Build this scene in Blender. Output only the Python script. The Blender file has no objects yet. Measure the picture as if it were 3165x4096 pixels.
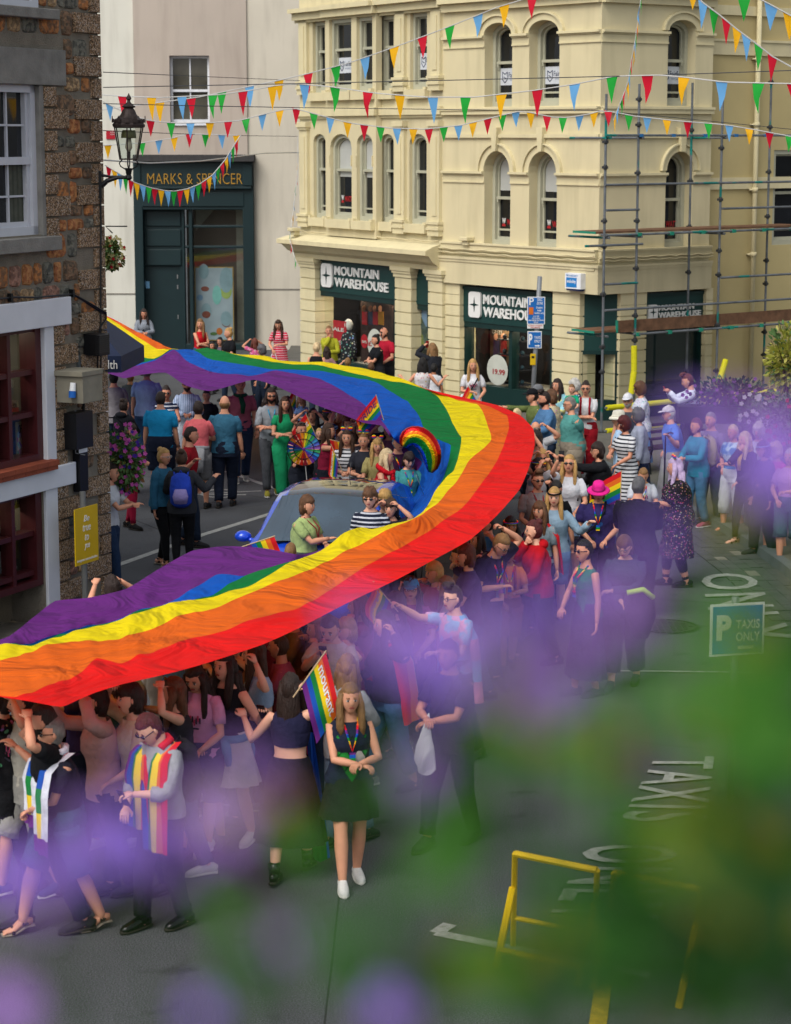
import bpy, bmesh, math, random
import numpy as np
from mathutils import Vector, Matrix, noise
R=math.radians; pi=math.pi
sc=bpy.context.scene; COL=sc.collection
# ---------------------------------------------------------------- camera, light
CH=6.0; FPX=9000.0; CX,CY=1582.5,2048.0; TH=math.atan(1503/9000.0)
cd=bpy.data.cameras.new("camera"); cam=bpy.data.objects.new("camera",cd); COL.objects.link(cam)
cam.location=(0,0,CH); cam.rotation_euler=(pi/2-TH,0,0)
cd.sensor_fit='HORIZONTAL'; cd.sensor_width=24.0; cd.lens=24.0*FPX/3165.0
cd.clip_start=.05; cd.clip_end=600
cd.dof.use_dof=True; cd.dof.focus_distance=27.0; cd.dof.aperture_fstop=3.2; cd.dof.aperture_blades=0
sc.camera=cam
sc.view_settings.view_transform='Standard'; sc.view_settings.look='None'; sc.view_settings.exposure=0.5; sc.view_settings.gamma=1
w=bpy.data.worlds.new("World"); sc.world=w; w.use_nodes=True
nt=w.node_tree; bg=nt.nodes['Background']
sky=nt.nodes.new('ShaderNodeTexSky'); sky.sky_type='NISHITA'; sky.sun_disc=False
SUN_EL,SUN_AZ=R(50),R(214)
sky.sun_elevation=SUN_EL; sky.sun_rotation=SUN_AZ; sky.air_density=1.0; sky.dust_density=3.0; sky.ozone_density=1.0
hs=nt.nodes.new('ShaderNodeHueSaturation'); hs.inputs['Saturation'].default_value=.28
nt.links.new(sky.outputs[0],hs.inputs['Color']); nt.links.new(hs.outputs[0],bg.inputs['Color']); bg.inputs['Strength'].default_value=.13
sd=bpy.data.lights.new("sun",'SUN'); sd.energy=1.45; sd.angle=R(38); sd.color=(1,.95,.88)
so=bpy.data.objects.new("sun",sd); COL.objects.link(so)
_d=Vector((math.sin(SUN_AZ)*math.cos(SUN_EL),math.cos(SUN_AZ)*math.cos(SUN_EL),math.sin(SUN_EL)))
so.rotation_euler=_d.to_track_quat('Z','Y').to_euler(); so.location=(0,0,60)
try:
    sc.cycles.use_denoising=True; sc.cycles.max_bounces=5; sc.cycles.diffuse_bounces=2; sc.cycles.transparent_max_bounces=6
    sc.cycles.sample_clamp_indirect=4
except Exception: pass
# ---------------------------------------------------------------- projection helpers (F = photo pixels)
ct,st=math.cos(TH),math.sin(TH)
def ray(u,v):
    a=(u-CX)/FPX; b=(v-CY)/FPX
    return Vector((a, ct-b*st, -st-b*ct))
def Hh(u,v,z=0.):
    r=ray(u,v); t=(z-CH)/r.z; return Vector((r.x*t,r.y*t,z))
def Wd(u,v,d):
    r=ray(u,v); t=d/r.y; return Vector((r.x*t,d,CH+r.z*t))
def proj(p):
    x,y,z=p[0],p[1],p[2]-CH
    D=y*ct-z*st; dn=-(y*st+z*ct)
    return (CX+FPX*x/D, CY+FPX*dn/D)
S2=1.875
# ---------------------------------------------------------------- materials
_M={}
def col4(c):
    if isinstance(c,str):
        c=c.lstrip('#'); c=''.join(x*2 for x in c) if len(c)==3 else c; v=[int(c[i:i+2],16)/255 for i in (0,2,4)]
        c=[x/12.92 if x<=.04045 else ((x+.055)/1.055)**2.4 for x in v]
    return (c[0],c[1],c[2],1.0)
def mat(key,c=None,rough=.8,var=.12,scale=6.,bump=0.,bscale=40.,metal=0.,spec=.3,trans=0.,coat=0.,c2=None,kind=None,ks=10.,sheen=0.):
    if key in _M: return _M[key]
    m=bpy.data.materials.new(key); _M[key]=m; m.use_nodes=True
    n=m.node_tree.nodes; l=m.node_tree.links; p=n['Principled BSDF']
    c=col4(c)
    p.inputs['Roughness'].default_value=rough; p.inputs['Metallic'].default_value=metal
    p.inputs['Specular IOR Level'].default_value=spec
    if coat: p.inputs['Coat Weight'].default_value=coat; p.inputs['Coat Roughness'].default_value=.05
    tc=n.new('ShaderNodeTexCoord')
    src=None
    def rgb(cc):
        q=n.new('ShaderNodeRGB'); q.outputs[0].default_value=cc; return q.outputs[0]
    def mix(f,a,b):
        q=n.new('ShaderNodeMix'); q.data_type='RGBA'
        if hasattr(f,'is_output'): l.new(f,q.inputs[0])
        else: q.inputs[0].default_value=f
        l.new(a,q.inputs[6]); l.new(b,q.inputs[7]); return q.outputs[2]
    def ramp(f,a,b):
        q=n.new('ShaderNodeMapRange'); l.new(f,q.inputs[0]); q.inputs[1].default_value=a; q.inputs[2].default_value=b; return q.outputs[0]
    def math_(op,a,b=0.):
        q=n.new('ShaderNodeMath'); q.operation=op; l.new(a,q.inputs[0]); q.inputs[1].default_value=b; return q.outputs[0]
    base=rgb(c)
    if kind=='stripes':
        sp=n.new('ShaderNodeSeparateXYZ'); l.new(tc.outputs['Object'],sp.inputs[0])
        f=math_('FRACT',math_('MULTIPLY',sp.outputs[2],ks)); f=math_('GREATER_THAN',f,.62)
        base=mix(f,base,rgb(col4(c2)))
    elif kind=='vstripes':
        sp=n.new('ShaderNodeSeparateXYZ'); l.new(tc.outputs['Object'],sp.inputs[0])
        f=math_('FRACT',math_('MULTIPLY',sp.outputs[0],ks)); f=math_('GREATER_THAN',f,.6)
        base=mix(f,base,rgb(col4(c2)))
    elif kind=='blotch':
        t=n.new('ShaderNodeTexNoise'); t.inputs['Scale'].default_value=ks; t.inputs['Detail'].default_value=2; l.new(tc.outputs['Object'],t.inputs['Vector'])
        base=mix(ramp(t.outputs[0],.47,.55),base,rgb(col4(c2)))
    elif kind=='spots':
        t=n.new('ShaderNodeTexNoise'); t.inputs['Scale'].default_value=ks; t.inputs['Detail'].default_value=1; l.new(tc.outputs['Object'],t.inputs['Vector'])
        base=mix(ramp(t.outputs[0],.6,.63),base,rgb(col4(c2)))
    elif kind=='floral':
        t=n.new('ShaderNodeTexVoronoi'); t.inputs['Scale'].default_value=ks; l.new(tc.outputs['Object'],t.inputs['Vector'])
        f=math_('LESS_THAN',t.outputs['Distance'],.32)
        base=mix(f,base,mix(.35,rgb(col4(c2)),t.outputs['Color']))
    elif kind=='multi':
        t=n.new('ShaderNodeTexVoronoi'); t.inputs['Scale'].default_value=ks; l.new(tc.outputs['Object'],t.inputs['Vector'])
        h=n.new('ShaderNodeHueSaturation'); h.inputs['Saturation'].default_value=.9; h.inputs['Value'].default_value=.6; l.new(t.outputs['Color'],h.inputs['Color'])
        base=mix(.7,base,h.outputs[0])
    elif kind=='rainbow':
        sp=n.new('ShaderNodeSeparateXYZ'); l.new(tc.outputs['Object'],sp.inputs[0])
        f=math_('FRACT',math_('MULTIPLY',sp.outputs[2],ks))
        q=n.new('ShaderNodeValToRGB'); q.color_ramp.interpolation='CONSTANT'; e=q.color_ramp.elements
        cs=['#c8102a','#e8641e','#f2c414','#178a3a','#1450b0','#64247a']
        e[0].color=col4(cs[0]); e[1].position=1/6; e[1].color=col4(cs[1])
        for i in range(2,6): x=e.new(i/6); x.color=col4(cs[i])
        l.new(f,q.inputs[0]); base=q.outputs[0]
    elif kind=='streak':
        mp=n.new('ShaderNodeMapping'); mp.inputs['Scale'].default_value=(3.5,3.5,.45); l.new(tc.outputs['Object'],mp.inputs[0])
        t=n.new('ShaderNodeTexNoise'); t.inputs['Scale'].default_value=1.; t.inputs['Detail'].default_value=6; l.new(mp.outputs[0],t.inputs['Vector'])
        q=n.new('ShaderNodeMapRange'); l.new(t.outputs[0],q.inputs[0]); q.inputs[1].default_value=.48; q.inputs[2].default_value=.8; q.inputs[4].default_value=ks
        base=mix(q.outputs[0],base,rgb(col4(c2)))
    elif kind=='granite':
        t=n.new('ShaderNodeTexVoronoi'); t.inputs['Scale'].default_value=ks; l.new(tc.outputs['Object'],t.inputs['Vector'])
        sx=n.new('ShaderNodeSeparateColor'); l.new(t.outputs['Color'],sx.inputs[0])
        q=n.new('ShaderNodeValToRGB'); e=q.color_ramp.elements; q.color_ramp.interpolation='CONSTANT'
        e[0].color=c; e[1].position=.72; e[1].color=col4(c2); x=e.new(.4); x.color=[c[0]*.35,c[1]*.35,c[2]*.35,1]; x=e.new(.9); x.color=(.42,.38,.34,1)
        l.new(sx.outputs[0],q.inputs[0]); base=q.outputs[0]
    if var>0:
        t=n.new('ShaderNodeTexNoise'); t.inputs['Scale'].default_value=scale; t.inputs['Detail'].default_value=5; l.new(tc.outputs['Object'],t.inputs['Vector'])
        h=n.new('ShaderNodeHueSaturation'); l.new(base,h.inputs['Color'])
        q=n.new('ShaderNodeMapRange'); l.new(t.outputs[0],q.inputs[0]); q.inputs[1].default_value=.25; q.inputs[2].default_value=.75
        q.inputs[3].default_value=1-var; q.inputs[4].default_value=1+var; l.new(q.outputs[0],h.inputs['Value']); base=h.outputs[0]
    l.new(base,p.inputs['Base Color'])
    if bump>0:
        t=n.new('ShaderNodeTexNoise'); t.inputs['Scale'].default_value=bscale; t.inputs['Detail'].default_value=4; l.new(tc.outputs['Object'],t.inputs['Vector'])
        b=n.new('ShaderNodeBump'); b.inputs['Strength'].default_value=min(1,bump*4); b.inputs['Distance'].default_value=.02*bump*4; l.new(t.outputs[0],b.inputs['Height']); l.new(b.outputs[0],p.inputs['Normal'])
    if trans>0:
        o=n['Material Output']; tr=n.new('ShaderNodeBsdfTranslucent'); l.new(base,tr.inputs[0]); mx=n.new('ShaderNodeMixShader'); mx.inputs[0].default_value=trans
        l.new(p.outputs[0],mx.inputs[1]); l.new(tr.outputs[0],mx.inputs[2]); l.new(mx.outputs[0],o.inputs[0])
    return m
def cloth(c,kind=None,c2=None,ks=10.):
    k="cloth_%s_%s_%s_%s"%(c,kind,c2,ks)
    return mat(k,c,rough=.9,var=.16,scale=7,bump=.30,bscale=13,c2=c2,kind=kind,ks=ks,spec=.15)
def glassmat(key,tint='#11161a',rough=.04): return mat(key,tint,rough=rough,var=.5,scale=1.3,spec=.5)
def clearglass():
    if 'clear_glass' in _M: return _M['clear_glass']
    m=bpy.data.materials.new('clear_glass'); _M['clear_glass']=m; m.use_nodes=True
    n=m.node_tree.nodes; l=m.node_tree.links; n.remove(n['Principled BSDF'])
    g=n.new('ShaderNodeBsdfGlossy'); g.inputs['Roughness'].default_value=.03; t=n.new('ShaderNodeBsdfTransparent'); t.inputs[0].default_value=(.86,.9,.88,1)
    mx=n.new('ShaderNodeMixShader'); mx.inputs[0].default_value=.07
    l.new(t.outputs[0],mx.inputs[1]); l.new(g.outputs[0],mx.inputs[2]); l.new(mx.outputs[0],n['Material Output'].inputs[0]); return m
# ---------------------------------------------------------------- objects
def tag(o,label=None,cat=None,group=None,kind=None):
    if label: o['label']=label
    if cat: o['category']=cat
    if group: o['group']=group
    if kind: o['kind']=kind
    return o
def empty(name,loc=(0,0,0),label=None,cat=None,group=None,rz=0):
    o=bpy.data.objects.new(name,None); COL.objects.link(o); o.location=loc; o.rotation_euler=(0,0,rz); o.empty_display_size=.2
    return tag(o,label,cat,group)
def wloc(o):
    v=Vector((0,0,0))
    while o is not None: v+=o.location; o=o.parent
    return v
class MB:
    def __init__(s): s.v=[]; s.f=[]; s.m=[]
    def add(s,vs,fs,m=0):
        b=len(s.v); s.v.extend([tuple(x) for x in vs]); s.f.extend([tuple(i+b for i in f) for f in fs])
        s.m.extend([m]*len(fs) if isinstance(m,int) else m); return s
    def box(s,c,sz,m=0,rot=None):
        a=[Vector((x*sz[0]/2,y*sz[1]/2,z*sz[2]/2)) for x in(-1,1) for y in(-1,1) for z in(-1,1)]
        if rot: a=[rot@x for x in a]
        return s.add([x+Vector(c) for x in a],[(0,1,3,2),(4,6,7,5),(0,4,5,1),(2,3,7,6),(0,2,6,4),(1,5,7,3)],m)
    def tube(s,pts,r,n=8,m=0,cap=True,side=None,rb=None):
        pts=[Vector(p) for p in pts]; k=len(pts)
        if not hasattr(r,'__len__'): r=[r]*k
        if rb is None: rb=r
        vs=[];up=None
        for i,p in enumerate(pts):
            d=(pts[min(i+1,k-1)]-pts[max(i-1,0)])
            if d.length<1e-7: d=Vector((0,0,1))
            d.normalize()
            if up is None:
                up=Vector(side) if side is not None else (Vector((1,0,0)) if abs(d.x)<.8 else Vector((0,1,0)))
            x=up-d*up.dot(d)
            if x.length<1e-5: x=Vector((0,1,0))-d*d.y
            x.normalize(); up=x; y=d.cross(x)
            for j in range(n):
                a=2*pi*j/n; vs.append(p+x*(r[i]*math.cos(a))+y*(rb[i]*math.sin(a)))
        fs=[]
        for i in range(k-1):
            for j in range(n):
                a=i*n+j; b=i*n+(j+1)%n; fs.append((a,b,b+n,a+n))
        if cap: fs.append(tuple(range(n-1,-1,-1))); fs.append(tuple((k-1)*n+j for j in range(n)))
        return s.add(vs,fs,m)
    def ell(s,c,r,m=0,n=12,k=8,fn=None,rot=None):
        vs=[];c=Vector(c)
        for i in range(k+1):
            t=pi*i/k
            for j in range(n):
                a=2*pi*j/n
                q=Vector((r[0]*math.sin(t)*math.cos(a),r[1]*math.sin(t)*math.sin(a),-r[2]*math.cos(t)))
                if fn: q=fn(q)
                if rot: q=rot@q
                vs.append(c+q)
        fs=[(i*n+j,i*n+(j+1)%n,(i+1)*n+(j+1)%n,(i+1)*n+j) for i in range(k) for j in range(n)]
        return s.add(vs,fs,m)
    def build(s,name,mats,parent=None,smooth=False,world=True,label=None,cat=None,group=None,kind=None,bevel=0,loc=None):
        me=bpy.data.meshes.new(name)
        off=Vector((0,0,0))
        if world: off=wloc(parent) if parent is not None else (Vector(loc) if loc is not None else Vector((0,0,0)))
        V=np.array(s.v,dtype=float).reshape(-1,3)-np.array(off) if world else np.array(s.v,dtype=float).reshape(-1,3)
        me.from_pydata(V.tolist(),[],s.f)
        if not isinstance(mats,(list,tuple)): mats=[mats]
        for m in mats: me.materials.append(m)
        me.polygons.foreach_set('material_index',s.m)
        if smooth: me.polygons.foreach_set('use_smooth',[True]*len(s.f))
        me.update()
        o=bpy.data.objects.new(name,me); COL.objects.link(o)
        if parent is not None: o.parent=parent
        elif loc is not None: o.location=loc
        if smooth or bevel:
            pass
        if bevel:
            b=o.modifiers.new('bevel','BEVEL'); b.width=bevel; b.segments=2; b.limit_method='ANGLE'
        return tag(o,label,cat,group,kind)
class Fr:
    """vertical facade frame: O on the ground, T along the wall (to the right in the picture), N towards the street"""
    def __init__(s,O,T):
        s.O=Vector((O[0],O[1],0)); s.T=Vector((T[0],T[1],0)).normalized(); s.N=Vector((s.T.y,-s.T.x,0)).normalized()
    def px(s,u,v,n=0.):
        r=ray(u,v); C=Vector((0,0,CH)); o=s.O+s.N*n
        k=(o-C).dot(s.N)/r.dot(s.N); p=C+r*k; return ((p-s.O).dot(s.T),p.z)
    def w(s,t,z,n=0.): q=s.O+s.T*t+s.N*n; return Vector((q.x,q.y,z))
    def box(s,mb,t0,t1,z0,z1,n0,n1,m=0):
        a=[s.w(t,z,n) for t in(t0,t1) for n in(n0,n1) for z in(z0,z1)]
        mb.add(a,[(0,1,3,2),(4,6,7,5),(0,4,5,1),(2,3,7,6),(0,2,6,4),(1,5,7,3)],m); return mb
    def poly(s,outline,holes,n0,n1):
        """extruded panel with holes -> (verts,faces) in world"""
        cu=bpy.data.curves.new('t','CURVE'); cu.dimensions='2D'; cu.fill_mode='BOTH'; cu.extrude=abs(n1-n0)/2
        for poly in [outline]+holes:
            sp=cu.splines.new('POLY'); sp.points.add(len(poly)-1)
            for i,(a,b) in enumerate(poly): sp.points[i].co=(a,b,0,1)
            sp.use_cyclic_u=True
        o=bpy.data.objects.new('t',cu); COL.objects.link(o); dg=bpy.context.evaluated_depsgraph_get(); dg.update()
        me=bpy.data.meshes.new_from_object(o.evaluated_get(dg))
        mid=(n0+n1)/2
        vs=[s.w(v.co.x,v.co.y,mid+v.co.z) for v in me.vertices]; fs=[tuple(p.vertices) for p in me.polygons]
        bpy.data.objects.remove(o); bpy.data.curves.remove(cu); bpy.data.meshes.remove(me)
        return vs,fs
_TX={}
def textmesh(body,offset=0.,spacing=1.,shear=0.,line=1.,align='CENTER'):
    k=(body,offset,spacing,shear,line,align)
    if k in _TX: return _TX[k]
    cu=bpy.data.curves.new('t','FONT'); cu.body=body; cu.extrude=.5; cu.offset=offset; cu.space_character=spacing; cu.shear=shear; cu.space_line=line; cu.align_x=align; cu.resolution_u=3
    o=bpy.data.objects.new('t',cu); COL.objects.link(o); dg=bpy.context.evaluated_depsgraph_get(); dg.update()
    me=bpy.data.meshes.new_from_object(o.evaluated_get(dg))
    V=np.array([v.co[:] for v in me.vertices]); F=[tuple(p.vertices) for p in me.polygons]
    bpy.data.objects.remove(o); bpy.data.curves.remove(cu); bpy.data.meshes.remove(me)
    mn=V.min(0); mx=V.max(0); V[:,:2]=(V[:,:2]-mn[:2])/(mx[:2]-mn[:2])
    _TX[k]=(V,F); return _TX[k]
def text(mb,body,fn,m=0,th=.01,**kw):
    """fn(a,b,h): a,b in 0..1 across the box, h height off the surface"""
    V,F=textmesh(body,**kw); mb.add([fn(x,y,(z+.5)*th) for x,y,z in V],F,m)
def ftext(mb,fr,body,t0,t1,z0,z1,n,m=0,th=.01,**kw): text(mb,body,lambda a,b,h:fr.w(t0+(t1-t0)*a,z0+(z1-z0)*b,n+h),m,th,**kw)
def pxtext(mb,fr,body,u0,v0,u1,v1,n,**kw):
    """v0 = top"""
    t0,z1=fr.px(u0,v0,n); t1,z0=fr.px(u1,v1,n); ftext(mb,fr,body,t0,t1,z0,z1,n,**kw)
def arch(t0,t1,z0,z1,k=1.,seg=10):
    """opening with a round head: k = rise / half width"""
    w=(t1-t0)/2; r=w*k; c=(t0+t1)/2
    pts=[(t0,z0),(t1,z0)]
    for i in range(seg+1):
        a=pi*i/seg; pts.append((c+w*math.cos(a),z1-r+r*math.sin(a)))
    return pts
# ---------------------------------------------------------------- ground
asph=mat('asphalt','#4c4e51',rough=.9,var=.22,scale=.7,bump=.2,bscale=60)
def mk_asphalt():
    m=asph; n=m.node_tree.nodes; l=m.node_tree.links; p=n['Principled BSDF']; src=p.inputs['Base Color'].links[0].from_socket
    tc=n.new('ShaderNodeTexCoord'); t=n.new('ShaderNodeTexNoise'); t.inputs['Scale'].default_value=90; t.inputs['Detail'].default_value=2; l.new(tc.outputs['Object'],t.inputs['Vector'])
    r=n.new('ShaderNodeMapRange'); r.inputs[1].default_value=.35; r.inputs[2].default_value=.7; r.inputs[3].default_value=.35; r.inputs[4].default_value=1.75; l.new(t.outputs[0],r.inputs[0])
    h=n.new('ShaderNodeHueSaturation'); l.new(src,h.inputs['Color']); l.new(r.outputs[0],h.inputs['Value'])
    v=n.new('ShaderNodeTexVoronoi'); v.feature='DISTANCE_TO_EDGE'; v.inputs['Scale'].default_value=.13; l.new(tc.outputs['Object'],v.inputs['Vector'])
    g=n.new('ShaderNodeMath'); g.operation='LESS_THAN'; g.inputs[1].default_value=.0009; l.new(v.outputs[0],g.inputs[0])
    q=n.new('ShaderNodeMix'); q.data_type='RGBA'; l.new(g.outputs[0],q.inputs[0]); l.new(h.outputs[0],q.inputs[6]); q.inputs[7].default_value=(.022,.022,.024,1)
    s=n.new('ShaderNodeTexNoise'); s.inputs['Scale'].default_value=2.2; s.inputs['Detail'].default_value=6; l.new(tc.outputs['Object'],s.inputs['Vector'])
    sr=n.new('ShaderNodeMapRange'); sr.inputs[1].default_value=.62; sr.inputs[2].default_value=.7; sr.inputs[4].default_value=.55; l.new(s.outputs[0],sr.inputs[0])
    q2=n.new('ShaderNodeMix'); q2.data_type='RGBA'; l.new(sr.outputs[0],q2.inputs[0]); l.new(q.outputs[2],q2.inputs[6]); q2.inputs[7].default_value=(.02,.02,.022,1)
    l.new(q2.outputs[2],p.inputs['Base Color'])
mk_asphalt()
mb=MB(); mb.add([(-150,-20,0),(150,-20,0),(150,300,0),(-150,300,0)],[(0,1,2,3)]); mb.build('road',asph,kind='structure')
pave=mat('paving','#5b5952',rough=.9,var=.2,scale=2,bump=.25,bscale=25)
kerbm=mat('kerb_granite','#5a6163',rough=.85,var=.2,scale=4,bump=.2,bscale=40)
kp=[Hh(u,v,0) for u,v in [(1130,1470),(1500,1590),(1900,1730),(2150,1795),(2350,1842),(2550,1925),(2700,2018),(2830,2082),(2933,2132),(3050,2205),(3165,2285),(3400,2480)]]
far=[Vector((30,kp[-1].y,0)),Vector((30,95,0)),Vector((kp[0].x,95,0))]
mb=MB(); n=len(kp); top=[Vector((p.x,p.y,.12)) for p in kp+far]
mb.add(top,[tuple(range(len(top)))]); mb.build('pavement',pave,kind='structure')
mb=MB()
for i in range(n-1):
    a,b=kp[i],kp[i+1]; L=(b-a).length; k=max(1,int(L/.9)); d=(b-a)/L; o=Vector((d.y,-d.x,0))
    if o.y>0 and o.x<0: o=-o
    for j in range(k):
        p=a+d*(L*j/k+.006); q=a+d*(L*(j+1)/k-.006)
        mb.add([p+o*.16,q+o*.16,q-o*.02,p-o*.02]+[x+Vector((0,0,.128)) for x in (p+o*.14,q+o*.14,q-o*.02,p-o*.02)],[(0,1,5,4),(4,5,6,7),(1,2,6,5),(3,0,4,7),(2,3,7,6)])
mb.build('kerb',kerbm,kind='structure')
# cobbled gutter beside the kerb
mb=MB(); rnd=random.Random(5)
for i in range(6,n-1):
    a,b=kp[i],kp[i+1]; L=(b-a).length; d=(b-a)/L; o=Vector((d.y,-d.x,0))
    if o.y>0: o=-o
    s=0
    while s<L:
        w_=rnd.uniform(.22,.4)
        for r_ in range(5):
            c=a+d*(s+w_/2+rnd.uniform(-.05,.05))+o*(.26+r_*.165)
            mb.box((c.x,c.y,.006+rnd.uniform(-.003,.003)),(w_-.008,.158,.02),0 if rnd.random()<.975 else 1,Matrix.Rotation(math.atan2(d.y,d.x),3,'Z'))
        s+=w_
mb.build('cobbled_gutter',[mat('cobble','#4c4d4c',var=.3,scale=3,bump=.3,bscale=30),mat('cobble_pale','#77746a',var=.3,scale=3)],kind='structure')
# painted road markings
paint=mat('road_paint','#9c9d98',rough=.8,var=.35,scale=14)
ypaint=mat('yellow_road_paint','#a8901c',rough=.85,var=.4,scale=10)
ZC=[.004]
def strip(mb,pts,w_,m=0,z=.005):
    P=[Hh(u,v,0) for u,v in pts]; i0=len(mb.v)
    for i in range(len(P)-1):
        a,b=P[i],P[i+1]; d=(b-a).normalized(); o=Vector((-d.y,d.x,0))*w_/2
        mb.add([a-o,b-o,b+o,a+o],[(0,1,2,3)],m)
        for q in mb.v[-4:]: pass
    ZC[0]+=.0007; mb.v[i0:]=[(x,y,ZC[0]) for x,y,_ in mb.v[i0:]]
def ring(mb,u,v,ru,rv,w_=.12,a0=0,a1=360,m=0):
    i0=len(mb.v); c=Hh(u,v,0); ex=Hh(u+ru,v,0)-c; ey=Hh(u,v-rv,0)-c; k=24
    P=[c+ex*math.cos(R(a0+(a1-a0)*i/k))+ey*math.sin(R(a0+(a1-a0)*i/k)) for i in range(k+1)]
    for i in range(k):
        a,b=P[i],P[i+1]; d=(b-a).normalized(); o=Vector((-d.y,d.x,0))*w_/2
        mb.add([a-o,b-o,b+o,a+o],[(0,1,2,3)],m)
    ZC[0]+=.0007; mb.v[i0:]=[(x,y,ZC[0]) for x,y,_ in mb.v[i0:]]
mb=MB()
strip(mb,[(458,2266),(810,2140),(1230,2010)],.13)
strip(mb,[(830,1880),(920,1890),(1030,1930),(1180,1980),(1300,2040)],.11)
strip(mb,[(760,1978),(985,1980)],.1); ring(mb,880,1975,70,16,.1,20,330)
strip(mb,[(1045,1965),(600,1985)],.07)
strip(mb,[(1745,3735),(1800,3700)],.12); strip(mb,[(1745,3735),(2600,3905)],.12)
strip(mb,[(440,3200),(480,3225)],.3); strip(mb,[(10,3305),(70,3310)],.12); strip(mb,[(20,3345),(80,3352)],.12); strip(mb,[(455,3350),(500,3330)],.12)
strip(mb,[(2320,2685),(3165,2695)],.06)
mb.build('white_road_markings',paint,kind='structure')
mb=MB(); strip(mb,[(990,2556),(1260,2620)],.12,); strip(mb,[(2420,3900),(2390,4120)],.12)
mb.build('yellow_road_markings',ypaint,kind='structure')
# TAXIS lettering painted along the bay
mb=MB()
a0=Hh(2810,2310,0)
def lets(mb,word,quad):
    P=[Hh(u,v,0) for u,v in quad]  # top-left, top-right, bottom-right, bottom-left of the word
    text(mb,word,lambda a,b,h:(lambda q:(q.x,q.y,.02+h))(P[3].lerp(P[2],a).lerp(P[0].lerp(P[1],a),b)),th=.002,spacing=1.15,offset=.01)
lets(mb,"ONLY",[(3010,2300),(3190,2560),(2860,2590),(2800,2300)])
lets(mb,"TAXIS",[(2860,3035),(2830,3300),(2480,3290),(2620,3035)])
lets(mb,"ONLY",[(2720,3395),(2640,3690),(2180,3690),(2350,3385)])
mb.build('taxi_bay_lettering',paint,kind='structure')
def manhole(u,v,r):
    c=Hh(u,v,0); mb=MB(); k=32
    mb.add([(c.x+r*math.cos(2*pi*i/k),c.y+r*math.sin(2*pi*i/k),.008) for i in range(k)],[tuple(range(k))])
    for i in range(k): a=2*pi*i/k; mb.box((c.x+r*.9*math.cos(a),c.y+r*.9*math.sin(a),.014),(.03,.06,.01),0,Matrix.Rotation(a,3,'Z'))
    for i in range(-4,5):
        for j in range(-4,5):
            if i*i+j*j<17: mb.box((c.x+i*r*.18,c.y+j*r*.18,.012),(.05,.05,.008))
    mb.build('manhole_cover',mat('cast_iron','#3a3835',rough=.6,metal=.3,var=.3,bump=.2),label='round cast iron manhole cover in the grey asphalt on the right',cat='manhole cover')
manhole(2665,2508,.42)
# ================================================================ THE CREAM CORNER BUILDING
cream=mat('cream_stucco','#cabf9a',kind='streak',c2='#9c9372',ks=.4,rough=.85,var=.05,scale=1.5,bump=.05,bscale=50)
creamt=mat('cream_trim','#cec39c',kind='streak',c2='#a0977a',ks=.3,rough=.8,var=.05,scale=3,bump=.03,bscale=60)
sashm=mat('sage_sash_paint','#a9a893',rough=.5,var=.06,scale=5)
pane=glassmat('window_glass','#14171b'); blindm=mat('white_blind','#aeb0aa',rough=.6,var=.06,scale=3)
green=mat('dark_green_paint','#0d2b29',rough=.45,var=.12,scale=3); greenb=mat('green_signboard','#123633',rough=.5,var=.08,scale=2)
white=mat('white_letters','#d8d8d4',rough=.5,var=.04)
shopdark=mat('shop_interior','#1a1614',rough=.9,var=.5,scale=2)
def Oat(u,d):
    a=(u-CX)/FPX; D=d*ct+CH*st; return Vector((a*D,d,0))
OC=Oat(2384,46.4)
fB=Fr(OC,(.608,-.794)); fC=Fr(OC,(.791,.611))
tJ=fB.px(1772,900)[0]; J=fB.w(tJ,0); fA=Fr(J,(.507,-.862))
Y=empty('corner_building',(OC.x,OC.y,0),'cream stucco corner building of three storeys with green outdoor shop fronts and arched sash windows','building')
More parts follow.
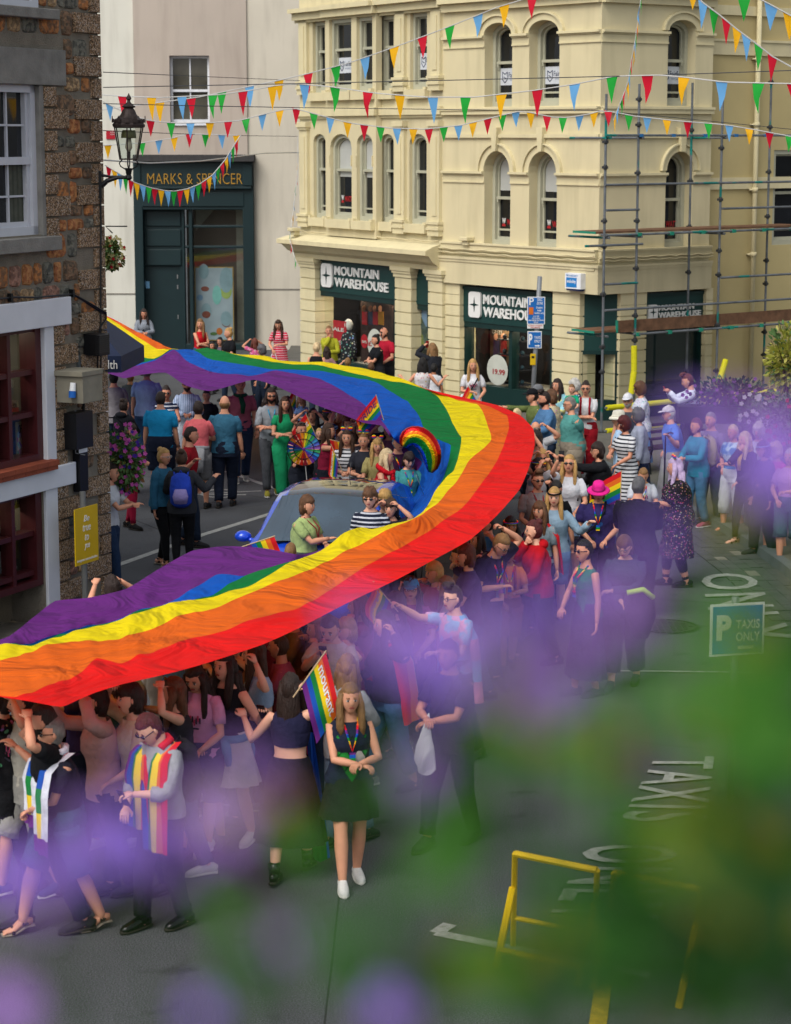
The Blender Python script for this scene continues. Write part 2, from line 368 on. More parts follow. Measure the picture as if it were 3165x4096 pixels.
def sashwindow(fr,t0,t1,z0,z1,dep,k,name='window',blind=0,mid=.45,jl=0,lower_rail=.16,sign=None,parent=Y):
    """timber sash set back in its opening: frame (part), glass, blind (sub-parts)"""
    mb=MB(); n=-dep; o=.0
    ol=arch(t0,t1,z0,z1,k) if k else [(t0,z0),(t1,z0),(t1,z1),(t0,z1)]
    il=arch(t0+.09,t1-.09,z0+.11,z1-.09,k) if k else [(t0+.09,z0+.11),(t1-.09,z0+.11),(t1-.09,z1-.09),(t0+.09,z1-.09)]
    v,f=fr.poly(ol,[il],n-.03,n+.07); mb.add(v,f)
    ol2=arch(t0+.07,t1-.07,z0+.09,z1-.07,k) if k else [(t0+.07,z0+.09),(t1-.07,z0+.09),(t1-.07,z1-.07),(t0+.07,z1-.07)]
    il2=arch(t0+.13,t1-.13,z0+.17,z1-.13,k) if k else [(t0+.13,z0+.17),(t1-.13,z0+.17),(t1-.13,z1-.13),(t0+.13,z1-.13)]
    v,f=fr.poly(ol2,[il2],n-.07,n-.01); mb.add(v,f)
    zm=z0+(z1-z0)*(1-mid); fr.box(mb,t0+.09,t1-.09,zm-.03,zm+.03,n-.06,n+.035)
    for s in (t0+.1,t1-.14):
        fr.box(mb,s,s+.04,zm-.1,zm-.03,n-.02,n+.03); fr.box(mb,s+.005,s+.035,zm-.15,zm-.1,n-.02,n+.015)
    if lower_rail: zz=z0+(z1-z0)*lower_rail; fr.box(mb,t0+.12,t1-.12,zz-.02,zz+.02,n-.06,n-.02)
    w_=mb.build(name,sashm,parent)
    g=MB(); ig=arch(t0+.1,t1-.1,z0+.1,z1-.1,k) if k else [(t0+.1,z0+.1),(t1-.1,z0+.1),(t1-.1,z1-.1),(t0+.1,z1-.1)]
    v,f=fr.poly(ig,[],n-.056,n-.05); g.add(v,f); g.build('pane',pane,w_)
    if blind:
        g=MB(); zb=z1-(z1-z0)*blind
        ib=arch(t0+.135,t1-.135,zb,z1-.135,k) if k else [(t0+.135,zb),(t1-.135,zb),(t1-.135,z1-.135),(t0+.135,z1-.135)]
        v,f=fr.poly(ib,[],n-.05,n-.045); g.add(v,f); g.build('blind',blindm,w_)
    if sign=='F':
        g=MB(); zb=z0+(z1-z0)*.26; h=.36; fr.box(g,t0+.13,t1-.13,zb,zb+h,n-.049,n-.04,0)
        x=t0+.2
        for a,b in (((x,zb+.28),(x,zb+.12)),((x,zb+.12),(x+.08,zb+.05)),((x+.08,zb+.05),(x+.16,zb+.12)),((x+.16,zb+.12),(x+.16,zb+.28)),((x+.16,zb+.28),(x+.08,zb+.23)),((x+.08,zb+.23),(x,zb+.28)),((x+.04,zb+.18),(x+.12,zb+.14))):
            g.tube([fr.w(a[0],a[1],n-.038),fr.w(b[0],b[1],n-.038)],.009,5,1)
        ftext(g,fr,"Fairfield",x+.2,x+.2+.4,zb+.16,zb+.27,n-.04,m=1,th=.004)
        ftext(g,fr,"WEALTH",x+.24,x+.6,zb+.08,zb+.13,n-.04,m=2,th=.004)
        g.build('window_notice',[mat('notice_card','#c0c5cb',rough=.6),mat('navy_print','#26324a'),mat('grey_print','#8a93a3')],w_)
    if sign=='W':
        g=MB(); zb=z0+(z1-z0)*.21; x=t0+.2
        ftext(g,fr,"WATTS",x+.16,x+.56,zb,zb+.13,n-.045,m=0,th=.004,offset=.02)
        ftext(g,fr,"W",x,x+.12,zb+.03,zb+.15,n-.045,m=1,th=.004,offset=.02)
        g.add([fr.w(x,zb-.03,n-.04),fr.w(x+.12,zb-.03,n-.04),fr.w(x+.12,zb+.01,n-.04),fr.w(x+.06,zb+.04,n-.04),fr.w(x,zb+.01,n-.04)],[(0,1,2,3,4)],0)
        g.build('window_decal',[mat('red_print','#9c2024'),white],w_)
    return w_
ZT=11.5
def zat(fr,u,v,n=0.): return fr.px(u,v,n)[1]
# facade B
zB=lambda v,u=1800:zat(fB,u,v)
ups=[(1939,2049,92,427),(2117,2238,80,427)]; los=[(1938,2042,604,977),(2117,2228,605,985)]
def opening(fr,a): t0,z1=fr.px(a[0],a[2]); t1,z0=fr.px(a[1],a[3]); return t0,t1,z0,z1
holesB=[]; wB=[]
z0u=zat(fB,1939,427); z1u=zat(fB,2000,90); z0l=zat(fB,1938,977); z1l=zat(fB,1990,604)
for a in ups: t0,_=fB.px(a[0],300); t1,_=fB.px(a[1],300); wB.append((t0,t1,z0u,z1u,.55,'u'))
for a in los: t0,_=fB.px(a[0],800); t1,_=fB.px(a[1],800); wB.append((t0,t1,z0l,z1l,1.,'l'))
zf=zat(fB,1780,1128)   # underside of the fascia
pC=[fC.px(u,300)[0] for u in (2671,2781)]+[fC.px(u,800)[0] for u in (2662,2769)]
tCe=fC.px(2845,600)[0]
mb=MB()
holes=[arch(t0,t1,z0,z1,k) for t0,t1,z0,z1,k,_ in wB]
v,f=fB.poly([(tJ,zf),(0,zf),(0,ZT),(tJ,ZT)],holes,-.42,0); mb.add(v,f); mb.build('wall',cream,Y)
wC=[(pC[0],pC[1],z0u,z1u,.55,'u'),(pC[2],pC[3],z0l,z1l,1.,'l')]
mb=MB(); v,f=fC.poly([(0,zf),(tCe,zf),(tCe,ZT),(0,ZT)],[arch(t0,t1,z0,z1,k) for t0,t1,z0,z1,k,_ in wC],-.42,0); mb.add(v,f); mb.build('wall',cream,Y)
for fr,ws in ((fB,wB),(fC,wC)):
    for i,(t0,t1,z0,z1,k,s) in enumerate(ws):
        sashwindow(fr,t0,t1,z0,z1,.3,k,blind=(.42 if s=='l' and fr is fB else 0),mid=.47 if s=='u' else .5,sign='F' if s=='u' else 'W')
        # archivolt mould
        g=MB(); w_=(t1-t0)/2; r=w_*k; c=(t0+t1)/2; zs=z1-r
        def arc(rad,depth,th): 
            o=[];i_=[]
            for j in range(17):
                a=pi*j/16; o.append((c+(w_+rad+th)*math.cos(a),zs+(r+rad+th)*math.sin(a))); i_.append((c+(w_+rad)*math.cos(a),zs+(r+rad)*math.sin(a)))
            v,f=fr.poly(o+i_[::-1],[],0,depth); g.add(v,f)
        arc(.0,.035,.14); arc(.14,.08,.035)
        if s=='l': v,f=fr.poly([(c-.06,zs+r),(c+.06,zs+r),(c+.1,zs+r+.5),(c-.1,zs+r+.5)],[],0,.12); g.add(v,f)
        g.build('arch_moulding',creamt,Y)
# string courses on B and C
g=MB()
def course(fr,ta,tb,za,zb,n): fr.box(g,ta,tb,za,zb,0,n)
def imp(fr,ws,lev,z,ta,tb,h=.05,n=.09):
    xs=[ta]+[x for w_ in sorted(w for w in ws if w[5]==lev) for x in (w_[0],w_[1])]+[tb]
    for i in range(0,len(xs),2):
        fr.box(g,xs[i],xs[i+1],z-h,z,0,n); fr.box(g,xs[i],xs[i+1],z-h-.03,z-h,0,n*.5)
        fr.box(g,xs[i],xs[i+1],z-.25,z-.22,0,.03); fr.box(g,xs[i],xs[i+1],z-.22,z-h-.03,0,.015)
ul=z1u-.28*1.; zl=z1l-(wB[2][1]-wB[2][0])/2
for fr,ws,ta,tb in ((fB,wB,tJ+.02,0),(fC,wC,0,tCe)):
    e=.09 if fr is fB else 0
    imp(fr,ws,'u',z1u-(wB[0][1]-wB[0][0])/2*.55,ta,tb); imp(fr,ws,'l',zl,ta,tb)
    za=zat(fB,1800,437); fr.box(g,ta,tb,za-.12,za,0,.08); fr.box(g,ta,tb,za-.03,za+.02,0,.11)
    za=zat(fB,1800,543); fr.box(g,ta,tb,za-.04,za+.04,0,.06); fr.box(g,ta,tb,za-.06,za-.04,0,.03)
    za=zat(fB,1800,968); fr.box(g,ta,tb,za-.16,za,0,.09); fr.box(g,ta,tb,za-.02,za+.02,0,.12); fr.box(g,ta,tb,za-.25,za-.16,0,.04)
    za=zat(fB,1800,40); fr.box(g,ta,tb,za-.05,za+.12,0,.1); fr.box(g,ta,tb,za+.12,za+.22,0,.22)
g.build('string_course',creamt,Y)
# fascia band over the shops
g=MB(); za=zat(fB,1780,1030); fB.box(g,tJ,0,zf,za,0,.1); fB.box(g,tJ,.0,za,za+.05,0,.14); fB.box(g,tJ,0,za-.06,za,.1,.12)
fC.box(g,0,tCe,zf,za,0,.1); fC.box(g,0,tCe,za,za+.05,0,.14); fC.box(g,0,tCe,za-.06,za,.1,.12)
a,b,c_=fB.w(0,0,.1),fB.w(0,0,0)+Vector((0,0,0)),fC.w(0,0,.1); q=OC+(fB.N+fC.N)*.1
for z0,z1,e in ((zf,za,1),(za,za+.05,1.4)):
    P=[OC+fB.N*.1*e,OC+(fB.N+fC.N)*.1*e,OC+fC.N*.1*e,OC]; g.add([(p.x,p.y,z) for z in (z0,z1) for p in P],[(3,2,1,0),(4,5,6,7),(0,1,5,4),(1,2,6,5)])
g.build('fascia',cream,Y)
# facade A ---------------------------------------------------------------
tA0=fA.px(1203,900)[0]
A_up=[(1252,1301,88,367,0),(1318,1406,76,365,1),(1427,1490,68,363,1),(1516,1575,60,360,0),(1641,1708,50,354,0)]
A_lo=[(1255,1303,531,870,0),(1322,1407,530,876,1),(1428,1491,537,880,1),(1535-13,1575,530,884,0),(1638,1707,530,894,0)]
zAu0=zat(fA,1490,363); zAu1=zat(fA,1490,66); zAl0=zat(fA,1490,884); zAl1=zat(fA,1490,535)
zAf=zat(fA,1420,1045)
BAY=.16; AW=[]
for a in A_up:
    n=BAY if a[4] else 0; AW.append((fA.px(a[0],300,n)[0],fA.px(a[1],300,n)[0],zAu0,zAu1,a[4],'u'))
for a in A_lo:
    n=BAY if a[4] else 0; AW.append((fA.px(a[0],700,n)[0],fA.px(a[1],700,n)[0],zAl0,zAl1,a[4],'l'))
hol=[arch(t0,t1,z0,z1,.6,8) if s=='l' else [(t0,z0),(t1,z0),(t1,z1),(t0,z1)] for t0,t1,z0,z1,b,s in AW]
mb=MB(); zc=zat(fA,1420,930)
v,f=fA.poly([(tA0,zc-.35),(0,zc-.35),(0,ZT),(tA0,ZT)],hol,-.42,0); mb.add(v,f)
tb0=fA.px(1303,700,BAY)[0]+.03; tb1=fA.px(1505,700,BAY)[0]
v,f=fA.poly([(tb0,zc-.1),(tb1,zc-.1),(tb1,ZT),(tb0,ZT)],[h for h,w_ in zip(hol,AW) if w_[4]],.002,BAY); mb.add(v,f)
mb.build('wall',cream,Y)
for i,(t0,t1,z0,z1,b,s) in enumerate(AW):
    sashwindow(fA,t0,t1,z0,z1,.15-(BAY if b else 0),.6 if s=='l' else 0,blind=.5 if (s=='l' and b) else 0,mid=.42,sign={1:'F',4:'F',6:'W'}.get(i),lower_rail=.14)
g=MB()
for (t0,t1,z0,z1,b,s) in AW:
    nn=BAY if b else 0
    fA.box(g,t0-.1,t1+.1,z0-.2,z0,nn,nn+.12); fA.box(g,t0-.13,t0-.02,z0,z0+.05,nn,nn+.1); fA.box(g,t1-.02,t1+.1,z0,z0+.05,nn,nn+.1)
    if b and s=='l':
        for c in (t0,t1): fA.box(g,c-.02 if c==t0 else c-.0,c+.0 if c==t0 else c+.02,z1-.75,z1-.5,nn,nn+.03)
for z,h,n in ((zat(fA,1490,430),.18,.1),(zat(fA,1490,20),.2,.16),(zat(fA,1490,8),.1,.28)):
    fA.box(g,tA0-.1,0,z-h,z,0,n); fA.box(g,tb0-.03,tb1+.03,z-h-.005,z+.005,BAY,BAY+n*.8)
    fA.box(g,tA0-.1,0,z-h-.06,z-h,0,n*.5)
g.build('sill_course',creamt,Y)
for u in (1213,1597,1738):
    t=fA.px(u,700,.08)[0]; wd=.2
    for za_,zb_ in ((zat(fA,1490,925),zat(fA,1490,484)),(zat(fA,1490,370),zat(fA,1490,20))):
        g=MB(); fA.box(g,t-wd,t+wd,za_,zb_,0,.08); fA.box(g,t-wd*1.25,t+wd*1.25,zb_-.13,zb_,.0,.15); fA.box(g,t-wd*1.12,t+wd*1.12,zb_-.19,zb_-.13,0,.12)
        fA.box(g,t-wd*1.2,t+wd*1.2,za_,za_+.28,0,.12); fA.box(g,t-wd*1.3,t+wd*1.3,za_+.13,za_+.19,0,.15); fA.box(g,t-wd*1.3,t+wd*1.3,za_+.26,za_+.32,0,.15)
        fA.box(g,t-wd*.45,t+wd*.45,za_+.45,zb_-.35,.08,.1); g.build('pilaster',creamt,Y)
# projecting cornice above shop A
g=MB(); zc0=zat(fA,1490,985,.4)
def prism(fr,mb,ta,tb,prof,m=0,e0=0,e1=0):
    k=len(prof); vs=[fr.w(ta-e0*n,z,n) for n,z in prof]+[fr.w(tb+e1*n,z,n) for n,z in prof]
    mb.add(vs,[(i,(i+1)%k,(i+1)%k+k,i+k) for i in range(k)]+[tuple(range(k-1,-1,-1)),tuple(range(k,2*k))],m)
prism(fA,g,tA0,0,[(0,zc0-.45),(.12,zc0-.45),(.16,zc0-.34),(.3,zc0-.26),(.42,zc0-.12),(.52,zc0-.1),(.52,zc0),(.3,zc0+.08),(0,zc0+.16)],0,.6,.2)
g.build('cornice',creamt,Y,smooth=False)
zAs=zat(fA,1420,1045)
g=MB(); fA.box(g,tA0,0,zAs,zc0-.42,-.3,.04); g.build('fascia',cream,Y)
# ground floor piers with banded rustication
def pier(fr,u0,u1,n,z1,cap=True,z0=.12,dep=.45):
    t0=fr.px(u0,1500,n)[0]; t1=fr.px(u1,1500,n)[0]; g=MB(); z=z0; h=(z1-z0-.25)/10
    fr.box(g,t0+.02,t1-.02,z0,z1,-dep,n-.03)
    for i in range(10):
        fr.box(g,t0,t1,z0+i*h+.02,z0+(i+1)*h-.01,-dep+.02,n)
    if cap:
        for k,(a,b) in enumerate(((.25,.16),(.16,.1),(.1,0))): fr.box(g,t0-.03-.03*k,t1+.03+.03*k,z1-a,z1-b-.004,-.1,n+.03+.03*k)
    else: fr.box(g,t0,t1,z1-.25,z1,-dep+.02,n)
    return g.build('pier',creamt,Y)
pier(fA,1203,1262,.08,zAs); pier(fA,1580,1645,.08,zAs); pier(fA,1712,1768,.1,zAs)
pier(fB,1776,1838,.03,zf,False); 
tS1=fB.px(2212,1500)[0]; pier(fB,2208,2316,.03,zf,False)
# chamfered corner below the fascia: window between two piers
pD=fB.w(fB.px(2316,1500)[0],0); pE=fC.w(fC.px(2476,1500)[0],0); fD=Fr(pD,(pE-pD)); Ld=(pE-pD).length
pier(fC,2478,2583,.03,zf,False); pier(fC,2819,2846,.03,zf,False)
g=MB(); g.add([(p.x,p.y,z) for z in (zf+.001,zf+.05) for p in (pD,OC+(fB.N+fC.N)*.05,pE)],[(0,2,1),(3,4,5),(0,1,4,3),(1,2,5,4)])
g.build('soffit',cream,Y)
def emblem(g,fr,t0,t1,z0,z1,n,mw=1,mg=0):
    k=.12*(t1-t0)*1.6; pts=[]
    for cx,cz,a in ((t1-k,z0+k,-90),(t1-k,z1-k,0),(t0+k,z1-k,90),(t0+k,z0+k,180)):
        for j in range(5): q=R(a+j*22.5); pts.append((cx+k*math.cos(q),cz+k*math.sin(q)))
    v,f=fr.poly(pts,[],n,n+.05); g.add(v,f,mw)
    c=(t0+t1)/2; d=(z0+z1)/2; rt=(t1-t0)*.42; st_=[]
    for j in range(8): a=pi/4*j; r_=rt if j%2==0 else rt*.2; st_.append((c+r_*math.cos(a),d+r_*math.sin(a)))
    v,f=fr.poly(st_,[],n+.051,n+.056); g.add(v,f,mg)
def shopfront(fr,u0,u1,vt,vs,vb_,n,signtxt=None,name='shop_front',divs=(),door=None,uref=None):
    """sign board above a glazed front. vt/vs px rows at u0"""
    t0=fr.px(u0,1300,n)[0]; t1=fr.px(u1,1300,n)[0]; zt=fr.px(u0,vt,n)[1]; zs=fr.px(u0,vs,n)[1]
    g=MB(); fr.box(g,t0,t1,zs,zt,n-.12,n); fr.box(g,t0,t1,zs-.12,zs,n-.2,n-.02,1); fr.box(g,t0,t1,zt-.07,zt,n,n+.03,1)
    if signtxt:
        w_=t1-t0; h=zt-zs; a0,a1,b0,b1=signtxt; x=lambda a:t0+w_*a; z=lambda b:zs+h*b
        emblem(g,fr,x(a0),x(a0)+ (x(a1)-x(a0))*.17,z(b0),z(b1),n+.002,2,1)
        xs=x(a0)+(x(a1)-x(a0))*.2; hh=z(b1)-z(b0)
        ftext(g,fr,"MOUNTAIN",xs,xs+(x(a1)-xs)*.83,z(b0)+hh*.55,z(b0)+hh*.93,n+.002,m=2,th=.03,offset=.018)
        ftext(g,fr,"WAREHOUSE",xs,x(a1),z(b0)+hh*.06,z(b0)+hh*.45,n+.002,m=2,th=.03,offset=.018)
    g.build('shop_sign',[greenb,green,white],Y)
    g=MB(); z0=.12
    fr.box(g,t0,t0+.09,z0,zs-.12,n-.3,n-.03); fr.box(g,t1-.09,t1,z0,zs-.12,n-.3,n-.03)
    fr.box(g,t0+.09,t1-.09,z0,z0+.45,n-.28,n-.06)
    for d in divs: t=t0+(t1-t0)*d; fr.box(g,t-.05,t+.05,z0+.45,zs-.12,n-.28,n-.06)
    sf=g.build('shop_front',green,Y)
    g=MB(); g.add([fr.w(t0+.09,z0+.45,n-.13),fr.w(t1-.09,z0+.45,n-.13),fr.w(t1-.09,zs-.12,n-.13),fr.w(t0+.09,zs-.12,n-.13)],[(0,1,2,3)]); g.build('pane',clearglass(),sf)
    g=MB(); fr.box(g,t0+.05,t1-.05,z0,zt,n-1.5,n-1.42); fr.box(g,t0-.02,t0+.05,z0,zt,n-1.42,n-.3); fr.box(g,t1-.05,t1+.02,z0,zt,n-1.42,n-.3)
    fr.box(g,t0+.05,t1-.05,z0+.3,z0+.42,n-1.42,n-.3,1); fr.box(g,t0+.05,t1-.05,zs+.05,zs+.1,n-1.42,n-.3,1)
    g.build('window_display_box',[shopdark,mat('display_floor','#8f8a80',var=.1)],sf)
    return sf,t0,t1,zs
sf1,a0,a1,as_=shopfront(fA,1262,1580,1030,1160,0,-.06,(.1,.93,.14,.86),divs=())
sf2,b0,b1,bs_=shopfront(fA,1645,1712,1058,1213,0,-.06)
sf3,c0,c1,cs_=shopfront(fB,1846,2210,1142,1283,0,-.08,(.10,.885,.14,.86),divs=(.53,))
sfd=(fD,Ld)
zt=zf; g=MB(); fD.box(g,.0,Ld,zf-1.2,zf-.002,-.12,-.04); g.build('shop_sign',greenb,Y)
g=MB(); fD.box(g,0,.08,.12,zf-1.2,-.25,-.02); fD.box(g,Ld-.08,Ld,.12,zf-1.2,-.25,-.02); fD.box(g,.08,Ld-.08,.12,.55,-.2,-.04); fD.box(g,.08,Ld-.08,zf-1.28,zf-1.2,-.2,-.02); sf4=g.build('shop_front',green,Y)
g=MB(); g.add([fD.w(.08,.55,-.11),fD.w(Ld-.08,.55,-.11),fD.w(Ld-.08,zf-1.28,-.11),fD.w(.08,zf-1.28,-.11)],[(0,1,2,3)]); g.build('pane',clearglass(),sf4)
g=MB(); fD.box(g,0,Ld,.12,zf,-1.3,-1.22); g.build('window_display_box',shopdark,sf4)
sf5,e0,e1,es_=shopfront(fC,2583,2819,1175,1292,0,-.06,(.02,.92,.1,.62),divs=())
g=MB(); fC.box(g,e0+.09,e1-.09,.12,es_-.12,-.30,-.22); g.build('roller_shutter',mat('dark_shutter','#0b2426',rough=.5,var=.1),sf5)
# window displays
pos_r=mat('red_poster','#b3202c',var=.1); card=mat('poster_card','#d9d4cc',var=.05)
def inwin(fr,n): 
    return lambda u,v:fr.px(u,v,n)
def pxbox(g,fr,u0,v0,u1,v1,n,th=.02,m=0):
    t0,z1=fr.px(u0,v0,n); t1,z0=fr.px(u1,v1,n); fr.box(g,t0,t1,z0,z1,n-th,n,m)
# family poster, sale boards, price roundel (crop coordinates -> photo pixels)
g=MB(); pxbox(g,fA,1443,1205,1572,1490,-.75,m=0)
for u,c in ((1457,2),(1483,3),(1500,2),(1522,4)):
    pxbox(g,fA,u-9,1245,u+11,1300,-.73,m=c); t,z=fA.px(u,1235,-.73); g.ell(fA.w(t,z,-.73),(.06,.02,.08),5,8,6)
g.build('poster',[mat('poster_photo','#3a2a26',var=.5,scale=6),card,mat('p_red','#a32228'),mat('p_navy','#25314a'),mat('p_ochre','#b07a22'),mat('p_skin','#9c6c52')],sf1,label='dark family photo poster with red and ochre jackets')
g=MB(); pxbox(g,fA,1333,1280,1384,1400,-.4,m=0); pxtext(g,fA,"SALE",1322,1305,1376,1328,-.395,m=1,th=.004,offset=.02); pxtext(g,fA,"50%\nOFF",1345,1360,1380,1385,-.395,m=1,th=.004); g.build('sale_board',[pos_r,white],sf1,label='red SALE board')
g=MB()
t,z=fA.px(1500,1375,-.35); g.ell(fA.w(t,z,-.35),(.36,.01,.36),0,20,10,rot=Matrix.Rotation(math.atan2(fA.T.y,fA.T.x),3,'Z'))
t,z=fA.px(1458,1365,-.33); g.ell(fA.w(t,z,-.33),(.17,.01,.17),1,16,8,rot=Matrix.Rotation(math.atan2(fA.T.y,fA.T.x),3,'Z'))
pxtext(g,fA,"50%",1448,1360,1468,1374,-.315,m=0,th=.004); pxtext(g,fA,"£1",1474,1362,1500,1386,-.335,m=1,th=.004)
g.build('price_roundel',[card,pos_r],sf1)
g=MB(); t,z=fA.px(1395,1345,-.5); p=fA.w(t,z,-.5)
g.ell(p+Vector((0,0,.28)),(.11,.1,.15),1,12,10); g.tube([p+Vector((0,0,.15)),p+Vector((0,0,.05)),p+Vector((0,0,-.1)),p+Vector((0,0,-.45)),p+Vector((0,0,-.6))],[.05,.16,.2,.19,.21],12,0); 
for s in(-1,1): g.tube([p+fA.T*s*.17+Vector((0,0,.02)),p+fA.T*s*.26+Vector((0,0,-.25)),p+fA.T*s*.24+Vector((0,0,-.5))],[.06,.055,.045],8,0)
for s in(-1,1): g.tube([p+fA.T*s*.09+Vector((0,0,-.55)),p+fA.T*s*.1+Vector((0,0,-1.15))],[.085,.06],8,1)
g.build('mannequin',[cloth('#23262c','floral','#7a8a96',14.),mat('mannequin_white','#cfcdc8')],sf1,smooth=True)
g=MB(); pxbox(g,fA,1276,1195,1345,1480,-.9,m=0); g.build('display_panel',mat('white_panel','#9aa09c'),sf1)
g=MB(); pxbox(g,fA,1653,1223,1712,1500,-.2,.02,0); pxbox(g,fA,1653,1300,1712,1500,-.19,.01,1); 
t0,z0=fA.px(1653,1300,-.18); t1,_=fA.px(1712,1300,-.18); g.add([fA.w(t0,z0,-.18),fA.w(t1,z0-.1,-.18),fA.w((t0+t1)/2-.1,z0+.35,-.18)],[(0,1,2)],1)
pxbox(g,fA,1653,1390,1712,1500,-.17,.01,2)
g.build('mountain_poster',[mat('poster_sky','#7d97b5',var=.1),mat('poster_hill','#3f4f4a',var=.5,scale=4,c2='#69703a',kind='blotch',ks=3),mat('poster_wood','#20251d',var=.5,scale=8)],sf2)
# shop B: hiking jackets poster, roundel, rucksack, shoes shelf, tinted wall
g=MB(); pxbox(g,fB,1862,1285,1960,1600,-1.3,.02,0); g.build('display_panel',mat('pale_panel','#b5a993'),sf3)
g=MB(); pxbox(g,fB,1962,1300,2040,1480,-.8,.02,0); pxtext(g,fB,"PADDED\nGILETS",1966,1296,2014,1340,-.795,m=1,th=.004,line=.9)
for u,m_,uu in ((1985,2,0),(2014,3,0)):
    pxbox(g,fB,u-11,1360,u+12,1425,-.78,.01,m_); pxbox(g,fB,u-9,1425,u+9,1470,-.78,.01,4); t,z=fB.px(u,1347,-.78); g.ell(fB.w(t,z,-.78),(.06,.02,.08),5,8,6)
g.build('poster',[mat('poster_autumn','#5b4630',var=.5,scale=5),mat('poster_text','#c9bfae'),mat('p_plum','#3d2b49'),mat('p_redj','#8d2722'),mat('p_dark','#17181c'),mat('p_skin','#9c6c52')],sf3,label='brown poster reading PADDED GILETS')
g=MB(); t,z=fB.px(1990,1480,-.35); Rz=Matrix.Rotation(math.atan2(fB.T.y,fB.T.x),3,'Z'); g.ell(fB.w(t,z,-.35),(.36,.012,.34),0,22,10,rot=Rz); pxtext(g,fB,"19.99",1972,1474,2020,1502,-.335,m=1,th=.004,offset=.02); g.build('price_roundel',[card,pos_r],sf3)
g=MB()
for r_ in range(4):
    z=.62+r_*.32; fB.box(g,c0+.9,c0+1.75,z,z+.02,-.75,-.35,0)
    for k in range(4): t=c0+1.0+k*.2; g.ell(fB.w(t,z+.07,-.5),(.05,.11,.055),1 if k%2 else 2,8,6)
g.build('shoe_shelf',[mat('black_wire','#15151a'),mat('shoe_teal','#1d3a44'),mat('shoe_grey','#33363b')],sf3)
lampm=bpy.data.materials.new('lit_downlight'); lampm.use_nodes=True; _p=lampm.node_tree.nodes['Principled BSDF']; _p.inputs['Emission Color'].default_value=(1,.82,.6,1); _p.inputs['Emission Strength'].default_value=48
for fr_x,ta_,tb_,zz_,pp_ in ((fA,a0,a1,as_,sf1),(fB,c0,c1,cs_,sf3),(fM if 0 else fC,e0,e0,es_,sf5)):
    if tb_-ta_<.5: continue
    for q_ in (.25,.7): g=MB(); t=ta_+(tb_-ta_)*q_; fr_x.box(g,t-.1,t+.1,zz_-.06,zz_-.02,-.8,-.6); g.build('downlight',lampm,pp_)
# cables along the ledge
cabm=mat('painted_cable','#c9bd96',rough=.7,var=.05)
for fr,ta,tb,z,nn in ((fB,tJ,0,za+.14,.13),(fB,tJ,0,za+.22,.13),(fC,0,tCe,za+.14,.13),(fC,0,tCe,za+.2,.13),(fA,tA0,0,zc0+.2,.14)):
    g=MB(); k=20; g.tube([fr.w(ta+(tb-ta)*i/k,z+.015*math.sin(i*2.3),nn) for i in range(k+1)],.014,6); g.build('cable',cabm,Y)
for i,(fr,u,v,nn) in enumerate(((fB,1882,958,.0),(fA,1192,920,.3))):
    t,z=fr.px(u,v,nn); g=MB(); fr.box(g,t-.14,t+.14,z-.02,z+.06,nn,nn+.22); fr.box(g,t-.1,t+.1,z-.12,z-.02,nn,nn+.16); fr.box(g,t-.05,t+.05,z-.18,z-.12,nn,nn+.1)
    tag(g.build('floodlight',creamt,bevel=.01),'cream painted floodlight on the plain wall below the arched windows' if i==0 else 'cream painted floodlight at the left end of the shop cornice','floodlight',group='cream floodlights')
# alarm box
t,z=fB.px(2312,1123,.1); g=MB(); fB.box(g,t-.24,t+.24,z-.16,z+.16,.1,.24,0); fB.box(g,t-.2,t+.12,z-.13,z+.07,.24,.244,1); ftext(g,fB,"wakeley",t-.18,t+.1,z-.06,z+.03,.245,m=0,th=.003,offset=.01); ftext(g,fB,"FIRE & SECURITY",t-.2,t+.16,z+.09,z+.13,.241,m=1,th=.003); fB.box(g,t-.22,t+.22,z-.2,z-.16,.11,.22,2)
g.build('alarm_box',[mat('white_plastic','#dadde0'),mat('alarm_blue','#1b74b8'),mat('alarm_navy','#1c2b52')],label='white and blue alarm box high on the cream corner',cat='alarm box')
# roof block + back so the building is solid
g=MB()
pB=fA.w(tA0,0,-.42); qs=[fA.w(tA0,0,-.43),fA.w(0,0,-.43),fB.w(-.43,0,-.43),fC.w(tCe,0,-.43)]
qs=[fA.w(tA0,0,-1.8),fA.w(0,0,-1.8),fB.w(-1.9,0,-1.8),fC.w(tCe,0,-1.8),fC.w(tCe,0,-9),fA.w(tA0,0,-9)]
k=len(qs); g.add([(p.x,p.y,z) for z in (0,ZT) for p in qs],[(i,(i+1)%k,(i+1)%k+k,i+k) for i in range(k)]+[tuple(range(k,2*k))]); g.build('back_block',shopdark,Y)
# set-back wing to the right
fE=Fr(fC.w(tCe,0,-.35),(.791,.611)); g=MB()
tw=[fE.px(3095,700)[0],fE.px(3240,700)[0]]; zw=[zat(fE,3100,980),zat(fE,3100,600)]
v,f=fE.poly([(-.3,0),(14,0),(14,ZT),(-.3,ZT)],[[(tw[0],zw[0]),(tw[1],zw[0]),(tw[1],zw[1]),(tw[0],zw[1])]],-.4,0); g.add(v,f)
g.build('wall',mat('cream_wing','#b8a878',var=.06,scale=1.5,bump=.05,bscale=50),Y)
g=MB()
for v_,h in ((20,.2),(165,.28),(710,.25)): z=zat(fE,2900,v_); fE.box(g,-.1,14,z-h,z,0,.05); 
fE.box(g,-.1,14,zat(fE,2900,165)+.0,zat(fE,2900,165)+.05,0,.08); g.build('string_course',creamt,Y)
sashwindow(fE,tw[0],tw[1],zw[0],zw[1],.1,0,blind=0)
t=fE.px(3025,500,.1)[0]; t2=fE.px(3010,500,.1)[0]; g=MB(); g.tube([fE.w(t,.3,.12),fE.w(t,ZT,.12)],.055,10)
